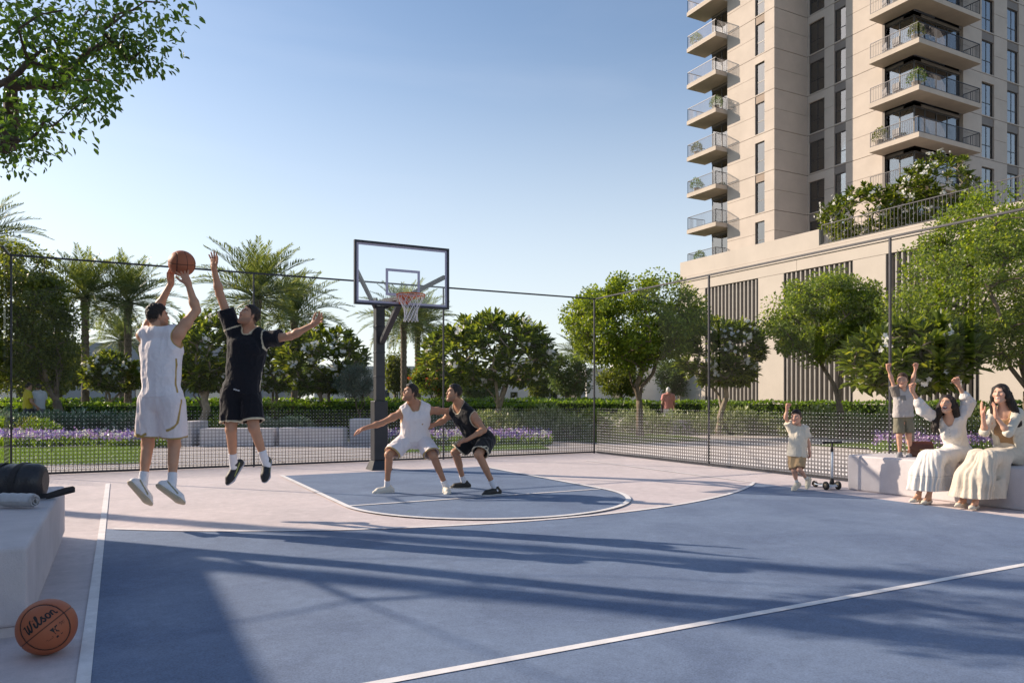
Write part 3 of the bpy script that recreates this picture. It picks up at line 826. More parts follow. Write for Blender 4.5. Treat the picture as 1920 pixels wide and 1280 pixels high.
def skeleton(base, fork, tips, r_trunk, r_tip, wob=0.12, trunk_pts=4, rng=RNG, limbs=4, power=0.5, attach=0.0):
    """nodes grown from a trunk out to every tip; returns MB of tapered limbs"""
    base = np.array(base, float); fork = np.array(fork, float); tips = np.array(tips, float)
    nodes = [base]; par = [-1]
    for i in range(1, trunk_pts + 1):
        t = i / trunk_pts
        p = base + (fork - base) * t + (rng.normal(0, wob * 0.35, 3) * np.array([1, 1, 0.2]) if i < trunk_pts else 0)
        nodes.append(p); par.append(len(nodes) - 2)
    froot = len(nodes) - 1
    order = np.argsort(np.linalg.norm(tips - fork, axis=1))
    # main limbs reach towards groups of tips by bearing
    cen = tips.mean(0); ang = np.arctan2(tips[:, 1] - fork[1], tips[:, 0] - fork[0])
    for li in range(limbs):
        a0 = -math.pi + 2 * math.pi * li / limbs; sel = (ang >= a0) & (ang < a0 + 2 * math.pi / limbs)
        if sel.sum() < 2: continue
        tgt = fork + (tips[sel].mean(0) - fork) * 0.75
        prev = froot
        for i in range(1, 5):
            t = i / 4; p = fork + (tgt - fork) * t + rng.normal(0, wob * 0.5, 3); p[2] += 0.18 * np.linalg.norm(tgt - fork) * math.sin(t * math.pi) * 0.3
            nodes.append(p); par.append(prev); prev = len(nodes) - 1
    tipnode = []
    start = froot if attach == 0 else max(1, int(trunk_pts * (1 - attach)))
    for ti in order:
        tp = tips[ti]; A = np.array(nodes[start:])
        dv = tp - A; dist = np.linalg.norm(dv, axis=1); cost = dist + 0.6 * np.maximum(0, -dv[:, 2])
        j = int(np.argmin(cost)) + start; p0 = nodes[j]; seg = np.linalg.norm(tp - p0); n = 3 if seg > 0.5 else 2; prev = j
        for i in range(1, n + 1):
            t = i / n; p = p0 + (tp - p0) * t
            if i < n: p = p + rng.normal(0, wob * 0.25 * seg, 3); p[2] += 0.06 * seg
            nodes.append(p); par.append(prev); prev = len(nodes) - 1
        tipnode.append(prev)
    cnt = np.zeros(len(nodes)); cnt[tipnode] = 1
    for i in range(len(nodes) - 1, 0, -1): cnt[par[i]] += cnt[i]
    tot = max(cnt[froot], 1)
    rad = r_tip + (r_trunk * 0.86 - r_tip) * (np.maximum(cnt, 0.5) / tot) ** power
    m = MB(); pts = [Vector(n) for n in nodes]
    tr = [0] + list(range(1, froot + 1))
    m.tube([pts[i] for i in tr], [r_trunk * (1.35 if i == 0 else 1.0 - 0.14 * i / froot) for i in tr], 10)
    for i in range(froot + 1, len(nodes)):
        p = par[i]; r0 = min(rad[p], rad[i] * 1.35 + 0.004) if p != froot else rad[i] * 1.15
        m.tube([pts[p], pts[i]], [r0, rad[i]], 6 if rad[i] > 0.02 else 4, False)
    return m

def crown_tips(c, r, n, rng, shell=0.55, squash=0.0, lobes=7, lump=0.28):
    """points spread through a lumpy crown: c centre, r radii"""
    c = np.array(c, float); r = np.array(r, float)
    ld = unit(rng.normal(size=(lobes, 3))); la = rng.uniform(-lump, lump, lobes)
    d = unit(rng.normal(size=(n, 3)))
    s = np.clip((d @ ld.T), 0, 1) ** 3 @ la
    rad = (shell + (1 - shell) * rng.random(n) ** 0.6) * (1 + s)
    p = c + d * rad[:, None] * r
    if squash: p[:, 2] = np.maximum(p[:, 2], c[2] - r[2] * squash)
    return p

def broad_tree(name, x, d, box, label, group=None, leaf='leaf', bark='bark', nclump=90, per=130, ll=0.12, lw=0.07, clump=0.30, r_trunk=0.13,
               fork_z=1.3, seed=0, base_z=0.0, thick=None, shell=0.45, flowers=None, limbs=4, lump=0.28, lean=0.0, cat='tree', gz=0.0):
    """leafy tree; box = photo pixels x0,x1,ytop,ybottom of its crown at distance d"""
    rng = np.random.default_rng(seed + 100)
    x0, x1, y0, y1 = box
    c = px((x0 + x1) / 2, (y0 + y1) / 2, d); rx = (x1 - x0) / 2 / FPX * d * 1.04; rz = (y1 - y0) / 2 / FPX * d * 1.04; nclump = int(nclump * 1.55); per = int(per * 1.35); ll *= 0.92; lw *= 0.95
    b = cw((x - 960) / FPX * d, d, base_z)
    root = empty(name, b, 0, label, cat, group)
    tips = crown_tips((0, 0, 0), (rx - clump * 0.6, (thick or rx) - clump * 0.6, rz - clump * 0.5), nclump, rng, shell, 0.9, lump=lump)
    # crown box is square to the view
    R = np.array([[CY, SY, 0], [-SY, CY, 0], [0, 0, 1]])
    tips = tips @ R.T + np.array(c - b)
    fork = np.array([(c.x - b.x) * 0.25 + lean, (c.y - b.y) * 0.25, fork_z])
    sk = skeleton((0, 0, -0.05), fork, tips, r_trunk, 0.008, 0.12, rng=rng, limbs=limbs)
    sk.build('trunk', M[bark], root)
    n = nclump * per
    ci = rng.integers(0, nclump, n); off = rng.normal(0, 1, (n, 3)); off /= np.maximum(1, np.linalg.norm(off, axis=1, keepdims=True) / 1.7)
    csz = rng.uniform(0.7, 1.35, nclump)[ci][:, None] * clump
    P = tips[ci] + off * csz * np.array([0.62, 0.62, 0.46])
    D = off * 0.6 + rng.normal(0, 0.7, (n, 3)); D[:, 2] -= 0.15
    Nn = rng.normal(0, 0.55, (n, 3)) + np.array([0, 0, 1.0])
    s = rng.uniform(0.7, 1.25, n)
    V, F = quads_np(P, D, Nn, ll * s, lw * s)
    o = link_mesh('crown', mesh_np('crown', V, F, M[leaf]), root)
    if flowers:
        nf = 260; fi = rng.integers(0, nclump, nf); fo = rng.normal(0, 1, (nf, 3)); fo[:, 2] = np.abs(fo[:, 2]) * 0.8
        fp = np.repeat(tips[fi] + fo * clump * 0.5, 4, 0); k = len(fp)
        V, F = quads_np(fp + rng.normal(0, 0.04, (k, 3)), rng.normal(size=(k, 3)), rng.normal(size=(k, 3)), 0.12, 0.1)
        link_mesh('blossom', mesh_np('blossom', V, F, M[flowers]), root)
    return root

def rosettes(T, rng, nl=13, L=0.30, W=0.085, out=None):
    """whorls of long leaves at the branch ends"""
    n = len(T); P = np.repeat(T, nl, 0); k = len(P)
    az = rng.random(k) * 2 * math.pi; el = rng.uniform(-0.35, 1.25, k)
    D = np.stack([np.cos(az) * np.cos(el), np.sin(az) * np.cos(el), np.sin(el)], 1)
    if out is not None: D = unit(D + np.repeat(out, nl, 0) * 0.45)
    P = P + D * 0.03; P[:, 2] -= (1 - el / 1.25) * 0.05
    Nn = np.stack([-D[:, 0] * 0.6, -D[:, 1] * 0.6, np.ones(k)], 1) + rng.normal(0, 0.25, (k, 3))
    s = rng.uniform(0.65, 1.15, k)
    return leaves_np(P, D, Nn, L * s, W * s, 0.22)

def frangipani(x, d, box, label, seed, n=150, r_trunk=0.11, fork_z=0.9, base_z=0.0, L=0.30, W=0.09, nl=13, flow=16, group='frangipani trees in the garden', thick=None, bark='bark_pale', mtl='frangi', lump=0.25):
    rng = np.random.default_rng(seed + 500)
    x0, x1, y0, y1 = box
    c = px((x0 + x1) / 2, (y0 + y1) / 2, d); rx = (x1 - x0) / 2 / FPX * d; rz = (y1 - y0) / 2 / FPX * d
    b = cw((x - 960) / FPX * d, d, base_z)
    n = int(n * 1.6); root = empty('frangipani_tree', b, 0, label, 'tree', group)
    tips = crown_tips((0, 0, 0), (rx - L * 0.55, (thick or rx) - L * 0.55, rz - L * 0.55), n, rng, 0.62, 0.72, lump=lump)
    out = unit(tips / np.array([rx, rx, rz]))
    R = np.array([[CY, SY, 0], [-SY, CY, 0], [0, 0, 1]])
    out = out @ R.T; tips = tips @ R.T + np.array(c - b)
    fork = np.array([(c.x - b.x) * 0.2, (c.y - b.y) * 0.2, fork_z])
    skeleton((0, 0, -0.05), fork, tips, r_trunk, 0.016, 0.16, rng=rng, limbs=3).build('trunk', M[bark], root)
    V, F = rosettes(tips, rng, nl + 2, L * 1.1, W * 1.15, out)
    link_mesh('crown', mesh_np('crown', V, F, M[mtl]), root)
    fi = rng.choice(n, min(int(flow * 1.5), n), False); cl = 9
    fp = np.repeat(tips[fi] + out[fi] * 0.16 + np.array([0, 0, 0.08]), cl, 0) + rng.normal(0, 0.075, (len(fi) * cl, 3))
    pp = np.repeat(fp, 5, 0); k = len(pp); a = np.tile(np.arange(5) * 2 * math.pi / 5, len(fp)) + np.repeat(rng.random(len(fp)) * 6, 5)
    nn = np.repeat(unit(np.repeat(out[fi], cl, 0) + rng.normal(0, 0.4, (len(fp), 3))), 5, 0)
    t1 = unit(np.cross(nn, np.array([0.3, 0.2, 1.0]))); t2 = np.cross(nn, t1)
    D = t1 * np.cos(a)[:, None] + t2 * np.sin(a)[:, None] + nn * 0.25
    V, F = quads_np(pp, D, nn, 0.075, 0.06)
    link_mesh('blossom', mesh_np('blossom', V, F, M['petal']), root)
    return root

# --- palms: one prototype, copied
def palm_meshes(seed, trunk_h, R=2.3, nf=52):
    rng = np.random.default_rng(seed)
    tm = MB(); prof = []; n = int(trunk_h / 0.12)
    for i in range(n + 1):
        z = trunk_h * i / n; r = 0.20 - 0.045 * min(1, z / 1.5) + (0.022 if i % 2 else -0.008) + (0.07 * max(0, (z - trunk_h + 0.5) / 0.5))
        prof.append((r, z))
    tm.lathe(prof, 10)
    Vs = []; Fs = []; off = 0; rm = MB()
    for k in range(nf):
        az = k * 2.39996 + rng.normal(0, 0.15); u = (k + 0.5) / nf
        el = 1.45 - 1.75 * u ** 0.9 + rng.normal(0, 0.07); Ln = R * (0.86 + 0.25 * math.sin(u * 3.0)) * rng.uniform(0.92, 1.08)
        droop = 0.35 + 0.45 * u; m = 14
        pts = []; p = np.array([0, 0, trunk_h + 0.05]); e = el
        for i in range(m + 1):
            pts.append(p.copy()); e = el - droop * (i / m) ** 1.5 * 1.5
            p = p + Ln / m * np.array([math.cos(az) * math.cos(e), math.sin(az) * math.cos(e), math.sin(e)])
        pts = np.array(pts)
        rm.tube([Vector(q) for q in pts[::2]], [0.022 - 0.017 * i / (m // 2) for i in range(m // 2 + 1)], 3, False)
        nl = 46; ts = np.linspace(0.16, 0.995, nl); idx = ts * m; i0 = np.minimum(idx.astype(int), m - 1); fr = (idx - i0)[:, None]
        B = pts[i0] * (1 - fr) + pts[i0 + 1] * fr; T = unit(pts[i0 + 1] - pts[i0])
        side = np.array([-math.sin(az), math.cos(az), 0.0]); upv = unit(np.cross(np.broadcast_to(side, T.shape), T)); upv *= np.sign(upv[:, 2:3] + 1e-6)
        for sgn in (-1, 1):
            D = T * 0.75 + sgn * side * 0.75 + upv * rng.uniform(0.1, 0.45, (nl, 1)) + rng.normal(0, 0.08, (nl, 3))
            ll = (0.42 * np.sin(np.clip(ts * 1.1, 0, 1) * math.pi * 0.86 + 0.35) + 0.10) * (R / 2.3)
            V, F = quads_np(B, D, T * 0.2 + upv + rng.normal(0, 0.2, (nl, 3)), ll, 0.034 * (R / 2.3))
            Vs.append(V); Fs.append(F + off); off += len(V)
    me_t = tm.mesh('trunk', M['palm_trunk']); me_r = rm.mesh('rachis', M['frond'])
    return me_t, mesh_np('crown', np.concatenate(Vs), np.concatenate(Fs), M['frond']), me_r
PALM = [palm_meshes(1, 5.0), palm_meshes(2, 6.4)]
def palm(x, d, ytop_trunk, label, var=0, rz=0.0, base=None, s=None, at=None, tilt=(0, 0)):
    """palm whose trunk top shows at photo row ytop_trunk"""
    h = CAM_H + (HORIZ - ytop_trunk) * d / FPX if at is None else ytop_trunk
    th = 5.0 if var == 0 else 6.4
    b = cw((x - 960) / FPX * d, d) if at is None else cw(*at)
    r = empty('date_palm', b, rz, label, 'palm tree', 'date palms in the garden')
    r.rotation_euler = (tilt[0], tilt[1], rz)
    t, c, q = PALM[var]; s = s or 1.0
    o = link_mesh('trunk', t, r); o.scale = (1, 1, (h) / th)
    o = link_mesh('crown', c, r); o.location = (0, 0, h - th * s); o.scale = (s, s, s)
    o2 = link_mesh('rachis', q, o)
    return r
palm(160, 34, 560, 'date palm with a full crown between the big dark tree and the shooter', 0, 0.3, s=1.15)
palm(240, 35, 570, 'date palm standing just behind the raised ball', 1, 1.7, s=1.15)
palm(228, 46, 640, 'small distant date palm low between two tall palms', 0, 2.5, s=0.95)
palm(482, 32, 562, 'tall date palm behind the raised hand of the black-shirted jumper', 0, 4.0, s=1.28)
palm(552, 36, 600, 'date palm behind the outstretched arm of the black-shirted jumper', 1, 5.1, s=1.2)
palm(757, 40, 605, 'date palm directly behind the hoop', 0, 0.9, s=1.15)
palm(783, 43, 620, 'date palm right of the hoop, half hidden by the backboard', 1, 2.2, s=1.1)
palm(-42, 32, 452, 'date palm cut by the left edge of the picture above the dark tree', 1, 3.3, s=1.1)
palm(1085, 52, 668, 'small distant date palm left of the tall forked tree', 0, 3.0, s=0.9)
palm(0, 0, 11.5, 'tall date palm out of frame whose shadow crosses the court', 1, 0.5, s=0.9, at=(-14.5, 12.1))
palm(0, 0, 12.6, 'tall date palm out of frame left, nearer than the other', 0, 2.5, s=0.9, at=(-16.5, 11.25))

# --- broad-leaved trees
broad_tree('dark_tree', 128, 27, (-70, 152, 455, 742), 'big dark leafy tree at the left edge', leaf='leaf_dark', nclump=165, per=125, ll=0.13, lw=0.078, clump=0.38, r_trunk=0.17, fork_z=1.2, seed=1, bark='bark')
broad_tree('forked_tree', 1200, 26, (1058, 1330, 510, 712), 'leafy green tree with a three-way forked trunk beyond the fence corner', nclump=150, per=130, ll=0.12, lw=0.075, clump=0.33, r_trunk=0.13, fork_z=1.25, seed=2, limbs=3)
broad_tree('leafy_tree', 1575, 25, (1440, 1690, 503, 692), 'round leafy green tree in front of the middle louvre screen', nclump=135, per=140, ll=0.115, lw=0.07, clump=0.32, r_trunk=0.12, fork_z=1.15, seed=3, limbs=3)
broad_tree('leafy_tree', 1940, 19.5, (1690, 2110, 365, 690), 'large leafy tree filling the right edge before the terrace', nclump=220, per=140, ll=0.095, lw=0.06, clump=0.34, r_trunk=0.16, fork_z=1.5, seed=4, limbs=4, lump=0.35)
broad_tree('round_tree', 741, 44, (718, 772, 668, 736), 'small round dark tree beside the hoop post', leaf='leaf_dark', nclump=40, per=90, ll=0.16, lw=0.1, clump=0.28, r_trunk=0.10, fork_z=1.0, seed=5)
broad_tree('flame_tree', 812, 37, (768, 862, 672, 748), 'flame tree with orange blossom above the white-clad crouching player', leaf='leaf', nclump=50, per=90, ll=0.14, lw=0.08, clump=0.3, r_trunk=0.09, fork_z=1.0, seed=6, flowers='flame')
broad_tree('olive_tree', 677, 27, (632, 706, 682, 752), 'grey-green olive tree just left of the hoop post', leaf='olive', nclump=55, per=120, ll=0.075, lw=0.022, clump=0.24, r_trunk=0.035, fork_z=0.7, seed=7)
broad_tree('olive_tree', 385, 25, (335, 410, 672, 742), 'grey-green olive tree behind the white-shirted shooter', leaf='olive', nclump=50, per=120, ll=0.075, lw=0.022, clump=0.24, r_trunk=0.035, fork_z=0.7, seed=17)
for i, (x, d, bx, lb) in enumerate([
        (1062, 46, (1015, 1112, 655, 742), 'dark tree standing left of the fence corner post'),
        (1012, 52, (985, 1040, 690, 745), 'small dark tree under the frangipani at centre'),
        (890, 48, (845, 935, 688, 748), 'soft green tree behind the black-clad stooping player'),
        (1165, 48, (1125, 1210, 680, 745), 'dark tree seen under the forked tree'),
        (1262, 50, (1230, 1300, 668, 745), 'green tree behind the walking person in pink'),
        (40, 44, (-20, 100, 610, 742), 'dark tree behind the big dark tree at far left'),
        (560, 50, (520, 610, 680, 745), 'soft dark tree far behind the left frangipani'),
        (110, 38, (70, 175, 640, 745), 'bushy dark tree above the two strollers')]):
    broad_tree('garden_tree', x, d, bx, lb, 'trees far back in the garden', leaf='leaf_dark' if i % 2 else 'leaf_far', nclump=45, per=80, ll=0.17, lw=0.10, clump=0.36, r_trunk=0.10, fork_z=1.3, seed=30 + i)

# --- frangipani trees
frangipani(206, 33, (150, 264, 658, 742), 'small frangipani tree left of the shooter', 1, 90, 0.09, 0.8)
frangipani(380, 23.5, (318, 470, 578, 752), 'frangipani tree behind the shooter and the black-shirted jumper', 2, 150, 0.13, 1.3)
frangipani(608, 29, (500, 702, 612, 752), 'broad frangipani tree between the jumpers and the hoop post', 3, 190, 0.11, 0.8, flow=34)
frangipani(515, 33, (474, 560, 640, 745), 'narrow frangipani tree half behind the black-shirted jumper', 4, 70, 0.10, 1.0)
frangipani(938, 25, (806, 1038, 583, 742), 'spreading frangipani tree right of the stooping players', 5, 210, 0.12, 1.0, flow=34)
frangipani(1350, 27, (1282, 1452, 585, 742), 'frangipani tree before the first louvre screen', 6, 150, 0.12, 0.9, flow=22)
frangipani(1700, 18.5, (1588, 1836, 600, 752), 'large-leaved frangipani behind the cheering boy on the bench', 7, 150, 0.11, 0.9, L=0.34, W=0.11, flow=20)
frangipani(1625, 40.5, (1545, 1702, 345, 470), 'frangipani tree on the podium terrace, left of the pair', 8, 150, 0.10, 1.0, base_z=9.45, group='terrace trees', flow=40)
frangipani(1735, 38.5, (1660, 1815, 308, 440), 'frangipani tree on the podium terrace, right of the pair', 9, 150, 0.10, 1.0, base_z=9.45, group='terrace trees', flow=40)

# --- tree overhanging the top left corner, trunk out of frame
def overhang():
    rng = np.random.default_rng(77)
    b = cw(-8.2, 8.4); root = empty('overhanging_tree', b, 0, 'tree branches with small leaves hanging into the top left corner', 'tree')
    cl = []
    for x, y, d in [(20, 15, 7.2), (70, 20, 7.0), (120, 15, 7.3), (170, 20, 6.9), (215, 25, 7.2), (265, 12, 7.0), (300, 2, 7.1), (40, 55, 7.0), (90, 50, 7.4),
                    (140, 55, 7.0), (185, 60, 7.2), (230, 55, 6.9), (270, 75, 7.0), (285, 82, 7.2), (20, 85, 7.1), (60, 85, 7.3), (105, 85, 7.0), (165, 95, 7.1), (205, 85, 7.3),
                    (258, 105, 7.0), (245, 115, 7.1), (110, 125, 7.0), (135, 135, 7.2), (70, 100, 7.0), (150, 155, 7.0), (172, 148, 7.1), (118, 165, 7.2), (190, 152, 7.0), (20, 130, 7.1), (40, 140, 6.9),
                    (165, 180, 7.0), (15, 190, 7.1), (35, 212, 7.0), (60, 225, 7.1), (85, 232, 7.0), (105, 238, 7.0), (30, 240, 7.1), (62, 262, 7.0), (15, 265, 7.0), (5, 280, 7.1), (25, 275, 7.0), (-30, 100, 7.2), (-40, 200, 7.1), (-50, 20, 7.2), (-60, 270, 7.0)]:
        cl.append(px(x + rng.normal(0, 4), y + rng.normal(0, 4), d + rng.normal(0, 0.35)) - b)
    vis = len(cl)
    for k in range(12):
        cl.append(cw(-8.0 + rng.normal(0, 1.7), 8.0 + rng.normal(0, 1.5), 5.6 + rng.normal(0, 0.9)) - b)
    cl = np.array([tuple(c) for c in cl])
    for i in range(vis, len(cl)):    # the rest of the crown stays out of the picture
        q = Vector(cl[i]) + b; cx = CY * q.x - SY * q.y; cy = SY * q.x + CY * q.y
        lim = -0.74 * cy
        if cx > lim: cl[i] = np.array(tuple(cw(lim - rng.random() * 1.5, cy, q.z) - b))
    skeleton((0, 0, -0.05), (0.15, -0.1, 3.0), cl, 0.15, 0.004, 0.12, rng=rng, limbs=5, power=0.85).build('trunk', M['bark_dark'], root)
    cnt_ = np.array([70 if q % 3 else 120 for q in range(len(cl))]); n = int(cnt_.sum())
    ci = np.repeat(np.arange(len(cl)), cnt_); off = rng.normal(0, 1, (n, 3)); off /= np.maximum(1, np.linalg.norm(off, axis=1, keepdims=True) / 1.75)
    P = cl[ci] + off * np.array([0.16, 0.16, 0.12]) * rng.uniform(0.7, 1.4, len(cl))[ci][:, None]
    D = off * 0.5 + rng.normal(0, 0.6, (n, 3)); D[:, 2] -= 0.35
    s = rng.uniform(0.7, 1.3, n)
    V, F = leaves_np(P, D, rng.normal(0, 0.6, (n, 3)) + np.array([0, 0, 1.0]), 0.068 * s, 0.033 * s, 0.15)
    link_mesh('crown', mesh_np('crown', V, F, M['leaf_over']), root)
overhang()

# --- hedges
def hedge(p0, p1, w, h, label, seed, dens=260, ls=0.055):
    rng = np.random.default_rng(seed); p0 = Vector((*p0, 0)); p1 = Vector((*p1, 0)); Ln = (p1 - p0).length
    r = empty('clipped_hedge', p0, math.atan2(p1.y - p0.y, p1.x - p0.x), label, 'hedge')
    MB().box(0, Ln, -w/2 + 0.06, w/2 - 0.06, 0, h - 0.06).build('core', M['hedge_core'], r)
    Ps = []; Ns = []
    for (ax, cnt) in (('t', int(Ln * w * dens)), ('f', int(Ln * h * dens)), ('b', int(Ln * h * dens * 0.3)), ('e', int(w * h * dens * 2))):
        a = rng.random(cnt); c = rng.random(cnt); j = rng.normal(0, 0.025, cnt) + 0.02 * np.sin(a * Ln * 3)
        if ax == 't': Ps.append(np.stack([a * Ln, (c - 0.5) * w, h + j], 1)); Ns.append(np.tile([0, 0, 1.0], (cnt, 1)))
        elif ax == 'f': Ps.append(np.stack([a * Ln, -w/2 + j, c * h], 1)); Ns.append(np.tile([0, -1.0, 0.3], (cnt, 1)))
        elif ax == 'b': Ps.append(np.stack([a * Ln, w/2 + j, c * h], 1)); Ns.append(np.tile([0, 1.0, 0.3], (cnt, 1)))
        else: Ps.append(np.stack([np.where(a < 0.5, 0, Ln) + j, (c - 0.5) * w, rng.random(cnt) * h], 1)); Ns.append(np.tile([-1.0, 0, 0.3], (cnt, 1)))
    P = np.concatenate(Ps); Nn = np.concatenate(Ns); n = len(P)
    Nn = Nn + rng.normal(0, 0.6, (n, 3)); D = rng.normal(0, 1, (n, 3)) + np.array([0, 0, 0.5]); s = rng.uniform(0.7, 1.3, n)
    V, F = quads_np(P, D, Nn, ls * 1.5 * s, ls * s)
    o = link_mesh('leaves', mesh_np('leaves', V, F, M['hedge']), r); o['kind'] = 'stuff'
    return r
def cxy(x, d): q = cw((x - 960) / FPX * d, d); return (q.x, q.y)
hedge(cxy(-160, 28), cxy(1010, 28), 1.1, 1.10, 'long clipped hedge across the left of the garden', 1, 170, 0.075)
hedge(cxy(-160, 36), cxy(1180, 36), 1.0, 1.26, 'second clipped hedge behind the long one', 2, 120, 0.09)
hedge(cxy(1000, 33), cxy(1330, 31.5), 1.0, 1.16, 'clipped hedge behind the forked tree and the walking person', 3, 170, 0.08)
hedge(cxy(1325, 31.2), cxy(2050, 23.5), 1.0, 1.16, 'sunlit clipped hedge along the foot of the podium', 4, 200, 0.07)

# --- shrubs: three kinds, copied round the beds
def shrub_mesh(seed, mtl, r=0.55, h=0.62, n=900, ll=0.10, lw=0.04):
    rng = np.random.default_rng(seed); d = unit(rng.normal(size=(n, 3))); d[:, 2] = np.abs(d[:, 2])
    lob = unit(rng.normal(size=(6, 3))); s = np.clip(d @ lob.T, 0, 1) ** 3 @ rng.uniform(-0.15, 0.3, 6)
    rad = (0.55 + 0.45 * rng.random(n) ** 0.5) * (1 + s)
    P = d * rad[:, None] * np.array([r, r, h]); D = d + rng.normal(0, 0.5, (n, 3)); sz = rng.uniform(0.7, 1.3, n)
    V, F = quads_np(P, D, rng.normal(0, 0.6, (n, 3)) + np.array([0, 0, 1.0]), ll * sz, lw * sz)
    return mesh_np('foliage', V, F, M[mtl])
def stem_mesh():
    m = MB(); rng = random.Random(5)
    for k in range(6):
        a = rng.random() * 6.28; m.tube([(0, 0, 0), (0.15 * math.cos(a), 0.15 * math.sin(a), 0.2), (0.3 * math.cos(a), 0.3 * math.sin(a), 0.42)], [0.012, 0.009, 0.004], 4, False)
    return m.mesh('stem', M['bark'])
SH = {'varieg': [shrub_mesh(1, 'varieg'), shrub_mesh(2, 'varieg')], 'silver': [shrub_mesh(3, 'silver'), shrub_mesh(4, 'silver')], 'green': [shrub_mesh(5, 'hedge'), shrub_mesh(6, 'leaf_dark')]}
STEM = stem_mesh()
rs = random.Random(21)
ORD = 'first second third fourth fifth sixth seventh eighth ninth tenth eleventh twelfth thirteenth fourteenth fifteenth sixteenth seventeenth eighteenth nineteenth twentieth'.split() + ['twenty-first', 'twenty-second', 'twenty-third']
def shrubs(kind, x0, x1, y0, y1, n, label, group, s0=0.8, s1=1.25):
    """n shrubs of one kind scattered in the ground area seen between the given photo columns and rows"""
    for k in range(n):
        x = x0 + (x1 - x0) * (k + rs.random()) / n; y = y0 + (y1 - y0) * k / n + rs.uniform(-1.5, 1.5)
        p = gp(x, y); r = empty('shrub', p, rs.random() * 6.28, label + ', ' + ORD[k] + ' from the left', 'shrub', group)
        s = rs.uniform(s0, s1); r.scale = (s, s, s * rs.uniform(0.85, 1.1))
        link_mesh('foliage', rs.choice(SH[kind]), r); link_mesh('stem', STEM, r)
shrubs('silver', -60, 330, 820, 817, 18, 'silvery shrub in the row at left below the hedge', 'silvery shrubs at left', 1.15, 1.5)
shrubs('green', -60, 100, 826, 824, 4, 'green shrub at far left behind the purple flowers', 'green shrubs at far left', 0.9, 1.2)
shrubs('green', 400, 500, 816, 818, 5, 'green shrub beyond the fence behind the jumping players', 'green shrubs behind jumpers', 1.0, 1.4)
shrubs('silver', 470, 570, 820, 820, 5, 'silvery shrub beyond the fence left of the hoop post', 'silvery shrubs by the block benches', 1.0, 1.3)
shrubs('silver', 790, 1010, 815, 817, 10, 'silvery shrub beyond the fence at centre', 'silvery shrubs at centre', 1.05, 1.4)
shrubs('varieg', 880, 1080, 820, 824, 9, 'pale variegated shrub at the centre bed', 'variegated shrubs at centre', 1.0, 1.35)
shrubs('green', 1000, 1130, 820, 820, 6, 'rounded green shrub near the fence corner', 'green shrubs at the fence corner', 1.1, 1.5)
shrubs('varieg', 1130, 1480, 812, 814, 16, 'variegated shrub along the hedge at right', 'variegated shrubs under the right hedge', 1.0, 1.3)
shrubs('varieg', 1480, 1960, 816, 838, 22, 'variegated shrub behind the cheering children and women', 'variegated shrubs behind the bench', 1.0, 1.35)

# --- flower beds (uncountable)
def flowerbed(name, x0, x1, y0, y1, n, label, mats=('purple', 'violet'), h=0.32):
    rng = np.random.default_rng(int(x0) + 1000)
    xs = rng.uniform(x0, x1, n); ys = rng.uniform(y0, y1, n); dd = CAM_H * FPX / (ys - HORIZ)
    cx_ = (xs - 960) / FPX * dd; P = np.stack([CY * cx_ + SY * dd, -SY * cx_ + CY * dd, np.zeros(n)], 1)
    keep = (np.sin(P[:, 0] * 2.1 + 1.3 * np.sin(P[:, 1] * 1.7)) + np.sin(P[:, 1] * 2.9 + P[:, 0]) * 0.7 + rng.normal(0, 0.7, n)) > -0.45
    P = P[keep]; n = len(P)
    hh = h * rng.uniform(0.6, 1.1, n)
    root = empty(name, P.mean(0), 0, label, 'flowers'); root['kind'] = 'stuff'
    P -= P.mean(0) * np.array([1, 1, 0])
    g = np.repeat(P, 4, 0); k = len(g)
    V, F = quads_np(g + rng.normal(0, 0.04, (k, 3)) * np.array([1, 1, 0]), rng.normal(0, 0.5, (k, 3)) + np.array([0, 0, 1.0]), rng.normal(size=(k, 3)), np.repeat(hh, 4), 0.05)
    link_mesh('foliage', mesh_np('foliage', V, F, M['hedge']), root)['kind'] = 'stuff'
    for q, mt in enumerate(mats):
        sel = (np.arange(n) % len(mats)) == q; g = np.repeat(P[sel] + np.stack([np.zeros(sel.sum())] * 2 + [hh[sel]], 1), 5, 0); k = len(g)
        V, F = quads_np(g + rng.normal(0, 0.035, (k, 3)), rng.normal(0, 1, (k, 3)) + np.array([0, 0, 0.4]), rng.normal(0, 1, (k, 3)), 0.065, 0.055)
        link_mesh('blossom', mesh_np('blossom', V, F, M[mt]), root)['kind'] = 'stuff'
flowerbed('flower_bed', -120, 330, 826, 838, 1700, 'purple flowers in a long bed at left behind the shooter', ('purple', 'purple', 'violet', 'petal'))
flowerbed('flower_bed', 552, 650, 797, 803, 260, 'pink and purple flowers beyond the block benches', ('purple',))
flowerbed('flower_bed', 700, 1030, 824, 835, 1300, 'purple flowers behind the two stooping players', ('purple', 'purple', 'violet', 'petal'))
flowerbed('flower_bed', 1250, 1400, 800, 806, 350, 'pale purple flowers beyond the long sunlit block', ('purple',))
flowerbed('flower_bed', 1640, 1960, 828, 850, 700, 'pale purple flowers seen through the fence behind the women', ('purple',))

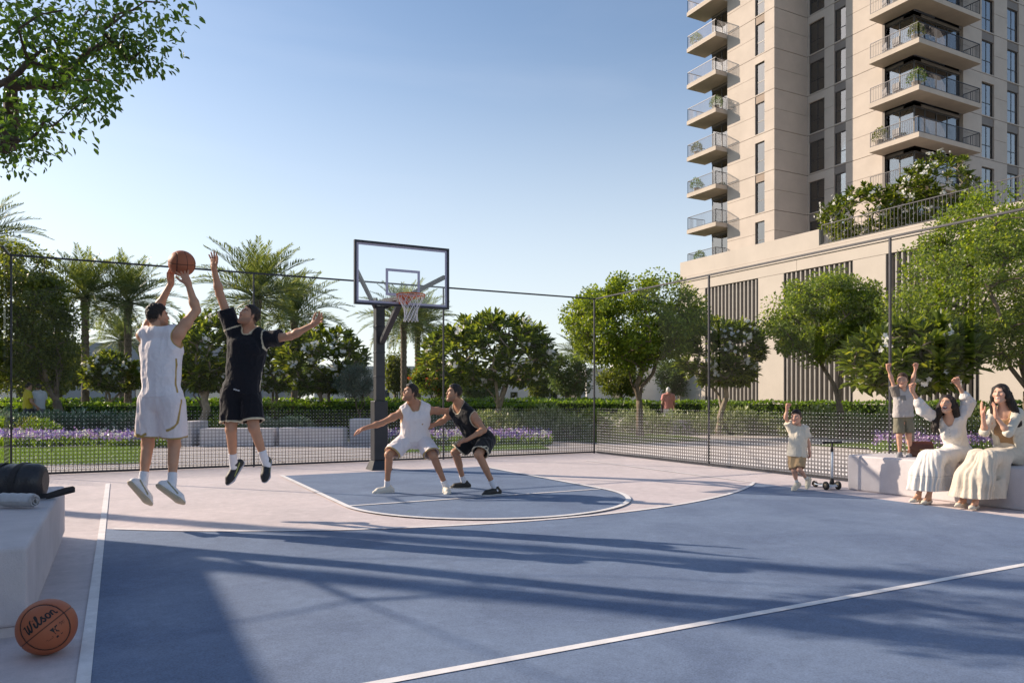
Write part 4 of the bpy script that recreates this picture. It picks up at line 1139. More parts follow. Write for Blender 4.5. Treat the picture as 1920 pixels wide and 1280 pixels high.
# --- grass blades on the lawns
def grass(pix, n, label, seed):
    rng = np.random.default_rng(seed); pts = [gp(x, y) for x, y in pix]; q = np.array([(p.x, p.y) for p in pts])
    lo, hi = q.min(0), q.max(0); C = rng.uniform(lo, hi, (n * 3, 2)); ins = np.zeros(len(C), bool)
    for i in range(len(q)):
        a, b = q[i], q[(i + 1) % len(q)]
        cond = (a[1] > C[:, 1]) != (b[1] > C[:, 1])
        xi = (b[0] - a[0]) * (C[:, 1] - a[1]) / (b[1] - a[1] + 1e-12) + a[0]
        ins ^= cond & (C[:, 0] < xi)
    C = C[ins][:n]; k = len(C); P = np.stack([C[:, 0], C[:, 1], np.full(k, 0.004)], 1)
    V, F = quads_np(P, rng.normal(0, 0.35, (k, 3)) + np.array([0, 0, 1.0]), rng.normal(size=(k, 3)), rng.uniform(0.04, 0.085, k), 0.012)
    o = link_mesh('grass', mesh_np('grass', V, F, M['grass'])); tag(o, label, 'grass', None, 'stuff')
grass(LAWNS[0], 16000, 'mown grass strip at left in front of the flowers', 1)
grass(LAWNS[1], 5000, 'mown grass strip behind the stooping players', 2)
grass(LAWNS[2], 7000, 'mown grass at the foot of the forked tree', 3)
grass(LAWNS[4], 5000, 'mown grass behind the scooter and the cheering boy', 4)

# --- plants and planters on the tower balconies
def potted(u, v, z, label, s=1.0, seed=0):
    r = empty('potted_plant', (u, v, z), seed * 1.3, label, 'potted plant', 'pot plants on the tower balconies'); r.scale = (s, s, s)
    MB().lathe([(0.16, 0), (0.2, 0.02), (0.24, 0.38), (0.26, 0.4), (0.22, 0.4), (0.2, 0.36)], 12).build('pot', M['slab'], r)
    o = link_mesh('foliage', SH['green'][seed % 2], r); o.location = (0, 0, 0.42); o.scale = (0.85, 0.85, 1.1)
ordn = ['lowest', 'second lowest', 'third lowest', 'fourth lowest', 'fifth lowest', 'sixth lowest', 'seventh lowest']
for k, v in ((0, 49.9), (2, 50.3), (3, 50.3), (4, 47.9), (6, 50.3)):
    potted(44.8, v, Z0 + k * FLH, 'pot plant on the %s far-corner balcony of the tower' % ordn[k], 1.1, k)
for k, u, v in ((2, 48.2, 35.0), (3, 48.3, 32.3), (4, 48.3, 32.3)):
    potted(u, v, Z0 + k * FLH, 'pot plant on the %s near-corner balcony of the tower' % ordn[k], 1.2, k + 1)
def chair(u, v, z, rz, label):
    r = empty('balcony_chair', (u, v, z), rz, label, 'chair', 'chairs on the tower balconies')
    MB().box(-0.28, 0.28, -0.28, 0.28, 0.3, 0.44).build('seat', M['curtain'], r, 0.03)
    MB().box(-0.28, 0.28, 0.2, 0.3, 0.442, 0.85).build('backrest', M['curtain'], r, 0.03)
    for a in (-0.25, 0.25):
        for b in (-0.25, 0.25): MB().box(a - 0.02, a + 0.02, b - 0.02, b + 0.02, 0, 0.299).build('leg', M['frame'], r)
for k in (2, 3, 4, 5):
    chair(48.3, 33.6, Z0 + k * FLH, 1.5, 'pale chair on the %s near-corner balcony, beside the rail' % ordn[k])
    chair(48.4, 34.5, Z0 + k * FLH, 1.2, 'pale chair on the %s near-corner balcony, farther along' % ordn[k])
# ------------------------------------------------------------------ people: smooth implicit bodies
M['skin'] = colmat('skin', 0.48, 0.35, 0.08, 260, 0.05, 25)
M['cloth'] = colmat('cloth', 0.85, 0.2, 0.12, 420, 0.03, 40, sheen=0.15, wrinkle=0.32)
M['hair'] = colmat('hair', 0.5, 0.35, 0.5, 180, 0.25, 120)
M['shoe'] = colmat('shoe', 0.55, 0.35, 0.08, 200, 0.04, 60)

def A3(v): return np.array(tuple(v), np.float32)
def cone(a, b, ra, rb, flat=None, k=None, clip=None, sub=False):
    return dict(t='c', a=A3(a), b=A3(b), ra=ra, rb=rb, flat=flat, k=k, clip=clip, sub=sub)
def ball(c, r, **kw): return cone(c, A3(c) + np.float32(1e-4), r, r, **kw)
def ell(c, r, R=None, k=None, clip=None, sub=False):
    return dict(t='e', c=A3(c), r=np.array(r, np.float32), R=np.eye(3, dtype=np.float32) if R is None else np.array(R, np.float32), k=k, clip=clip, sub=sub)

def prim_box(p):
    if p['t'] == 'c':
        m = max(p['ra'], p['rb']); 
        if p['flat']: m *= max(1.0, p['flat'][1])
        return np.minimum(p['a'], p['b']) - m, np.maximum(p['a'], p['b']) + m
    m = p['r'].max(); return p['c'] - m, p['c'] + m

def prim_d(p, X):
    """X (...,3)"""
    if p['t'] == 'c':
        ab = p['b'] - p['a']; q = X - p['a']; t = np.clip((q @ ab) / max(float(ab @ ab), 1e-12), 0, 1)
        q = q - t[..., None] * ab
        if p['flat']:
            n = A3(p['flat'][0]); s = p['flat'][1]; q = q + n * ((q @ n) * (1 / s - 1))[..., None]
        d = np.sqrt((q * q).sum(-1)) - (p['ra'] + t * (p['rb'] - p['ra']))
    else:
        q = (X - p['c']) @ p['R'] / p['r']; l = np.sqrt((q * q).sum(-1)); g = np.sqrt(((q / p['r']) ** 2).sum(-1))
        d = np.where(g > 1e-9, l * (l - 1) / np.maximum(g, 1e-9), -p['r'].min())
    if p['clip']:
        for pt, n in p['clip']: d = np.maximum(d, (X - A3(pt)) @ A3(n))
    return d.astype(np.float32)

_G = np.random.default_rng(5).random((32, 32, 32)).astype(np.float32)
def vnoise(X, f):
    Y = X * np.asarray(f, np.float32); i = np.floor(Y).astype(np.int32); w = (Y - i).astype(np.float32); w = w * w * (3 - 2 * w); i &= 31; j = (i + 1) & 31
    a = lambda x, y, z: _G[x, y, z]
    x0, y0, z0 = i[..., 0], i[..., 1], i[..., 2]; x1, y1, z1 = j[..., 0], j[..., 1], j[..., 2]; wx, wy, wz = w[..., 0], w[..., 1], w[..., 2]
    c00 = a(x0,y0,z0)*(1-wx)+a(x1,y0,z0)*wx; c10 = a(x0,y1,z0)*(1-wx)+a(x1,y1,z0)*wx
    c01 = a(x0,y0,z1)*(1-wx)+a(x1,y0,z1)*wx; c11 = a(x0,y1,z1)*(1-wx)+a(x1,y1,z1)*wx
    return (c00*(1-wy)+c10*wy)*(1-wz) + (c01*(1-wy)+c11*wy)*wz - 0.5

def field_mesh(prims, h, k=0.03, disp=None, subs=(), clips=()):
    """smooth union of prims on a grid -> surface-net mesh"""
    adds = [p for p in prims if not p['sub']]; sb = [p for p in prims if p['sub']] + list(subs)
    bx = [prim_box(p) for p in adds]
    lo = np.min([b[0] for b in bx], 0) - 4 * h - 0.01; hi = np.max([b[1] for b in bx], 0) + 4 * h + 0.01
    n = np.ceil((hi - lo) / h).astype(int) + 1
    F = np.full(tuple(n), 0.5, np.float32)
    ax = [lo[i] + np.arange(n[i]) * h for i in range(3)]
    def block(p, mg):
        a, b = prim_box(p); i0 = np.maximum(np.floor((a - mg - lo) / h).astype(int), 0); i1 = np.minimum(np.ceil((b + mg - lo) / h).astype(int) + 1, n)
        if (i1 <= i0).any(): return None, None
        X = np.stack(np.meshgrid(*[ax[q][i0[q]:i1[q]] for q in range(3)], indexing='ij'), -1).astype(np.float32)
        return tuple(slice(i0[q], i1[q]) for q in range(3)), X
    for p in adds:
        kk = p['k'] if p['k'] is not None else k; S, X = block(p, kk + 2 * h + 0.03)
        d = prim_d(p, X); f = F[S]
        e = np.maximum(kk - np.abs(f - d), 0) / max(kk, 1e-6)
        F[S] = np.minimum(f, d) - e * e * kk * 0.25
    if disp is not None or clips:
        S = np.abs(F) < 0.06; I = np.argwhere(S)
        X = (lo + I * h).astype(np.float32); fv = F[S]
        if disp is not None: fv = fv + disp(X).astype(np.float32)
        F[S] = fv
        for pt, nn in clips:
            G = np.meshgrid(*ax, indexing='ij', sparse=True); pt = A3(pt); nn = A3(nn)
            F = np.maximum(F, ((G[0] - pt[0]) * nn[0] + (G[1] - pt[1]) * nn[1] + (G[2] - pt[2]) * nn[2]).astype(np.float32))
    for p in sb:
        kk = p['k'] if p['k'] is not None else 0.008; S, X = block(p, kk + 2 * h + 0.02)
        if S is None: continue
        d = -prim_d(p, X); f = F[S]
        e = np.maximum(kk - np.abs(f - d), 0) / max(kk, 1e-6)
        F[S] = np.maximum(f, d) + e * e * kk * 0.25
    F[0] = F[-1] = 0.5; F[:, 0] = F[:, -1] = 0.5; F[:, :, 0] = F[:, :, -1] = 0.5
    return surface_nets(F, lo, h)

def surface_nets(F, lo, h):
    s = F < 0
    c = np.zeros(tuple(np.array(F.shape) - 1), np.int8)
    for i in (0, 1):
        for j in (0, 1):
            for l in (0, 1):
                c += s[i:F.shape[0]-1+i, j:F.shape[1]-1+j, l:F.shape[2]-1+l]
    act = (c > 0) & (c < 8); I = np.argwhere(act); idm = np.full(c.shape, -1, np.int32); idm[act] = np.arange(len(I))
    cor = np.array([(i, j, l) for i in (0, 1) for j in (0, 1) for l in (0, 1)])
    val = np.stack([F[I[:, 0]+o[0], I[:, 1]+o[1], I[:, 2]+o[2]] for o in cor], 1)
    acc = np.zeros((len(I), 3), np.float32); cnt = np.zeros(len(I), np.float32)
    for a in range(8):
        for b in range(a + 1, 8):
            if np.abs(cor[a] - cor[b]).sum() != 1: continue
            x = (val[:, a] < 0) != (val[:, b] < 0); va = val[x, a]; t = va / (va - val[x, b])
            acc[x] += cor[a] + t[:, None] * (cor[b] - cor[a]); cnt[x] += 1
    V = lo + (I + acc / cnt[:, None]) * h
    fs = []
    for axx in range(3):
        o = [0, 0, 0]; o[axx] = 1; b_, c_ = (axx + 1) % 3, (axx + 2) % 3
        A = s[tuple(slice(0, F.shape[q] - o[q]) for q in range(3))]; B = s[tuple(slice(o[q], None) for q in range(3))]
        E = np.argwhere(A != B); E = E[(E[:, b_] > 0) & (E[:, c_] > 0) & (E[:, b_] < c.shape[b_]) & (E[:, c_] < c.shape[c_])]
        ins = A[E[:, 0], E[:, 1], E[:, 2]]
        def cell(db, dc):
            q = E.copy(); q[:, b_] += db; q[:, c_] += dc; return idm[q[:, 0], q[:, 1], q[:, 2]]
        Q = np.stack([cell(-1, -1), cell(0, -1), cell(0, 0), cell(-1, 0)], 1)
        Q[~ins] = Q[~ins][:, ::-1]; fs.append(Q)
    Q = np.concatenate(fs); return V.astype(np.float32), Q[(Q >= 0).all(1)]

def relax(V, Q, it=1, lam=0.5):
    for _ in range(it):
        S = np.zeros_like(V); C = np.zeros(len(V), np.float32)
        for a, b in ((0, 1), (1, 2), (2, 3), (3, 0)):
            np.add.at(S, Q[:, a], V[Q[:, b]]); np.add.at(S, Q[:, b], V[Q[:, a]]); np.add.at(C, Q[:, a], 1); np.add.at(C, Q[:, b], 1)
        V = V + lam * (S / np.maximum(C, 1)[:, None] - V)
    return V

def nrm(v): v = np.asarray(v, float); return v / max(np.linalg.norm(v), 1e-9)
def lerp(a, b, t): return np.asarray(a, float) * (1 - t) + np.asarray(b, float) * t

SKIN = (0.50, 0.29, 0.19)
# ---- hands
def hand(w, d, pn, thumb, curl=0.3, spread=0.15, s=1.0, thumb_out=0.7, fist=False):
    """prims of one hand. w wrist, d finger direction, pn palm normal (the way the palm faces), thumb: side direction of the thumb"""
    w = np.asarray(w, float); d = nrm(d); pn = nrm(pn - d * np.dot(pn, d)); sd = nrm(np.cross(d, pn)); sd = sd if np.dot(sd, thumb) > 0 else -sd
    P = []; k = 0.009 * s
    pc = w + d * 0.045 * s
    P.append(cone(w - d * 0.01 * s, w + d * 0.03 * s, 0.027 * s, 0.030 * s, flat=(pn, 0.72), k=0.02))
    for q in (-0.024, -0.008, 0.008, 0.024):
        P.append(cone(w + d * 0.015 * s + sd * q * 0.7 * s, w + d * 0.085 * s + sd * q * s, 0.016 * s, 0.0125 * s, k=0.014))
    fl = [0.072, 0.082, 0.078, 0.062]      # index..little
    for i, q in enumerate((0.027, 0.009, -0.009, -0.027)):
        a = w + d * (0.088 - 0.004 * abs(i - 1)) * s + sd * q * s; L = fl[i] * s
        dd = nrm(d + sd * spread * (1.5 - i) * 0.6); ang = curl * (1 + 0.1 * i)
        segs = [0.45, 0.32, 0.25]; cur = a; dirn = dd; r = 0.0095 * s
        for j, sg in enumerate(segs):
            c_ = ang if j else ang * 0.8
            if fist: c_ = [1.35, 1.55, 1.2][j]
            dirn = nrm(dirn * math.cos(c_) + pn * math.sin(c_)) if j == 0 else nrm(dirn * math.cos(c_) + nrm(np.cross(np.cross(dirn, pn if not fist else (pn if j == 1 and False else pn)), dirn) if not fist else np.cross(sd, dirn) * (1 if np.dot(np.cross(sd, d), pn) > 0 else -1)) * math.sin(c_))
            nx = cur + dirn * L * sg * (0.9 if fist else 1.0); P.append(cone(cur, nx, r, r * 0.9, k=0.004 * s)); cur = nx; r *= 0.9
    tb = w + d * 0.022 * s + sd * 0.024 * s; td = nrm(d * 0.75 + sd * thumb_out + pn * 0.25)
    t1 = tb + td * 0.042 * s; t2 = t1 + nrm(td * 0.8 + d * 0.5 + pn * (0.9 if fist else 0.15) - sd * (0.5 if fist else 0)) * 0.034 * s; t3 = t2 + nrm(d * 0.7 + td * 0.3 + pn * (0.6 if fist else 0.1) - sd * (1.0 if fist else 0)) * 0.026 * s
    P += [cone(tb, t1, 0.016 * s, 0.012 * s, k=0.012), cone(t1, t2, 0.0115 * s, 0.0105 * s, k=0.004), cone(t2, t3, 0.0105 * s, 0.009 * s, k=0.004)]
    return P

# ---- head
def head_frame(fwd, up):
    f = nrm(fwd); u = nrm(np.asarray(up, float) - f * np.dot(up, f)); r = np.cross(f, u); return np.stack([r, f, u], 1)   # columns right, forward, up

def head_prims(c, R, s=1.0, mouth=0.0, smile=0.0, fem=False, child=False):
    zc = 0.84 if child else 1.0
    T = lambda x, y, z: np.asarray(c) + R @ (np.array([x, y, z * (zc if z < 0 else 1)]) * s)
    jw = 0.88 if fem else (0.92 if child else 1.0); cr = 1.03 if child else 1.0
    P = [ell(T(0, -0.014, 0.030), np.array([0.076 * cr, 0.097, 0.092]) * s, R, k=0.02),
         ell(T(0, 0.028, -0.035), np.array([0.060 * jw, 0.062, 0.080 * zc]) * s, R, k=0.03),
         cone(T(-0.050 * jw, 0.0, -0.066), T(-0.017, 0.058, -0.098 - mouth * 0.012), 0.024 * s, 0.023 * s, k=0.025), cone(T(0.050 * jw, 0.0, -0.066), T(0.017, 0.058, -0.098 - mouth * 0.012), 0.024 * s, 0.023 * s, k=0.025),
         ball(T(0, 0.066, -0.103 - mouth * 0.014), (0.018 if fem or child else 0.022) * s, k=0.02),
         cone(T(-0.036, 0.074, 0.030), T(0.036, 0.074, 0.030), (0.012 if fem or child else 0.0145) * s, (0.012 if fem or child else 0.0145) * s, k=0.014),
         ball(T(-0.040, 0.056, -0.020), 0.027 * s, k=0.022), ball(T(0.040, 0.056, -0.020), 0.027 * s, k=0.022),
         cone(T(0, 0.082, 0.020), T(0, (0.100 if not child else 0.094), -0.020), 0.0085 * s, 0.0112 * s, k=0.012),
         ball(T(-0.011, 0.090, -0.026), 0.0085 * s, k=0.007), ball(T(0.011, 0.090, -0.026), 0.0085 * s, k=0.007),
         cone(T(-0.020 - smile * 0.008, 0.077, -0.056 + smile * 0.006), T(0, 0.087, -0.056), 0.006 * s, 0.0078 * s, k=0.007), cone(T(0.020 + smile * 0.008, 0.077, -0.056 + smile * 0.006), T(0, 0.087, -0.056), 0.006 * s, 0.0078 * s, k=0.007),
         cone(T(-0.018 - smile * 0.006, 0.076, -0.067 - mouth * 0.018), T(0.018 + smile * 0.006, 0.076, -0.067 - mouth * 0.018), 0.0085 * s, 0.0085 * s, k=0.007)]
    for sx in (-1, 1):
        P.append(ell(T(sx * 0.078, -0.008, 0.002), np.array([0.009, 0.019, 0.030]) * s, R, k=0.008))
        P.append(ell(T(sx * 0.033, 0.090, 0.010), np.array([0.020, 0.013, 0.010]) * s, R, sub=True, k=0.014))
    if mouth > 0.05:
        P.append(ell(T(0, 0.088, -0.062 - mouth * 0.010), np.array([0.016 + 0.004 * smile, 0.020, 0.003 + 0.011 * mouth]) * s, R, sub=True, k=0.003))
    return P

def eye_prims(c, R, s=1.0):
    T = lambda x, y, z: np.asarray(c) + R @ (np.array([x, y, z]) * s)
    return [ball(T(sx * 0.033, 0.0735, 0.010), 0.0130 * s, k=0.002) for sx in (-1, 1)]

HL_Y = [-0.12, -0.06, -0.030, -0.008, 0.010, 0.022, 0.035, 0.055, 0.075, 0.11]
HL_Z = [-0.062, -0.058, -0.040, 0.018, -0.012, 0.018, 0.046, 0.062, 0.072, 0.076]
def hairline(X, L): return np.interp(L[:, 1], HL_Y, HL_Z) + vnoise(X, 160) * 0.008 + vnoise(X, 60) * 0.006
def face_color(V, c, R, s, skin, hairc, beard=0.0, mouth=0.0, smile=0.0, lips=None, brow=1.0, blush=0.0, zc=1.0, fade=0.5, scalp=True):
    L = (V - np.asarray(c)) @ R / s; L[:, 2] = np.where(L[:, 2] < 0, L[:, 2] / zc, L[:, 2]); x, y, z = np.abs(L[:, 0]), L[:, 1], L[:, 2]
    C = np.tile(np.array(skin, np.float32), (len(V), 1))
    def paint(w, col): 
        w = np.clip(w, 0, 1)[:, None]; C[:] = C * (1 - w) + np.array(col, np.float32) * w
    front = y > 0.02
    if scalp:
        hl = hairline(V, L); a_ = np.clip((z - hl) / 0.012 + 0.5, 0, 1) * (1 - fade * 0.55 * np.clip((0.04 - z) / 0.07, 0, 1)); paint(a_, hairc)
    if blush: paint(np.exp(-((x - 0.045) ** 2 + (z + 0.022) ** 2) / 0.0005) * front * blush, (skin[0] * 1.05, skin[1] * 0.72, skin[2] * 0.7))
    if beard:
        lim = np.interp(y, [-0.01, 0.02, 0.05, 0.08], [-0.02, -0.030, -0.050, -0.062]); b = np.clip((lim - z) / 0.020, 0, 1) * np.clip((z + 0.15) / 0.02, 0, 1) * np.clip((y + 0.012) / 0.01, 0, 1)
        paint(b * beard * 0.75, tuple(np.array(hairc) * 0.8 + np.array(skin) * 0.2)); mo = np.clip((0.034 - x) / 0.008, 0, 1) * np.clip((-0.036 - z) / 0.004, 0, 1) * np.clip((z + 0.056) / 0.004, 0, 1) * (y > 0.06); paint(mo * beard * 0.8, hairc)
    # eyes
    ed = ((x - 0.033) / 0.0135) ** 2 + ((z - 0.010) / 0.0055) ** 2
    paint(np.clip(1.9 - ed, 0, 1) * (y > 0.05) * 0.55, tuple(np.array(skin) * 0.28))
    paint((ed < 1) * (y > 0.05) * 1.0, (0.60, 0.57, 0.54)); 
    paint((((x - 0.033) / 0.0066) ** 2 + ((z - 0.0105) / 0.0062) ** 2 < 1) * (y > 0.05), (0.035, 0.02, 0.012))
    bz = 0.0315 - np.abs(x - 0.034) * 0.14
    paint(np.clip((0.0062 - np.abs(z - bz)) / 0.003, 0, 1) * np.clip((x - 0.012) / 0.006, 0, 1) * (x < 0.054) * (y > 0.04) * brow * 0.85, tuple(np.array(hairc)))
    # lips, mouth
    lc = lips or (skin[0] * 0.85, skin[1] * 0.55, skin[2] * 0.55); mz = -0.061 - mouth * 0.009; hw = 0.025 + 0.008 * smile; hh = 0.0095 + 0.014 * mouth
    zz = z - mz - smile * 0.006 * (x / 0.03) ** 2
    paint(((x / hw) ** 2 + (zz / hh) ** 2 < 1) * (y > 0.06), lc)
    if mouth > 0.05:
        paint(((x / (hw * 0.80)) ** 2 + (zz / (hh * 0.66)) ** 2 < 1) * (y > 0.045), (0.09, 0.015, 0.015))
        paint(((x / (hw * 0.72)) ** 2 + (zz / (hh * 0.62)) ** 2 < 1) * (zz > hh * 0.12) * (y > 0.045), (0.75, 0.72, 0.68))
    elif smile > 0.4:
        paint(((x / (hw * 0.78)) ** 2 + (zz / (hh * 0.52)) ** 2 < 1) * (y > 0.06), (0.78, 0.75, 0.70))
    return C

def frame_from(rt, up):
    r = nrm(rt); u = nrm(np.asarray(up, float) - r * np.dot(up, r)); f = np.cross(u, r); return np.stack([r, f, u], 1)

class Person:
    """J: joints in world space: head, neck, shl, elbl, wrl, shr, elbr, wrr, pel, hipl, hipr, knl, ankl, knr, ankr (l/r = the person's own)"""
    def __init__(s, name, label, J, q=1.0, fem=False, child=False, skin=SKIN, group=None, h=0.0065, hair=(0.02, 0.014, 0.011)):
        s.J = {k: np.array(tuple(v), float) for k, v in J.items()}; s.q = q; s.fem = fem; s.child = child; s.skin = skin; s.h = h; s.hairc = hair
        b = (s.J['ankl'] + s.J['ankr']) / 2
        s.base = np.array([b[0], b[1], min(s.J['ankl'][2], s.J['ankr'][2]) - 0.08 * q]); J = s.J
        s.root = empty('person', s.base, 0, label, 'person', group)
        sm = (J['shl'] + J['shr']) / 2; hm = (J['hipl'] + J['hipr']) / 2
        s.Rc = frame_from(J['shr'] - J['shl'], sm - hm); s.Rp = frame_from(J['hipr'] - J['hipl'], sm - hm); s.sm = sm; s.hm = hm
    def part(s, name, V, Q, mtl, col, parent=None, kind=None):
        V = V - s.base.astype(np.float32)
        o = link_mesh(name, mesh_np(name, V, Q, M[mtl], True, col), parent or s.root); return o
    def torso(s, g=0.0, k=0.045):
        """prims of trunk, grown by g"""
        J, q = s.J, s.q; f = s.Rc[:, 1]; P = []; fm = s.fem
        chest = s.sm * 0.72 + s.hm * 0.28; belly = s.sm * 0.38 + s.hm * 0.62
        wd = np.linalg.norm(J['shr'] - J['shl'])
        wch = wd * (0.40 if not fm else 0.37) + g; 
        P.append(ell(chest, (wch, 0.112 * q + g, 0.17 * q + g), s.Rc, k=k))
        P.append(ell(belly, ((0.138 if not fm else 0.118) * q + g, (0.098 if not fm else 0.086) * q + g, 0.18 * q + g), s.Rc, k=k))
        hw = (0.112 if not fm else 0.122) * q + g
        P.append(cone(J['hipl'] + (s.hm - J['hipl']) * 0.25 + s.Rp[:, 2] * 0.03 * q, J['hipr'] + (s.hm - J['hipr']) * 0.25 + s.Rp[:, 2] * 0.03 * q, hw, hw, flat=(s.Rp[:, 1], 0.92), k=k))
        for a in ('l', 'r'):
            sh = J['sh' + a]; inn = sh + (s.sm - sh) * 0.22
            P.append(cone(lerp(J['neck'], s.sm, 0.3), inn + s.Rc[:, 2] * 0.008, 0.050 * q + g, 0.052 * q + g, k=0.04))
            P.append(cone(inn - s.Rc[:, 2] * 0.03, belly + (sh - s.sm) * 0.42, 0.062 * q + g, 0.075 * q + g, k=0.05))
            if not (fm or s.child): P.append(cone(J['neck'] + s.Rc[:, 2] * 0.030 * q - s.Rc[:, 1] * 0.02 * q, lerp(J['neck'], sh, 0.72) + s.Rc[:, 2] * 0.010 * q, 0.045 * q + g * 0.8, 0.050 * q + g, k=0.04))
            if fm: P.append(ball(chest + f * 0.088 * q + (sh - s.sm) * 0.42 - s.Rc[:, 2] * 0.02, 0.062 * q + g, k=0.03))
            elif not s.child: P.append(ell(chest + f * 0.062 * q + (sh - s.sm) * 0.40 + s.Rc[:, 2] * 0.03, np.array([0.085, 0.055, 0.07]) * q + g, s.Rc, k=0.04))
        return P
    def arm(s, a, g=0.0, full=True):
        J, q = s.J, s.q; S, E, W = J['sh' + a], J['elb' + a], J['wr' + a]; t = 0.80 if s.fem else (0.92 if s.child else 1.0)
        P = [ball(S, 0.060 * q * t + g, k=0.03), cone(S, E, 0.052 * q * t + g, 0.041 * q * t + g, k=0.025)]
        if full:
            P.append(ball(lerp(S, E, 0.42), 0.051 * q * t + g, k=0.03))
            P += [cone(E, W, 0.042 * q * t, 0.027 * q * t, k=0.02), ball(lerp(E, W, 0.28), 0.0435 * q * t, k=0.03)]
        return P
    def leg(s, a, g=0.0):
        J, q = s.J, s.q; H, K, An = J['hip' + a], J['kn' + a], J['ank' + a]; t = 0.93 if s.fem else 1.0
        bk = nrm(np.cross(np.cross(nrm(K - H), nrm(An - K)), nrm(An - K))) if np.linalg.norm(np.cross(nrm(K - H), nrm(An - K))) > 0.05 else -s.Rp[:, 1]
        if np.dot(bk, s.Rp[:, 1]) > 0: bk = -bk
        s.bk = bk
        return [cone(H, K, 0.088 * q * t + g, 0.056 * q * t + g, k=0.04), ball(lerp(H, K, 0.35), 0.086 * q * t + g, k=0.04), ball(K, 0.055 * q * t + g, k=0.02),
                cone(K, An, 0.050 * q * t, 0.034 * q * t, k=0.02), cone(lerp(K, An, 0.18) + bk * 0.018 * q, lerp(K, An, 0.45) + bk * 0.014 * q, 0.046 * q * t, 0.040 * q * t, k=0.03)]
    def body(s, fwd, hands, up=(0, 0, 1), beard=0.0, mouth=0.0, smile=0.0, lips=None, hs=1.0, legs=True, feet=None, brow=1.0, blush=0.0, hh=0.0045, fade=0.5):
        """one skin: trunk, limbs, neck, head, hands"""
        J, q = s.J, s.q; s.hs = hs
        s.R = head_frame(fwd, up); hc = J['head']; s.hc = hc
        nk = cone(hc + s.R @ (np.array([0, -0.025, -0.055]) * hs), J['neck'], (0.044 if s.fem else 0.056) * (q if not s.child else 0.66), (0.050 if s.fem else 0.064) * q, k=0.03)
        low = cone(J['neck'], lerp(J['neck'], s.sm, 0.9), 0.06 * q, 0.07 * q, k=0.04)
        P = s.torso(0, 0.045) + s.arm('l') + s.arm('r') + [nk, low]
        if legs: P += s.leg('l') + s.leg('r')
        if feet:
            for pr in feet: P += pr
        Vs, Qs, Cs = [], [], []; off = 0
        def put(V, Q, C):
            nonlocal off
            Vs.append(V); Qs.append(Q + off); Cs.append(C); off += len(V)
        V, Q = field_mesh(P, s.h, 0.03); V = relax(V, Q, 1)
        put(V, Q, np.tile(np.array(s.skin, np.float32), (len(V), 1)))
        V, Q = field_mesh(head_prims(hc, s.R, hs, mouth, smile, s.fem, s.child) + [nk] + eye_prims(hc, s.R, hs), hh, 0.02); V = relax(V, Q, 1, 0.3)
        put(V, Q, face_color(V, hc, s.R, hs, s.skin, s.hairc, beard, mouth, smile, lips, brow * (0.7 if s.fem or s.child else 1), blush, 0.84 if s.child else 1.0, fade, True))
        for a, kw in hands.items():
            W = J['wr' + a]; E = J['elb' + a]
            hp_ = hand(W, **kw) + [cone(lerp(W, E, 0.25), W, (0.030 if not s.fem else 0.024) * q, (0.0265 if not s.fem else 0.021) * q, k=0.015)]
            V, Q = field_mesh(hp_, 0.0042 * max(kw.get('s', 1), 0.7), 0.006); put(V, Q, np.tile(np.array(s.skin, np.float32) * np.array([1.02, 0.93, 0.92], np.float32), (len(V), 1)))
        s.part('body', np.concatenate(Vs), np.concatenate(Qs), 'skin', np.concatenate(Cs))
    def short_hair(s, fade=0.6, top=0.014, line=0.052, col=None):
        """close crop: follows the skull and dies away along the hairline"""
        hc, R, hs = s.hc, s.R, s.hs; T = lambda x, y, z: hc + R @ (np.array([x, y, z]) * hs)
        P = [ell(T(0, -0.015, 0.033), np.array([0.0785, 0.100, 0.091 + top * 0.8]) * hs, R, k=0.02), ell(T(0, 0.028, 0.075), np.array([0.056, 0.050, 0.030 + top * 0.9]) * hs, R, k=0.03)]
        def D(X):
            L = (X - hc) @ R / hs; lift = np.clip((hairline(X, L) + 0.010 - L[:, 2]) / 0.016, 0, 1) * 0.03
            return vnoise(X, 150) * 0.007 + vnoise(X, 70) * 0.008 + lift - np.clip(L[:, 2] - 0.04, 0, 0.06) * top * 1.5
        V, Q = field_mesh(P, 0.0045, 0.02, D, (), [(T(0, 0, -0.06), -R[:, 2])]); V = relax(V, Q, 1, 0.35)
        c = np.array(col or s.hairc, np.float32); st = 0.75 + 0.6 * np.clip(vnoise(V, 140) + 0.5, 0, 1)
        s.part('hair', V, Q, 'hair', c * st[:, None])
    def cloth(s, name, prims, col, k=0.05, subs=(), clips=(), trim=None, tw=0.012, fold=0.015, ff=(17, 17, 7), fold2=0.006, hemtrim=True, stripes=None, h=None, mtl='cloth', nz=0.0, colfn=None, parent=None, seed=0.0, rel=1):
        """garment grown from the body; trim colours its openings"""
        so = np.float32(seed)
        def D(X): return (np.abs(vnoise(X + so, ff)) * 2 - 0.5) * fold + vnoise(X + so * 2, 34) * fold2
        V, Q = field_mesh(prims, h or s.h, k, D, subs, clips); V = relax(V, Q, rel)
        C = np.tile(np.array(col, np.float32), (len(V), 1))
        if trim is not None:
            hh_ = h or s.h; w = np.zeros(len(V), np.float32); sm = lambda dd: np.clip((tw - np.abs(dd)) / hh_ + 0.5, 0, 1)
            for p in subs:
                if p.get('mute') is None: w = np.maximum(w, sm(prim_d(p, V)))
            for pt, n in (clips if hemtrim else ()): w = np.maximum(w, sm((V - A3(pt)) @ A3(n)))
            for p in prims:
                if p['clip']:
                    dd = prim_d(dict(p, clip=None), V); near = np.clip((0.016 - np.abs(dd)) / 0.006, 0, 1) if p.get('hol') else (dd < 0.03).astype(np.float32)
                    for pt, n in p['clip']: w = np.maximum(w, near * sm((V - A3(pt)) @ A3(n)))
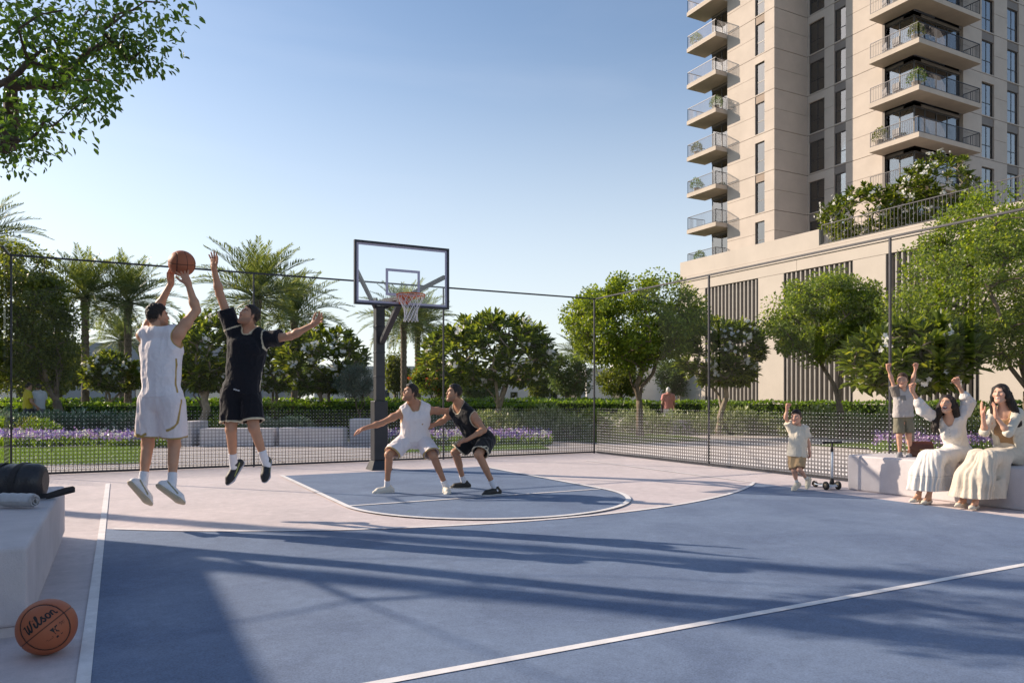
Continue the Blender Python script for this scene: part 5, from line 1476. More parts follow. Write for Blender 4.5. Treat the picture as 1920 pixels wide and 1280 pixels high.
            C = C * (1 - w[:, None]) + np.array(trim, np.float32) * w[:, None]
        if colfn is not None: C = colfn(V, C)
        return s.part(name, V, Q, mtl, C, parent)
    def tank(s, col, trim, hem, low_front=0.05, g=0.017, arm_r=0.098, drop=0.12, seed=0.0, colfn=None, neck_r=0.078, loose=0.176):
        J, q = s.J, s.q; P = s.torso(g, 0.05); up = s.Rc[:, 2]; f = s.Rc[:, 1]
        P.append(cone(lerp(s.sm, s.hm, 0.45), s.hm - s.Rp[:, 2] * drop * q, 0.158 * q + g * 0.8, loose * q + g, flat=(s.Rc[:, 1], 0.74), k=0.05))
        subs = []
        for a in ('l', 'r'):
            sh = J['sh' + a]; out = nrm(sh - s.sm); S2 = sh + out * 0.045 * q
            subs.append(cone(S2 - up * 0.035 * q, S2 + (J['elb' + a] - sh) * 0.8, arm_r * q, arm_r * 0.8 * q))
        subs.append(cone(J['neck'] + f * 0.03 * q - up * low_front * q, J['neck'] + up * 0.15 * q + f * 0.02, neck_r * q, neck_r * 1.25 * q))
        s.cloth('jersey', P, col, subs=subs, clips=[(s.hm + hem[0] * s.Rc[:, 2] * q, -s.Rc[:, 2] + hem[1] * s.Rc[:, 0])], trim=trim, seed=seed, colfn=colfn, hemtrim=False)
    def tee(s, col, trim, hem, sleeve=0.55, g=0.018, name='shirt', drop=0.12, sg=0.022, seed=0.0, colfn=None, low=0.0, neck_r=0.070, loose=0.172):
        J, q = s.J, s.q; P = s.torso(g, 0.05); up = s.Rc[:, 2]; f = s.Rc[:, 1]
        P.append(cone(lerp(s.sm, s.hm, 0.45), s.hm - s.Rp[:, 2] * drop * q, 0.158 * q + g * 0.8, loose * q + g, flat=(s.Rc[:, 1], 0.74), k=0.05))
        for a in ('l', 'r'):
            S, E = J['sh' + a], J['elb' + a]; e = lerp(S, E, sleeve + 0.12); cp = [(lerp(S, E, sleeve), nrm(E - S))]
            P.append(cone(S, e, 0.062 * q + sg, 0.058 * q + sg * 1.3, k=0.035, clip=cp))
        subs = [cone(J['neck'] + f * 0.02 * q - up * (0.005 + low) * q, J['neck'] + up * 0.15 * q + f * 0.02, neck_r * q, neck_r * 1.3 * q)]
        s.cloth(name, P, col, subs=subs, clips=[(s.hm + hem[0] * up * q, -up + hem[1] * s.Rc[:, 0])], trim=trim, seed=seed, colfn=colfn, hemtrim=False)
    def shorts(s, col, trim, frac=0.80, r0=0.112, r1=0.112, g=0.008, seed=0.0, colfn=None, name='shorts', wz=0.13, wide=0.0, sag=0.35):
        J, q = s.J, s.q; P = []; subs = []
        hw = 0.116 * q + g
        P.append(cone(J['hipl'] + (s.hm - J['hipl']) * 0.35 + s.Rp[:, 2] * 0.04 * q, J['hipr'] + (s.hm - J['hipr']) * 0.35 + s.Rp[:, 2] * 0.04 * q, hw, hw, flat=(s.Rp[:, 1], 0.95), k=0.05))
        P.append(cone(s.hm, s.hm + s.Rp[:, 2] * wz * q, 0.130 * q + g * 0.6, 0.124 * q + g * 0.4, flat=(s.Rp[:, 1], 0.85), k=0.05))
        for a in ('l', 'r'):
            H, K = J['hip' + a], J['kn' + a]; dn = nrm(K - H); dn2 = nrm(dn + np.array([0, 0, -sag]))
            ext = (s.J['hip' + a] - s.hm) * wide + np.array([0, 0, -0.014 * q]); e = lerp(H, K, frac + 0.15) + ext
            c = cone(H, e, r0 * q, r1 * q, k=0.022 if not s.child else 0.012, clip=[(lerp(H, K, frac), dn2)]); c['hol'] = True; P.append(c)
            i = cone(lerp(H, K, frac - 0.14) + ext * 0.8, lerp(H, K, frac + 0.4) + ext, (r0 * 0.3 + r1 * 0.7) * q - 0.022, r1 * q - 0.010, k=0.004); i['mute'] = 1; subs.append(i)
        s.cloth(name, P, col, k=0.05, subs=subs, trim=trim, seed=seed, colfn=colfn, ff=(17, 17, 5), fold=0.017)
    def sock(s, a, top=0.62, col=(0.78, 0.78, 0.82), band=None):
        J, q = s.J, s.q; K, An = J['kn' + a], J['ank' + a]; t = lerp(K, An, top)
        e = An + nrm(An - K) * 0.04 * q
        P = [cone(lerp(K, An, top - 0.06), e, 0.044 * q, 0.041 * q, k=0.01, clip=[(t, nrm(K - An))])]
        s.cloth('sock', P, col, fold=0.002, fold2=0.002, h=0.006, rel=1)
    def shoe(s, a, toe, col, sole, q=None, accent=None, up=None, length=0.285, low=0.0, heelh=0.0):
        """trainer: sole, upper, collar. toe: direction of the toes, up: direction from sole to ankle"""
        q = q or s.q; An = s.J['ank' + a]; K = s.J['kn' + a]; up = nrm(up if up is not None else K - An); t = nrm(toe - up * np.dot(toe, up)); sd = np.cross(t, up)
        B = An - up * 0.062 * q; L = length * q
        heel = B - t * 0.068 * q; ball_ = B + t * (L * 0.47) * 1.0; tip = B + t * (L - 0.068 * q - 0.042 * q)
        cp = [(B - up * 0.030 * q, -up)]
        up_ = [cone(heel + up * 0.004, ball_ + up * 0.0, 0.036 * q, 0.042 * q, k=0.02), cone(ball_, tip - up * 0.012 * q, 0.041 * q, 0.032 * q, flat=(up, 0.66), k=0.025),
               cone(B + t * 0.03 * q + up * 0.018 * q, ball_ - t * 0.02 + up * 0.004 * q, 0.041 * q, 0.036 * q, k=0.03), cone(heel + up * 0.01 * q + t * 0.012 * q, An + up * 0.004 * q - t * 0.01 * q, 0.036 * q, 0.045 * q, k=0.025)]
        cpu = [(B - up * 0.026 * q, -up), (An + up * 0.022 * q, up)]
        def cf(V, C):
            rel = V - A3(B); x = rel @ A3(t); z = rel @ A3(up); y = np.abs(rel @ A3(sd))
            if accent is not None:
                sw = np.abs(z - (0.03 * q - (x / (0.12 * q)) * 0.035 * q)) < 0.0075 * q; C[sw & (x > -0.05 * q) & (x < 0.10 * q) & (y > 0.022 * q)] = accent
            lace = (y < 0.018 * q) & (x > 0.02 * q) & (x < 0.13 * q) & (np.sin(x / (0.007 * q)) > 0.1); C[lace & (z > 0)] = C[lace & (z > 0)] * 0.72 + 0.02
            C[(z > 0.070 * q)] *= 0.8
            return C
        o = s.cloth('shoe', up_, col, k=0.02, clips=cpu, fold=0.0015, fold2=0.001, h=0.0055, mtl='shoe', colfn=cf, rel=1)
        so = [cone(heel - up * 0.026 * q, ball_ - up * 0.028 * q, 0.041 * q, 0.050 * q, flat=(up, 0.42), k=0.02), cone(ball_ - up * 0.028 * q, tip - up * 0.020 * q, 0.050 * q, 0.037 * q, flat=(up, 0.40), k=0.02)]
        s.cloth('sole', so, sole, k=0.015, fold=0.001, fold2=0.001, h=0.0055, mtl='shoe', parent=o, rel=1)

def jp(d, **kw):
    """joints from photo pixels: name=(x, y, extra distance)"""
    return {k: px(v[0], v[1], d + (v[2] if len(v) > 2 else 0)) for k, v in kw.items()}
def cv(x, y, z): return np.array(tuple(cw(x, y, z)))      # direction in camera terms: right, away, up
WHITE = (0.86, 0.79, 0.80); GOLD = (0.42, 0.28, 0.08); BLACK = (0.011, 0.012, 0.017); CREAM = (0.66, 0.58, 0.42)

# A: shooter seen from behind
d = 7.5
J = jp(d, head=(296, 594, 0.02), neck=(296, 627, 0), shl=(268, 629, 0.06), elbl=(293, 584, 0.24), wrl=(321, 531, 0.17), shr=(335, 625, -0.03), elbr=(368, 581, 0.06), wrr=(353, 532, 0.02),
       pel=(302, 745, 0), hipl=(284, 752, 0.02), hipr=(322, 752, -0.02), knl=(277, 833, 0.06), ankl=(268, 906, -0.04), knr=(327, 834, 0.08), ankr=(322, 908, -0.02))
p = Person('person', 'player in white jersey and shorts seen from behind, leaping to shoot the ball', J, 1.06, skin=(0.56, 0.30, 0.185))
BALL_A = px(341, 494, 7.60)
p.body(cv(0.72, 0.62, 0.10), dict(l=dict(d=cv(0.10, -0.25, 1.0), pn=cv(0.8, -0.3, 0.2), thumb=cv(0.2, -1, 0.2), curl=0.30, spread=0.5, s=1.08),
                                 r=dict(d=cv(-0.42, -0.05, 1.0), pn=cv(-0.45, 0.75, 0.45), thumb=cv(-0.8, -0.3, 0.1), curl=0.22, spread=0.55, s=1.08)), beard=0.75)
p.short_hair(0.55, 0.020)
def stripe_side(V, C, P=p, q=1.06):
    rel = (V - A3(P.hm)) @ P.Rc.astype(np.float32); x, y, z = rel[:, 0], rel[:, 1], rel[:, 2]
    w = (np.clip((0.010 - np.abs(y + 0.035)) / 0.005 + 0.5, 0, 1) * (np.abs(x) > 0.10) * (z < 0.42))[:, None]; C = C * (1 - w) + np.array(GOLD) * w
    return C
p.tank(WHITE, GOLD, (0.035, 0), low_front=0.0, seed=1.0, colfn=stripe_side, g=0.016, drop=0.16, loose=0.168)
def stripe_short(V, C, P=p):
    rel = (V - A3(P.hm)) @ P.Rp.astype(np.float32); x, y, z = rel[:, 0], rel[:, 1], rel[:, 2]
    yy = -0.03 + np.where(z < -0.22, (z + 0.22) * 0.55, 0.0) ; w = (np.clip((0.010 - np.abs(y - yy)) / 0.005 + 0.5, 0, 1) * (np.abs(x) > 0.10) * (z < 0.02))[:, None]; C = C * (1 - w) + np.array(GOLD) * w
    return C
p.shorts((0.82, 0.74, 0.745), GOLD, 0.80, 0.118, 0.118, seed=2.0, colfn=stripe_short)
for a, tdir, upd in (('l', cv(0.55, 0.35, -0.75), cv(0.35, 0.75, 0.55)), ('r', cv(0.75, 0.25, -0.62), cv(0.30, 0.70, 0.62))):
    p.sock(a, 0.70); p.shoe(a, tdir, (0.78, 0.77, 0.78), (0.50, 0.42, 0.30), accent=(0.26, 0.24, 0.14), up=upd)

# B: leaping defender in black
d = 8.2
J = jp(d, head=(467, 592, -0.06), neck=(466, 620, 0.02), shr=(436, 617, 0.0), elbr=(412, 551, -0.03), wrr=(401, 502, -0.10), shl=(500, 636, 0.03), elbl=(545, 630, -0.05), wrl=(586, 609, -0.12),
       pel=(452, 732, 0), hipr=(435, 738, -0.02), hipl=(468, 738, 0.02), knr=(433, 806, -0.10), ankr=(438, 871, 0.02), knl=(476, 802, -0.10), ankl=(498, 866, 0.0))
p = Person('person', 'player in black shirt and shorts leaping with one arm raised to block the shot', J, 1.03, skin=(0.52, 0.275, 0.17))
p.body(cv(-0.60, -0.62, 0.42), dict(r=dict(d=cv(-0.04, 0, 1), pn=cv(-0.35, -0.9, 0.1), thumb=cv(0.9, -0.3, 0), curl=0.07, spread=0.42, s=1.05),
                                  l=dict(d=cv(0.8, -0.2, 0.55), pn=cv(-0.2, -0.9, 0.3), thumb=cv(-0.4, 0, 1), curl=0.22, spread=0.6, s=1.05)), beard=0.55)
p.short_hair(0.6, 0.012)
def trim_b(V, C, P=p):
    rel = (V - A3(P.hm)) @ P.Rc.astype(np.float32); x, y, z = rel[:, 0], rel[:, 1], rel[:, 2]
    C[(np.abs(y - 0.012) < 0.007) & (np.abs(x) > 0.11) & (z < 0.30) & (z > -0.1)] = CREAM
    for a in ('l', 'r'):
        S, E = A3(P.J['sh' + a]), A3(P.J['elb' + a]); n = A3(nrm(E - S)); C[(np.abs((V - S) @ n - 0.005) < 0.008) & (np.linalg.norm(V - S, axis=1) < 0.14)] = CREAM
        C[(np.abs((V - A3(lerp(S, E, 0.55))) @ n) < 0.016) & (np.linalg.norm(V - A3(lerp(S, E, 0.55)), axis=1) < 0.14)] = BLACK
    C[(np.abs(z - 0.035) < 0.006) & (np.abs(x - 0.02) < 0.035) & (y > 0)] = (0.6, 0.6, 0.6)
    return C
p.tee(BLACK, CREAM, (0.015, 0.06), 0.55, seed=3.0, colfn=trim_b, g=0.018, loose=0.160)
def trim_bs(V, C, P=p):
    rel = (V - A3(P.hm)) @ P.Rp.astype(np.float32); C[(np.abs(rel[:, 1] - 0.02) < 0.008) & (np.abs(rel[:, 0]) > 0.12) & (rel[:, 2] < -0.1)] = CREAM
    return C
p.shorts((0.010, 0.010, 0.014), CREAM, 0.80, 0.116, 0.114, seed=4.0, colfn=trim_bs)
for a, tdir, upd in (('r', cv(-0.35, -0.45, -0.80), cv(-0.25, -0.75, 0.6)), ('l', cv(0.08, -0.60, -0.78), cv(0.05, -0.75, 0.65))):
    p.sock(a, 0.66); p.shoe(a, tdir, (0.022, 0.026, 0.030), (0.42, 0.44, 0.50), accent=(0.30, 0.36, 0.12), up=upd)

# C: crouching in white
d = 10.35
J = jp(d, head=(769, 737, -0.12), neck=(776, 757, 0.0), shr=(752, 774, -0.05), elbr=(716, 793, -0.10), wrr=(682, 803, -0.18), shl=(806, 769, 0.06), elbl=(840, 771, 0.14), wrl=(868, 768, 0.26),
       pel=(778, 824, 0.12), hipr=(763, 824, 0.08), hipl=(793, 824, 0.14), knr=(729, 852, -0.20), ankr=(726, 905, 0.0), knl=(813, 855, -0.18), ankl=(836, 909, 0.0))
J['ankr'].z = 0.095; J['ankl'].z = 0.095
p = Person('person', 'player in white crouching with arms spread to box out beside the hoop post', J, 0.99, skin=(0.46, 0.235, 0.14))
p.body(cv(-0.72, -0.55, 0.30), dict(r=dict(d=cv(-0.9, -0.1, -0.35), pn=cv(-0.2, 0.2, -1), thumb=cv(-0.2, -1, 0), curl=0.35, spread=0.25),
                                  l=dict(d=cv(0.8, 0.3, -0.5), pn=cv(0.1, 0.2, -1), thumb=cv(0, -1, 0.2), curl=0.4, spread=0.2)), beard=0.55)
p.short_hair(0.5, 0.018)
def logo_c(V, C, P=p):
    rel = (V - A3(P.sm)) @ P.Rc.astype(np.float32); C[(np.abs(rel[:, 0] + 0.07) + np.abs(rel[:, 2] + 0.15) < 0.014) & (rel[:, 1] > 0)] = (0.45, 0.28, 0.16)
    return C
p.tank((0.82, 0.76, 0.75), (0.60, 0.46, 0.26), (0.01, 0), low_front=0.045, seed=5.0, colfn=logo_c, neck_r=0.08)
p.shorts((0.80, 0.73, 0.73), (0.45, 0.31, 0.12), 0.84, 0.112, 0.118, seed=6.0)
p.sock('r', 0.80); p.shoe('r', cv(-0.85, -0.35, 0), (0.70, 0.66, 0.58), (0.66, 0.63, 0.57), up=np.array([0, 0, 1.0]))
p.sock('l', 0.80); p.shoe('l', cv(0.25, -0.95, 0), (0.70, 0.66, 0.58), (0.66, 0.63, 0.57), up=np.array([0, 0, 1.0]))

# D: stooping in black
d = 10.4
J = jp(d, head=(851, 737, -0.12), neck=(862, 760, 0.0), shr=(848, 773, 0.10), elbr=(831, 789, 0.16), wrr=(812, 797, 0.06), shl=(888, 779, -0.12), elbl=(907, 806, -0.22), wrl=(876, 824, -0.30),
       pel=(902, 822, 0.05), hipr=(889, 822, 0.14), hipl=(914, 826, 0.0), knr=(853, 848, 0.10), ankr=(870, 897, 0.50), knl=(897, 852, -0.36), ankl=(928, 914, -0.25))
J['ankr'].z = 0.095; J['ankl'].z = 0.095
p = Person('person', 'player in black sleeveless kit stooping with a hand on his knee', J, 1.0, skin=(0.47, 0.245, 0.145))
p.body(cv(-0.88, -0.38, 0.16), dict(l=dict(d=cv(-0.9, -0.1, -0.30), pn=cv(-0.1, 0.3, -1), thumb=cv(-0.1, 1, 0.2), curl=0.35, spread=0.2),
                                  r=dict(d=cv(-0.85, -0.2, -0.3), pn=cv(-0.6, 0.5, -0.5), thumb=cv(0, 0, 1), curl=0.3, spread=0.2)), beard=0.6)
p.short_hair(0.7, 0.012)
p.tank((0.014, 0.014, 0.016), CREAM, (0.02, 0), low_front=0.035, seed=7.0)
def tri_d(V, C, P=p):
    K, H = A3(P.J['knl']), A3(P.J['hipl']); e = K + (H - K) * 0.16; rel = V - e
    dn = A3(nrm(H - K)); t = rel @ dn; sd_ = A3(nrm(np.cross(nrm(H - K), cv(0.3, -0.95, 0)))); x = rel @ sd_
    m_ = (np.abs(np.abs(x) - (0.075 - t) * 0.55) < 0.010) & (t > -0.01) & (t < 0.078) & ((rel @ A3(cv(0.3, -0.95, 0))) > 0.03); C[m_] = CREAM
    return C
p.shorts((0.016, 0.016, 0.017), CREAM, 0.82, 0.112, 0.116, seed=8.0, colfn=tri_d)
p.sock('r', 0.76); p.shoe('r', cv(-0.97, -0.15, 0), (0.035, 0.033, 0.030), (0.52, 0.50, 0.46), up=np.array([0, 0, 1.0]))
p.sock('l', 0.76); p.shoe('l', cv(-0.80, -0.55, 0), (0.035, 0.033, 0.030), (0.52, 0.50, 0.46), up=np.array([0, 0, 1.0]))

# E: running boy with a raised fist
d = 10.6; KID = (0.62, 0.35, 0.24); DKH = (0.022, 0.014, 0.010)
J = jp(d, head=(1493, 783, -0.02), neck=(1496, 798, 0), shr=(1484, 803, 0.03), elbr=(1473, 783, 0.0), wrr=(1476, 765, -0.02), shl=(1509, 805, -0.02), elbl=(1516, 829, -0.02), wrl=(1518, 847, -0.05),
       pel=(1494, 850, 0), hipr=(1487, 854, 0.03), hipl=(1502, 854, -0.02), knr=(1489, 882, -0.05), ankr=(1494, 905, 0.0), knl=(1499, 880, -0.12), ankl=(1513, 898, 0.16))
p = Person('person', 'small boy in cream shirt and tan shorts running with one fist raised', J, 0.60, child=True, skin=KID, h=0.0055, hair=DKH)
fk = 0.76
p.body(cv(-0.62, -0.72, 0.12), dict(r=dict(d=cv(0.05, -0.1, 1), pn=cv(0.2, -0.9, 0), thumb=cv(1, 0, 0), fist=True, s=0.72), l=dict(d=cv(0.05, -0.1, -1), pn=cv(-0.8, 0, 0), thumb=cv(-0.3, -1, 0), curl=0.6, spread=0.1, s=0.66)),
       mouth=0.9, smile=0.6, hs=0.83, legs=True, blush=0.4)
p.short_hair(0.1, 0.030)
p.tee((0.70, 0.63, 0.51), (0.66, 0.59, 0.47), (-0.02, 0), 0.60, g=0.018, sg=0.020, drop=0.24, loose=0.205, seed=9.0)
p.shorts((0.42, 0.29, 0.16), (0.38, 0.26, 0.14), 0.86, 0.112, 0.122, seed=10.0)
for a, td, u in (('r', cv(-0.72, -0.55, -0.35), cv(-0.25, -0.15, 0.9)), ('l', cv(-0.35, -0.6, -0.72), cv(-0.55, -0.2, 0.6))):
    p.sock(a, 0.72, (0.70, 0.69, 0.66)); p.shoe(a, td, (0.66, 0.60, 0.47), (0.70, 0.66, 0.56), q=0.70, up=u)

# F: cheering boy standing on the bench
d = 10.35
J = jp(d, head=(1692, 714, -0.03), neck=(1692, 731, 0), shr=(1680, 736, 0), elbr=(1672, 711, -0.02), wrr=(1665, 691, -0.04), shl=(1706, 735, 0.02), elbl=(1712, 711, 0.0), wrl=(1717, 690, -0.03),
       pel=(1693, 778, 0), hipr=(1686, 781, 0), hipl=(1701, 781, 0), knr=(1686, 816, -0.03), ankr=(1687, 846, 0), knl=(1704, 815, -0.03), ankl=(1707, 844, 0.08))
J['ankr'].z = 0.50 + 0.055; J['ankl'].z = 0.50 + 0.055
p = Person('person', 'boy in grey shirt and green shorts standing on the bench with both fists up', J, 0.60, child=True, skin=KID, h=0.0055, hair=(0.06, 0.03, 0.018))
p.body(cv(-0.55, -0.80, 0.08), dict(r=dict(d=cv(-0.15, -0.1, 1), pn=cv(0.2, -0.9, 0), thumb=cv(1, 0, 0), fist=True, s=0.70), l=dict(d=cv(0.1, -0.1, 1), pn=cv(-0.2, -0.9, 0), thumb=cv(-1, 0, 0), fist=True, s=0.70)),
       mouth=0.6, smile=0.8, hs=0.83, blush=0.4)
p.short_hair(0.25, 0.020)
def f_col(V, C, P=p):
    rel = (V - A3(P.sm)) @ P.Rc.astype(np.float32)
    C[(np.abs(rel[:, 0]) > 0.085) & (rel[:, 2] > -0.06)] = (0.19, 0.165, 0.145)
    C[(np.abs(rel[:, 0] - 0.055) < 0.035) & (np.abs(rel[:, 2] + 0.075) < 0.035) & (rel[:, 1] > 0)] = (0.24, 0.22, 0.20)
    return C
p.tee((0.46, 0.42, 0.40), (0.40, 0.37, 0.35), (-0.01, 0), 0.5, g=0.018, sg=0.020, drop=0.24, loose=0.205, seed=11.0, colfn=f_col)
p.shorts((0.19, 0.175, 0.125), (0.17, 0.155, 0.11), 0.88, 0.112, 0.122, seed=12.0)
for a in ('r', 'l'):
    p.shoe(a, cv(-0.65, -0.75, 0), (0.30, 0.30, 0.31), (0.62, 0.62, 0.62), q=0.70, up=np.array([0, 0, 1.0]))

# ---- seated women
def long_hair(s, fall, seed=0.0, curl=0.012, part=0.0, vol=1.0, n=70):
    """cap of hair plus locks that fall over the shoulders"""
    hc, R, hs = s.hc, s.R, s.hs; T = lambda x, y, z: hc + R @ (np.array([x, y, z]) * hs)
    rng = np.random.default_rng(int(seed * 10) + 3)
    P = [ell(T(0, -0.024, 0.030), np.array([0.088, 0.104, 0.100]) * hs * vol, R, k=0.02)]
    for sx in (-1, 1):
        P.append(cone(T(sx * 0.062, 0.022, 0.060), T(sx * 0.078, 0.012, -0.05), 0.030 * hs, 0.026 * hs, k=0.02))
    for path, r0, r1 in fall:
        pts = [np.array(q) for q in path]
        for i in range(len(pts) - 1):
            ra = r0 + (r1 - r0) * i / (len(pts) - 1); rb = r0 + (r1 - r0) * (i + 1) / (len(pts) - 1)
            P.append(cone(pts[i], pts[i + 1], ra, rb, k=0.02))
    subs = [ell(T(0, 0.100, -0.030), np.array([0.057, 0.085, 0.088]) * hs, R, k=0.012)]
    D = lambda X: (np.abs(vnoise(X + np.float32(seed), (85, 85, 14))) * 2 - 0.4) * curl * np.where(((X - hc) @ R)[:, 1] > 0.01, 0.35, 1.0) + vnoise(X, (140, 140, 40)) * 0.004
    V, Q = field_mesh(P, 0.005, 0.02, D, subs); V = relax(V, Q, 1, 0.3)
    st = 0.7 + 0.9 * np.clip(vnoise(V + np.float32(seed), (90, 90, 10)) + 0.5, 0, 1)
    s.part('hair', V, Q, 'hair', np.array(s.hairc, np.float32) * st[:, None])

def pump(s, a, toe, up=(0, 0, 1.0), q=0.9, col=(0.66, 0.60, 0.50)):
    """low court shoe with bare instep"""
    An = s.J['ank' + a]; up = nrm(up); t = nrm(toe - up * np.dot(toe, up)); B = An - up * 0.058 * q; L = 0.235 * q
    heel = B - t * 0.045 * q; bl = B + t * L * 0.48 - up * 0.004; tip = B + t * (L - 0.05 * q) - up * 0.012 * q
    P = [cone(heel - up * 0.002, bl, 0.031 * q, 0.036 * q, k=0.02), cone(bl, tip, 0.035 * q, 0.016 * q, flat=(up, 0.72), k=0.02)]
    sub = [ell(B + t * 0.045 * q + up * 0.055 * q, (0.05 * q, 0.09 * q, 0.058 * q), np.stack([np.cross(t, up), t, up], 1), k=0.006)]
    o = s.cloth('shoe', P, col, k=0.02, subs=sub, clips=[(B - up * 0.028 * q, -up), (B + up * 0.03 * q, up)], fold=0.001, fold2=0.0, h=0.005, mtl='shoe', rel=1)
    he = [cone(heel - up * 0.012 * q + t * 0.008, heel - up * 0.052 * q + t * 0.004, 0.020 * q, 0.015 * q, k=0.01)]
    s.cloth('heel', he, tuple(c * 0.55 for c in col), fold=0.0, fold2=0.0, h=0.005, mtl='shoe', parent=o, rel=1)
def foot_prims(J, a, toe, q=0.9):
    An = np.array(tuple(J['ank' + a])); t = nrm(toe - np.array([0, 0, toe[2]])); z = np.array([0, 0, 1.0]); B = An - z * 0.052 * q
    return [cone(An, B - t * 0.02, 0.032 * q, 0.028 * q, k=0.02), cone(An + t * 0.01, B + t * 0.12 * q - z * 0.002, 0.032 * q, 0.022 * q, k=0.025)]

def skirt(s, name, col, hem_z, knees, flare=0.0, seed=0.0, folds=0.016, tiers=None, waist=0.10, k=0.09, spread=0.0):
    """long skirt: over the lap, down from the knees to the hem"""
    J, q = s.J, s.q; P = []; hw = 0.135 * q
    P.append(cone(lerp(s.hm, J['hipl'], 0.6), lerp(s.hm, J['hipr'], 0.6), hw, hw, k=0.06))
    P.append(cone(s.hm + s.Rc[:, 2] * waist * q, s.hm, 0.110 * q, 0.138 * q, k=0.05))
    for a in ('l', 'r'):
        H, K = J['hip' + a], J['kn' + a]; An = J['ank' + a]; bot = np.array([An[0], An[1], hem_z]) + (knees * spread)
        P.append(cone(H, K, 0.098 * q, 0.080 * q, k=k)); mid = lerp(K, bot, 0.5) + knees * 0.02
        P += [cone(K, mid, 0.085 * q, (0.105 + flare * 0.5) * q, k=k), cone(mid, bot - np.array([0, 0, 0.08]), (0.105 + flare * 0.5) * q, (0.135 + flare) * q, k=k)]
        bk = lerp(H, K, 0.55); P.append(cone(bk - np.array([0, 0, 0.05]), np.array([bk[0], bk[1], hem_z - 0.05]) * 0.6 + 0.4 * bot, 0.09 * q, (0.12 + flare) * q, k=k))
    ctr = (J['knl'] + J['knr']) / 2
    def D(X):
        rel = X - A3(ctr); ang = np.arctan2(rel[:, 1], rel[:, 0]); dz = np.clip((J['knl'][2] - X[:, 2]) / 0.35, 0, 1)
        return (np.sin(ang * 17 + vnoise(X, 5) * 7 + seed) * 0.6 + (np.abs(vnoise(X + np.float32(seed), (13, 13, 2.5))) * 2 - 0.5)) * folds * (0.25 + 0.75 * dz) + vnoise(X, 25) * 0.004
    V, Q = field_mesh(P, s.h, 0.06, D, (), [((0, 0, hem_z), (0, 0, -1.0))]); V = relax(V, Q, 2)
    C = np.tile(np.array(col, np.float32), (len(V), 1))
    if tiers is not None: C[np.abs(V[:, 2] - tiers) < 0.006] *= 0.8
    return s.part(name, V, Q, 'cloth', C)

def puff_sleeve(s, a, col, frac=0.72, r=0.062, seed=0.0):
    S, E, W = s.J['sh' + a], s.J['elb' + a], s.J['wr' + a]; end = lerp(E, W, frac)
    P = [cone(S, lerp(S, E, 0.6), 0.058 * s.q, r, k=0.04), cone(lerp(S, E, 0.5), E, r, r * 1.12, k=0.04), cone(E, lerp(E, W, frac * 0.75), r * 1.1, r * 0.9, k=0.04), cone(lerp(E, W, frac * 0.75), end, r * 0.9, 0.034, k=0.02)]
    return s.cloth('sleeve', P, col, k=0.04, fold=0.016, fold2=0.006, ff=(14, 14, 14), seed=seed)

SK_W = (0.62, 0.36, 0.24); LIN = (0.72, 0.68, 0.635)
# G: woman with raised fists
d = 9.35
J = jp(d, head=(1776, 757, -0.05), neck=(1781, 781, 0.02), shr=(1763, 789, 0.12), elbr=(1731, 769, 0.04), wrr=(1710, 732, 0.0), shl=(1802, 787, -0.06), elbl=(1816, 757, -0.06), wrl=(1796, 720, -0.10),
       pel=(1796, 842, 0.16), hipr=(1786, 849, 0.24), hipl=(1806, 849, 0.10), knr=(1738, 858, -0.10), ankr=(1722, 929, -0.05), knl=(1757, 858, -0.22), ankl=(1741, 934, -0.12))
J['ankr'].z = 0.10; J['ankl'].z = 0.09
p = Person('person', 'woman in long cream dress sitting on the bench, cheering with both fists raised', J, 0.95, fem=True, skin=SK_W, h=0.006, hair=(0.020, 0.013, 0.010))
tR, tL = cv(-0.85, -0.45, 0), cv(-0.80, -0.55, 0)
p.body(cv(-0.70, -0.66, 0.22), dict(r=dict(d=cv(-0.25, -0.1, 1), pn=cv(0.4, -0.85, 0.1), thumb=cv(0.8, 0, 0.1), fist=True, s=0.92), l=dict(d=cv(-0.35, -0.1, 1), pn=cv(-0.4, -0.85, 0), thumb=cv(-0.8, 0, 0.1), fist=True, s=0.92)),
       mouth=1.0, smile=0.9, lips=(0.52, 0.16, 0.14), hs=0.93, feet=[foot_prims(J, 'r', tR), foot_prims(J, 'l', tL)], blush=0.5)
f0, r0, u0 = p.R[:, 1], p.R[:, 0], p.R[:, 2]; hcx = p.hc
fh = nrm(np.array([f0[0], f0[1], 0])); rh = np.array([fh[1], -fh[0], 0]); zz = np.array([0, 0, 1.0])
long_hair(p, [([hcx + r0 * 0.072 - u0 * 0.03, hcx + rh * 0.105 - zz * 0.12 - fh * 0.01, hcx + rh * 0.135 - zz * 0.20 + fh * 0.01, hcx + rh * 0.12 - zz * 0.29 + fh * 0.03, hcx + rh * 0.13 - zz * 0.34 + fh * 0.03], 0.044, 0.026),
              ([hcx + rh * 0.08 - fh * 0.05 - zz * 0.05, hcx + rh * 0.14 - fh * 0.06 - zz * 0.18, hcx + rh * 0.16 - fh * 0.05 - zz * 0.30], 0.05, 0.034),
              ([hcx - r0 * 0.07 - fh * 0.03 - zz * 0.02, hcx - rh * 0.085 - fh * 0.09 - zz * 0.15, hcx - rh * 0.06 - fh * 0.16 - zz * 0.30], 0.042, 0.032),
              ([hcx - fh * 0.07 - zz * 0.02, hcx - fh * 0.12 - zz * 0.15, hcx - fh * 0.15 - zz * 0.34], 0.068, 0.055)], 1.0, 0.018)
fd = nrm(J['knr'] + J['knl'] - J['hipr'] - J['hipl']); fd[2] = 0
bod = p.torso(0.012, 0.045)[:2] + p.torso(0.012, 0.045)[2:]
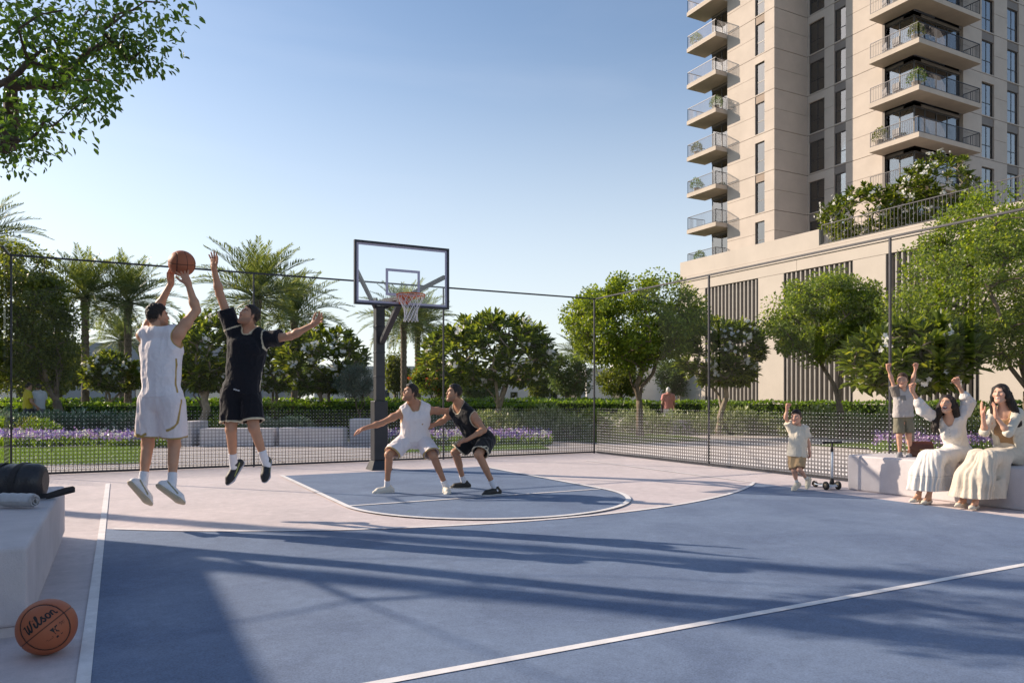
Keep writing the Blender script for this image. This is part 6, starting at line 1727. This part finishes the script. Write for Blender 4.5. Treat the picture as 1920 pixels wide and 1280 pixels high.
def g_col(V, C, P=p):
    rel = (V - A3(P.sm)) @ P.Rc.astype(np.float32); C[(np.abs(rel[:, 0]) < 0.008) & (np.sin(rel[:, 2] * 170) > 0.55) & (rel[:, 1] > 0.04)] *= 0.72
    return C
p.cloth('bodice', bod, LIN, k=0.05, subs=[cone(p.J['neck'] + p.Rc[:, 1] * 0.07 - p.Rc[:, 2] * 0.085, p.J['neck'] + p.Rc[:, 2] * 0.12 + p.Rc[:, 1] * 0.04, 0.030, 0.125)], clips=[(p.hm + p.Rc[:, 2] * 0.10, -p.Rc[:, 2])], fold=0.008, colfn=g_col, seed=13.0)
puff_sleeve(p, 'r', LIN, 0.50, 0.062, 14.0); puff_sleeve(p, 'l', LIN, 0.50, 0.062, 15.0)
skirt(p, 'skirt', LIN, 0.175, np.array(fd), 0.012, 16.0, 0.017, tiers=0.36, waist=0.16, spread=0.03)
pump(p, 'r', tR); pump(p, 'l', tL)

# H: woman clapping
d = 8.95
J = jp(d, head=(1876, 738, -0.05), neck=(1883, 766, 0.02), shr=(1861, 777, 0.13), elbr=(1846, 810, 0.02), wrr=(1843, 777, -0.06), shl=(1908, 776, -0.08), elbl=(1890, 811, -0.20), wrl=(1867, 779, -0.20),
       pel=(1896, 842, 0.18), hipr=(1885, 850, 0.26), hipl=(1907, 851, 0.12), knr=(1831, 857, -0.08), ankr=(1806, 934, -0.02), knl=(1854, 859, -0.24), ankl=(1829, 944, -0.16))
J['ankr'].z = 0.10; J['ankl'].z = 0.09
p = Person('person', 'woman in pale cardigan and long beige skirt sitting on the bench and clapping', J, 0.97, fem=True, skin=(0.66, 0.39, 0.275), h=0.006, hair=(0.017, 0.012, 0.010))
tR, tL = cv(-0.85, -0.5, 0), cv(-0.78, -0.60, 0)
p.body(cv(-0.80, -0.60, 0.06), dict(r=dict(d=cv(-0.22, -0.05, 1), pn=cv(0.9, -0.3, 0.1), thumb=cv(0.2, -0.9, 0.2), curl=0.10, spread=0.18, s=0.95), l=dict(d=cv(-0.15, -0.05, 1), pn=cv(-0.9, 0.2, 0.1), thumb=cv(-0.2, -0.9, 0.2), curl=0.10, spread=0.15, s=0.95)),
       smile=1.0, lips=(0.55, 0.20, 0.18), hs=0.95, feet=[foot_prims(J, 'r', tR), foot_prims(J, 'l', tL)], blush=0.4)
f0, r0, u0 = p.R[:, 1], p.R[:, 0], p.R[:, 2]; hcx = p.hc
fh = nrm(np.array([f0[0], f0[1], 0])); rh = np.array([fh[1], -fh[0], 0]); zz = np.array([0, 0, 1.0])
long_hair(p, [([hcx - r0 * 0.07 - fh * 0.02 - zz * 0.01, hcx - rh * 0.10 - fh * 0.06 - zz * 0.13, hcx - rh * 0.14 - fh * 0.09 - zz * 0.24, hcx - rh * 0.15 - fh * 0.11 - zz * 0.36], 0.046, 0.034),
              ([hcx - fh * 0.07 - zz * 0.02, hcx - fh * 0.13 - zz * 0.15, hcx - fh * 0.18 - zz * 0.36], 0.068, 0.052),
              ([hcx + r0 * 0.072 - u0 * 0.03, hcx + rh * 0.085 - fh * 0.02 - zz * 0.13, hcx + rh * 0.10 - fh * 0.03 - zz * 0.22], 0.036, 0.024)], 2.0, 0.012)
top = p.torso(0.010, 0.045)
p.cloth('top', top, (0.34, 0.22, 0.12), k=0.05, subs=[cone(p.J['neck'] + p.Rc[:, 1] * 0.05 - p.Rc[:, 2] * 0.075, p.J['neck'] + p.Rc[:, 2] * 0.12 + p.Rc[:, 1] * 0.04, 0.055, 0.13)], clips=[(p.hm + p.Rc[:, 2] * 0.12, -p.Rc[:, 2])], fold=0.004, seed=17.0)
CARD = (0.60, 0.56, 0.47)
car = p.torso(0.026, 0.05) + [cone(lerp(p.sm, p.hm, 0.6), p.hm - p.Rp[:, 2] * 0.02, 0.145, 0.16, flat=(p.Rc[:, 1], 0.85), k=0.05)]
for a in ('l', 'r'):
    S, E, W = p.J['sh' + a], p.J['elb' + a], p.J['wr' + a]; fe = 0.12 if a == 'r' else 0.10
    car += [cone(S, E, 0.060, 0.052, k=0.03), cone(E, lerp(E, W, fe + 0.12), 0.052, 0.046, k=0.02, clip=[(lerp(E, W, fe), nrm(W - E))])]
fr_ = p.Rc[:, 1]; lo_ = p.hm - p.Rc[:, 2] * 0.25; hi_ = p.sm + p.Rc[:, 2] * 0.25
sub = [cone(lo_ + fr_ * 0.20, p.sm + fr_ * 0.17, 0.128, 0.105), cone(p.J['neck'] + fr_ * 0.09 - p.Rc[:, 2] * 0.12, p.J['neck'] + p.Rc[:, 2] * 0.12 + fr_ * 0.04, 0.085, 0.105)]
p.cloth('cardigan', car, CARD, k=0.05, subs=sub, clips=[(p.hm + p.Rc[:, 2] * 0.0, -p.Rc[:, 2])], fold=0.008, trim=(0.64, 0.60, 0.51), seed=18.0)
fd = nrm(J['knr'] + J['knl'] - J['hipr'] - J['hipl']); fd[2] = 0
skirt(p, 'skirt', (0.62, 0.55, 0.45), 0.14, np.array(fd), 0.03, 19.0, 0.020, waist=0.17, spread=0.02)
pump(p, 'r', tR); pump(p, 'l', tL)

# ---- people in the garden
def stroller(x, d, hgt, yaw, label, shirt, trous, skin, hairc, cap=None, shorts=True, z=0.0, bag=False):
    c = cw((x - 960) / FPX * d, d, z); q = hgt / 1.8; f = nrm(cv(*yaw, 0)); r = np.array([f[1], -f[0], 0]); b = np.array(tuple(c)); U = np.array([0, 0, 1.0])
    P_ = lambda a, o, h: b + r * a * q + f * o * q + U * h * q
    J = dict(head=P_(0, 0.03, 1.66), neck=P_(0, 0, 1.50), shl=P_(-0.18, 0, 1.44), shr=P_(0.18, 0, 1.44), elbl=P_(-0.24, -0.04, 1.15), elbr=P_(0.24, 0.06, 1.15), wrl=P_(-0.22, 0.12, 0.95), wrr=P_(0.24, 0.22, 0.98),
             pel=P_(0, 0, 0.95), hipl=P_(-0.09, 0, 0.92), hipr=P_(0.09, 0, 0.92), knl=P_(-0.09, 0.16, 0.50), knr=P_(0.09, -0.04, 0.50), ankl=P_(-0.09, 0.14, 0.09), ankr=P_(0.09, -0.24, 0.12))
    p = Person('person', label, J, q, skin=skin, h=0.012, hair=hairc, group='people strolling in the garden')
    p.body(f, dict(l=dict(d=-U + f * 0.4, pn=r, thumb=f, curl=0.5, spread=0.1), r=dict(d=-U + f * 0.4, pn=-r, thumb=f, curl=0.5, spread=0.1)), hh=0.008)
    p.short_hair(0.2, 0.018, col=cap)
    p.tee(shirt, shirt, (0.0, 0), 0.6, seed=x * 0.1)
    p.shorts(trous, trous, 0.9 if shorts else 1.0, seed=x * 0.2)
    for a in ('l', 'r'): p.shoe(a, f, (0.5, 0.5, 0.5), (0.6, 0.6, 0.6), up=U)
    if bag:
        bb = b + r * -0.26 * q + U * 1.0; 
        p.cloth('shoulder_bag', [cone(bb + U * 0.12, bb - U * 0.14, 0.06, 0.09, flat=(tuple(r), 0.5)), cone(bb + U * 0.1, np.array(J['shl']) + U * 0.05, 0.012, 0.012, k=0.01)], (0.03, 0.03, 0.035), h=0.012)
stroller(52, 26.0, 1.88, (0.7, 0.7), 'person in yellow shirt strolling behind the hedge at far left', (0.45, 0.38, 0.03), (0.05, 0.05, 0.06), (0.4, 0.23, 0.15), (0.02, 0.015, 0.012))
stroller(73, 26.4, 1.86, (-0.8, 0.4), 'person in pale blue shirt strolling beside the one in yellow', (0.52, 0.55, 0.58), (0.18, 0.18, 0.2), (0.4, 0.23, 0.15), (0.05, 0.04, 0.035))
stroller(1253, 29.8, 1.78, (0.15, 1.0), 'person in pink shirt, white shorts and cap walking away with a bag', (0.58, 0.25, 0.22), (0.72, 0.72, 0.72), (0.42, 0.25, 0.17), (0.6, 0.6, 0.6), cap=(0.65, 0.65, 0.66), bag=True)
# ------------------------------------------------------------------ balls
def ball_mat():
    m, nt, b = newmat('ball_leather'); N = nt.nodes; L = nt.links
    at = N.new('ShaderNodeAttribute'); at.attribute_name = 'Col'; L.new(at.outputs['Color'], b.inputs['Base Color'])
    b.inputs['Roughness'].default_value = 0.5; b.inputs['Specular IOR Level'].default_value = 0.35
    tc = N.new('ShaderNodeTexCoord'); vo = N.new('ShaderNodeTexVoronoi'); vo.inputs['Scale'].default_value = 190
    L.new(tc.outputs['Object'], vo.inputs['Vector'])
    bp = N.new('ShaderNodeBump'); bp.inputs['Strength'].default_value = 0.35; bp.inputs['Distance'].default_value = 0.002
    L.new(vo.outputs['Distance'], bp.inputs['Height']); L.new(bp.outputs['Normal'], b.inputs['Normal'])
    return m
M['ball'] = ball_mat()
M['ink'] = mat('black_print', (0.012, 0.011, 0.012), 0.6, 0.1, 30)
def basketball(c, r, R, label, seg=160):
    """R: rotation; seams are grooves"""
    root = empty('basketball', (c[0], c[1], c[2] - r), 0, label, 'ball', 'basketballs')
    th = np.linspace(0, math.pi, seg // 2 + 1)[1:-1]; ph = np.linspace(0, 2 * math.pi, seg, endpoint=False)
    S = np.stack(np.meshgrid(th, ph, indexing='ij'), -1).reshape(-1, 2)
    D = np.stack([np.sin(S[:, 0]) * np.cos(S[:, 1]), np.sin(S[:, 0]) * np.sin(S[:, 1]), np.cos(S[:, 0])], 1)
    D = np.concatenate([D, [[0, 0, 1], [0, 0, -1]]]); nt_ = len(th)
    x, y, z = D[:, 0], D[:, 1], D[:, 2]
    f = np.minimum(np.abs(z), np.abs(x)); cur = np.abs(np.abs(x) - (0.60 + 0.24 * (1 - np.clip(np.abs(z) / 0.8, 0, 1)) * 0 - 0.10 * z * z + 0.16 * (y * y))) * 0.8
    f = np.minimum(f, cur); w = np.clip((0.026 - f) / 0.010, 0, 1)
    C = np.array([0.40, 0.120, 0.055]) * (1 - w[:, None]) + np.array([0.012, 0.010, 0.010]) * w[:, None]
    V = D * (r - 0.003 * w[:, None] * r / 0.12)
    F = []; n = len(ph)
    idx = np.arange(nt_ * n).reshape(nt_, n)
    F = np.stack([idx[:-1], idx[1:], np.roll(idx, -1, 1)[1:], np.roll(idx, -1, 1)[:-1]], -1).reshape(-1, 4)
    t0 = np.stack([np.full(n, len(D) - 2), idx[0], np.roll(idx[0], -1), np.roll(idx[0], -1)], 1)
    V = V @ np.array(R).T + np.array([0, 0, r])
    me = mesh_np('ball', V, F, M['ball'], True, C)
    link_mesh('leather', me, root); return root
# ball in the shooter's hands
Ra = np.array(Matrix.Rotation(0.35, 3, 'Z') @ Matrix.Rotation(0.25, 3, 'X') @ Matrix.Rotation(-0.08, 3, 'Y'))
basketball(BALL_A, 0.131, Ra, 'orange basketball held up by the leaping shooter')
# ball on the ground, lettering turned to the camera
BR = 0.138; bd_ = (CAM_H - BR) * FPX / (1174 - HORIZ); BC = cw((88 - 960) / FPX * bd_, bd_, BR)
view = (Vector((0, 0, CAM_H)) - BC).normalized(); rt = Vector((0, 0, 1)).cross(view).normalized(); upv = view.cross(rt)
rot = math.radians(37); ex = rt * math.cos(rot) + upv * math.sin(rot); ey = -rt * math.sin(rot) + upv * math.cos(rot)
# seam z=0 runs along ex just below the name; tilt the seam plane a little
e_y = (view * math.cos(0.02) + ey * math.sin(0.02)).normalized(); e_z = (ey * math.cos(0.02) - view * math.sin(0.02)).normalized()
ang = 1.5
ax_ = (ex * math.cos(ang) - e_y * math.sin(ang)); ay_ = (ex * math.sin(ang) + e_y * math.cos(ang))
Rg = np.stack([np.array(ax_), np.array(ay_), np.array(e_z)], 1)
gball = basketball(BC, BR, Rg, 'orange basketball with black lettering lying beside the left bench', 200)
def on_ball(pts2, lift=0.0008):
    """tangent-plane points (a along ex, b along ey, in ball radii) -> on the ball"""
    out = []
    for a, b in pts2:
        v = (view + ex * a + ey * b).normalized() * (BR + lift); out.append((v.x, v.y, v.z + BR))
    return out
def stroke(m, pts, w):
    n = len(pts); vs = []
    for i, p in enumerate(pts):
        q = Vector(pts[min(i + 1, n - 1)]) - Vector(pts[max(i - 1, 0)]); q = q.normalized() if q.length > 1e-9 else Vector((1, 0)); nn = Vector((-q.y, q.x)) * (w[i] if hasattr(w, '__len__') else w) / 2
        vs += [(p[0] + nn.x, p[1] + nn.y), (p[0] - nn.x, p[1] - nn.y)]
    m.add(on_ball(vs), [(2*i, 2*i+1, 2*i+3, 2*i+2) for i in range(n - 1)])
def smooth_path(P, n=5):
    out = []; P = [Vector(p) for p in P]
    for i in range(len(P) - 1):
        p0 = P[max(i-1, 0)]; p1 = P[i]; p2 = P[i+1]; p3 = P[min(i+2, len(P)-1)]
        for k in range(n):
            t = k / n; out.append(0.5 * ((2*p1) + (p2-p0)*t + (2*p0-5*p1+4*p2-p3)*t*t + (3*p1-p0-3*p2+p3)*t*t*t))
    return [tuple(q) for q in out + [P[-1]]]
name = MB(); s_ = 0.315; oy = 0.20; ox = -0.74
def let(P, wd=0.085): stroke(name, [(ox + a * s_, oy + b * s_ * 0.95) for a, b in smooth_path(P)], wd)
let([(-0.15, 1.30), (0.10, 1.45), (0.20, 1.20), (0.22, 0.25), (0.32, 0.02), (0.55, 0.40), (0.72, 1.30)], 0.075); let([(0.72, 1.30), (0.66, 0.30), (0.80, 0.02), (1.08, 0.50), (1.22, 1.35), (1.42, 1.45)], 0.075)
let([(1.55, 0.80), (1.48, 0.20), (1.62, 0.02), (1.80, 0.20)], 0.07); let([(1.62, 1.12), (1.66, 1.20)], 0.075)
let([(1.80, 0.20), (2.10, 0.95), (2.14, 1.50), (1.98, 1.40), (1.94, 0.30), (2.08, 0.02), (2.30, 0.20)], 0.06)
let([(2.30, 0.20), (2.62, 0.85), (2.60, 0.55), (2.78, 0.25), (2.62, 0.0), (2.42, 0.12)], 0.062)
let([(3.25, 0.80), (3.02, 0.55), (3.02, 0.15), (3.22, 0.02), (3.44, 0.25), (3.44, 0.62), (3.25, 0.80)], 0.065)
let([(3.72, 0.78), (3.72, 0.05)], 0.07); let([(3.72, 0.45), (3.95, 0.80), (4.16, 0.70), (4.16, 0.20), (4.32, 0.02), (4.48, 0.18)], 0.065)
name.build('lettering', M['ink'], gball)
lg = MB()
# small shield-like emblem: dark block split by a pale leaning figure
def quad2(m, P): m.add(on_ball(P), [tuple(range(len(P)))])
quad2(lg, [(-0.02, -0.16), (0.12, -0.16), (0.05, -0.36), (0.09, -0.64), (-0.02, -0.64)]); quad2(lg, [(0.16, -0.16), (0.27, -0.16), (0.27, -0.64), (0.19, -0.64), (0.20, -0.46), (0.11, -0.36)])
quad2(lg, [(0.11, -0.22), (0.13, -0.22), (0.13, -0.27), (0.10, -0.27)])
lg.build('emblem', M['ink'], gball)
sg = MB(); stroke(sg, smooth_path([(0.34, -0.22), (0.40, -0.16), (0.42, -0.24), (0.48, -0.18), (0.50, -0.25), (0.56, -0.20), (0.62, -0.22)]), 0.016); stroke(sg, smooth_path([(0.38, -0.30), (0.46, -0.26), (0.52, -0.31), (0.60, -0.27)]), 0.014)
stroke(sg, [(-0.36, -0.44), (-0.06, -0.44)], 0.022); stroke(sg, [(-0.32, -0.50), (-0.08, -0.50)], 0.018)
sg.build('signature_print', M['ink'], gball)

# ------------------------------------------------------------------ things on the left bench
M['bag'] = mat('black_canvas', (0.028, 0.027, 0.030), 0.42, 0.2, 10, 0.25, 60)
M['webbing'] = mat('black_webbing', (0.024, 0.022, 0.024), 0.7, 0.15, 40, 0.3, 300)
BT = 0.494
bg = empty('duffel_bag', (-0.93, 7.22, BT), -0.22, 'black cylindrical duffel bag lying on the left bench', 'bag')
rng = np.random.default_rng(3); nseg, nr = 60, 44; V = []; Lb, rb = 0.42, 0.155
for i in range(nseg + 1):
    t = -1 + 2 * i / nseg; e = max(0.0, abs(t) - 0.80) / 0.20; rr = rb * (math.sqrt(max(0, 1 - e * e)) * 0.45 + 0.55 if e < 1 else 0.55)
    for k in range(nr):
        a = 2 * math.pi * k / nr
        wv = 1 + 0.018 * math.sin(t * 13 + math.sin(a * 2)) + 0.014 * math.sin(a * 5 + t * 6) + 0.008 * math.sin(t * 37 + a * 3)
        y = math.cos(a) * rr * wv; z = math.sin(a) * rr * wv * 0.97
        z = max(z, -rb * 0.90); V.append((t * Lb, y, z + rb * 0.90))
F = [(i*nr+k, (i+1)*nr+k, (i+1)*nr+(k+1) % nr, i*nr+(k+1) % nr) for i in range(nseg) for k in range(nr)]
m = MB().add(V, F, True); m.add(V[:nr], [tuple(range(nr))]); m.add(V[-nr:], [tuple(range(nr - 1, -1, -1))])
m.build('body', M['bag'], bg)
for xx in (-0.20, 0.10, 0.25):
    st = MB(); pts = []; vs = []; fs = []
    for k in range(29):
        a = -0.9 + (math.pi + 1.8) * k / 28 + 0.0
        for w in (-0.022, 0.022): vs.append((xx + w + 0.03 * math.sin(a * 1.5), math.cos(a) * (rb + 0.006), math.sin(a) * (rb + 0.006) * 0.97 + rb * 0.9))
    for k in range(28): fs.append((2*k, 2*k+1, 2*k+3, 2*k+2))
    st.add(vs, fs, True).build('strap', M['webbing'], bg)
stp = MB(); P = smooth_path([(0.36, -0.09, 0.06), (0.44, -0.12, 0.05), (0.58, -0.05, 0.07), (0.62, 0.02, 0.075), (0.56, 0.03, 0.06), (0.42, -0.04, 0.02)], 6) if False else None
pts = [(0.40, -0.10, 0.03), (0.46, -0.10, 0.035), (0.52, -0.07, 0.055), (0.57, -0.03, 0.07), (0.61, 0.01, 0.075), (0.62, 0.03, 0.06), (0.58, 0.03, 0.05), (0.50, 0.0, 0.03), (0.43, -0.03, 0.015)]
vs = []; fs = []
for p_ in pts: vs += [(p_[0], p_[1], p_[2] - 0.019), (p_[0], p_[1], p_[2] + 0.019), (p_[0] + 0.003, p_[1] + 0.004, p_[2] + 0.019), (p_[0] + 0.003, p_[1] + 0.004, p_[2] - 0.019)]
for k in range(len(pts) - 1):
    for q in range(4): fs.append((4*k+q, 4*k+(q+1) % 4, 4*k+4+(q+1) % 4, 4*k+4+q))
MB().add(vs, fs).build('loose_strap', M['webbing'], bg)

M['towel'] = mat('white_towel', (0.74, 0.75, 0.78), 0.95, 0.05, 30, 0.8, 260)
tw_ = empty('rolled_towel', (-0.66, 6.60, BT), -0.62, 'rolled white towel on the left bench in front of the duffel bag', 'towel')
vs = []; fs = []; turns = 2.6; ns = 90; Lt = 0.145; nx = 12
prof = []
for i in range(ns + 1):
    a = turns * 2 * math.pi * i / ns; r = 0.012 + 0.041 * i / ns; prof.append((math.cos(a - 0.6) * r, math.sin(a - 0.6) * r))
th_ = 0.009
for side in (0, 1):
    for i, (py, pz) in enumerate(prof):
        rr = math.hypot(py, pz); k = (rr + (th_ if side else 0)) / rr
        for j in range(nx + 1):
            x = -Lt + 2 * Lt * j / nx; wob = 0.002 * math.sin(j * 2.1 + i * 0.3); ed = 1 - 0.10 * max(0, abs(x) / Lt - 0.85) / 0.15
            vs.append((x, py * k * ed + wob, (pz * k * ed) * 0.92 + 0.057 + wob))
def vi(s, i, j): return s * (ns + 1) * (nx + 1) + i * (nx + 1) + j
for i in range(ns):
    for j in range(nx):
        fs.append((vi(1, i, j), vi(1, i + 1, j), vi(1, i + 1, j + 1), vi(1, i, j + 1))); fs.append((vi(0, i, j), vi(0, i, j + 1), vi(0, i + 1, j + 1), vi(0, i + 1, j)))
    for j in (0, nx): fs.append((vi(0, i, j), vi(0, i + 1, j), vi(1, i + 1, j), vi(1, i, j)))
MB().add(vs, fs, True).build('roll', M['towel'], tw_)
bt = empty('water_bottle', (-1.12, 6.02, BT), 0.35, 'black bottle lying on the left bench, cut by the picture edge', 'bottle')
mx_ = Matrix.Translation((0, 0, 0.052)) @ Matrix.Rotation(math.pi / 2, 4, 'Y')
MB().lathe([(0.0, -0.2), (0.045, -0.195), (0.05, -0.18), (0.05, 0.10), (0.049, 0.12)], 24, mx_).build('body', M['bag'], bt)
MB().lathe([(0.046, 0.121), (0.047, 0.165), (0.040, 0.185), (0.012, 0.195), (0.0, 0.195)], 24, mx_).build('lid', M['webbing'], bt)

# ------------------------------------------------------------------ kick scooter
M['scoot'] = mat('pale_blue_paint', (0.62, 0.70, 0.78), 0.3, 0.04, 5)
M['rubber'] = mat('black_rubber', (0.016, 0.016, 0.018), 0.6, 0.2, 20)
M['hubc'] = mat('tan_hub', (0.25, 0.20, 0.14), 0.5, 0.1, 20)
fc = cw((1560 - 960) / FPX * 10.72, 10.72); rc = cw((1529 - 960) / FPX * 11.05, 11.05)
dirv = (rc - fc); sl = dirv.length; rz = math.atan2(dirv.y, dirv.x)
sc_ = empty('kick_scooter', fc, rz, 'pale blue three-wheeled kick scooter standing beside the right bench', 'scooter')
def wheel(x, y, r, w, parent):
    mt = Matrix.Translation((x, y, r)) @ Matrix.Rotation(math.pi / 2, 4, 'X')
    t = MB().lathe([(r * 0.55, -w/2), (r * 0.88, -w/2), (r, -w * 0.28), (r, w * 0.28), (r * 0.88, w/2), (r * 0.55, w/2)], 24, mt, False).build('wheel', M['rubber'], parent)
    MB().lathe([(0.008, -w * 0.42), (r * 0.545, -w * 0.40), (r * 0.545, w * 0.40), (0.008, w * 0.42)], 16, mt).build('hub', M['hubc'], t)
wheel(0, -0.105, 0.062, 0.03, sc_); wheel(0, 0.105, 0.062, 0.03, sc_); wheel(sl, 0, 0.042, 0.04, sc_)
m = MB(); vs = []; fs = []
prof = [(-0.055, 0.050, 0.07), (-0.02, 0.085, 0.075), (0.06, 0.082, 0.085), (0.13, 0.06, 0.075), (0.18, 0.055, 0.06), (sl - 0.05, 0.045, 0.06), (sl + 0.0, 0.028, 0.065)]
for x, hw, zt in prof: vs += [(x, -hw, 0.045), (x, hw, 0.045), (x, hw * 0.8, zt), (x, -hw * 0.8, zt)]
for i in range(len(prof) - 1):
    for q in range(4): fs.append((4*i+q, 4*i+(q+1) % 4, 4*i+4+(q+1) % 4, 4*i+4+q))
fs += [(3, 2, 1, 0), tuple(4 * (len(prof) - 1) + q for q in range(4))]
m.add(vs, fs).build('deck', M['scoot'], sc_, 0.008)
MB().tube([(0, -0.10, 0.062), (0, 0.10, 0.062)], 0.012, 8).build('axle', M['rubber'], sc_)
MB().bar((0.165, 0, 0.0615), (sl - 0.07, 0, 0.0635), 0.085, 0.006).build('grip_pad', M['rubber'], sc_)
m = MB(); vs = []
for k in range(9):
    a = -0.3 + 2.2 * k / 8; vs += [(sl + math.cos(a) * 0.055, -0.022, 0.042 + math.sin(a) * 0.055), (sl + math.cos(a) * 0.055, 0.022, 0.042 + math.sin(a) * 0.055)]
m.add(vs, [(2*k, 2*k+1, 2*k+3, 2*k+2) for k in range(8)], True).build('mudguard', M['rubber'], sc_)
MB().lathe([(0.038, 0.085), (0.032, 0.12), (0.022, 0.16), (0.020, 0.17)], 16).build('collar', M['rubber'], sc_)
MB().tube([(0, 0, 0.165), (-0.004, 0, 0.56)], 0.0165, 12).build('stem', M['scoot'], sc_)
m = MB().tube([(-0.004, 0, 0.555), (-0.005, 0, 0.675)], 0.012, 10); m.lathe([(0.021, 0.545), (0.021, 0.585)], 12)
m.build('upper_stem', M['rubber'], sc_)
hbv = Matrix.Rotation(-rz, 3, 'Z') @ Vector(tuple(cv(1, 0.15, 0)))
MB().tube([Vector((-0.005, 0, 0.68)) + hbv * t for t in (-0.145, -0.06, 0, 0.06, 0.145)], [0.017, 0.0165, 0.0135, 0.0165, 0.017], 10).build('handlebar', M['rubber'], sc_)

# ------------------------------------------------------------------ handbag on the right bench
M['leather'] = mat('brown_leather', (0.115, 0.036, 0.018), 0.42, 0.15, 12, 0.2, 90)
M['brass'] = mat('brass', (0.55, 0.38, 0.16), 0.3, 0.1, 20, metal=0.9)
hbp = px(1725, 855, 10.40); hb_ = empty('leather_handbag', (hbp.x, hbp.y, 0.50), -YAW - 0.18, 'brown leather flap handbag standing on the bench between boy and woman', 'handbag')
vs = []; fs = []; pr = [(-0.155, 0.045, 0), (-0.15, 0.052, 0.10), (-0.135, 0.030, 0.205)]
m = MB(); m.add([(-0.155, -0.055, 0), (0.155, -0.055, 0), (0.155, 0.055, 0), (-0.155, 0.055, 0), (-0.145, -0.025, 0.205), (0.145, -0.025, 0.205), (0.145, 0.03, 0.205), (-0.145, 0.03, 0.205)], [(3,2,1,0),(4,5,6,7),(0,1,5,4),(1,2,6,5),(2,3,7,6),(3,0,4,7)])
m.build('body', M['leather'], hb_, 0.016, 3)
vs = []; fs = []; n = 16
for i in range(n + 1):
    x = -0.155 + 0.31 * i / n; low = 0.075 + 0.045 * (abs(x) / 0.155) ** 3
    for t in (0, 0.33, 0.66, 1.0):
        z = 0.212 + (low - 0.212) * t; y = -0.030 - 0.034 * math.sin(min(t * 1.4, 1.0) * math.pi / 2); vs.append((x * (1 - 0.05 * (1 - t)), y, z))
    vs.append((x * 0.95, 0.034, 0.212))
for i in range(n):
    for t in range(3): fs.append((5*i+t, 5*i+5+t, 5*i+6+t, 5*i+1+t))
    fs.append((5*i+4, 5*i+9, 5*i+5, 5*i))
MB().add(vs, fs, True).build('flap', M['leather'], hb_)
MB().box(-0.028, 0.028, -0.075, -0.066, 0.082, 0.106).build('clasp', M['brass'], hb_, 0.003)

# ------------------------------------------------------------------ small garden lights
M['white_metal'] = mat('white_metal', (0.70, 0.70, 0.68), 0.4, 0.05, 8)
for x, y, lb in ((1316, 803, 'white path light right of the walking person'), (1189, 802, 'white path light left of the forked tree trunk'), (1049, 806, 'white path light among the shrubs at centre'), (931, 806, 'white path light behind the central frangipani trunk')):
    r = empty('path_light', gp(x, y), rs.random() * 0.4 - YAW, lb, 'path light', 'white path lights')
    MB().box(-0.05, 0.05, -0.05, 0.05, 0, 0.78).build('column', M['white_metal'], r, 0.008)
    MB().box(-0.20, 0.051, -0.055, 0.055, 0.782, 0.85).build('lamp_head', M['white_metal'], r, 0.008)
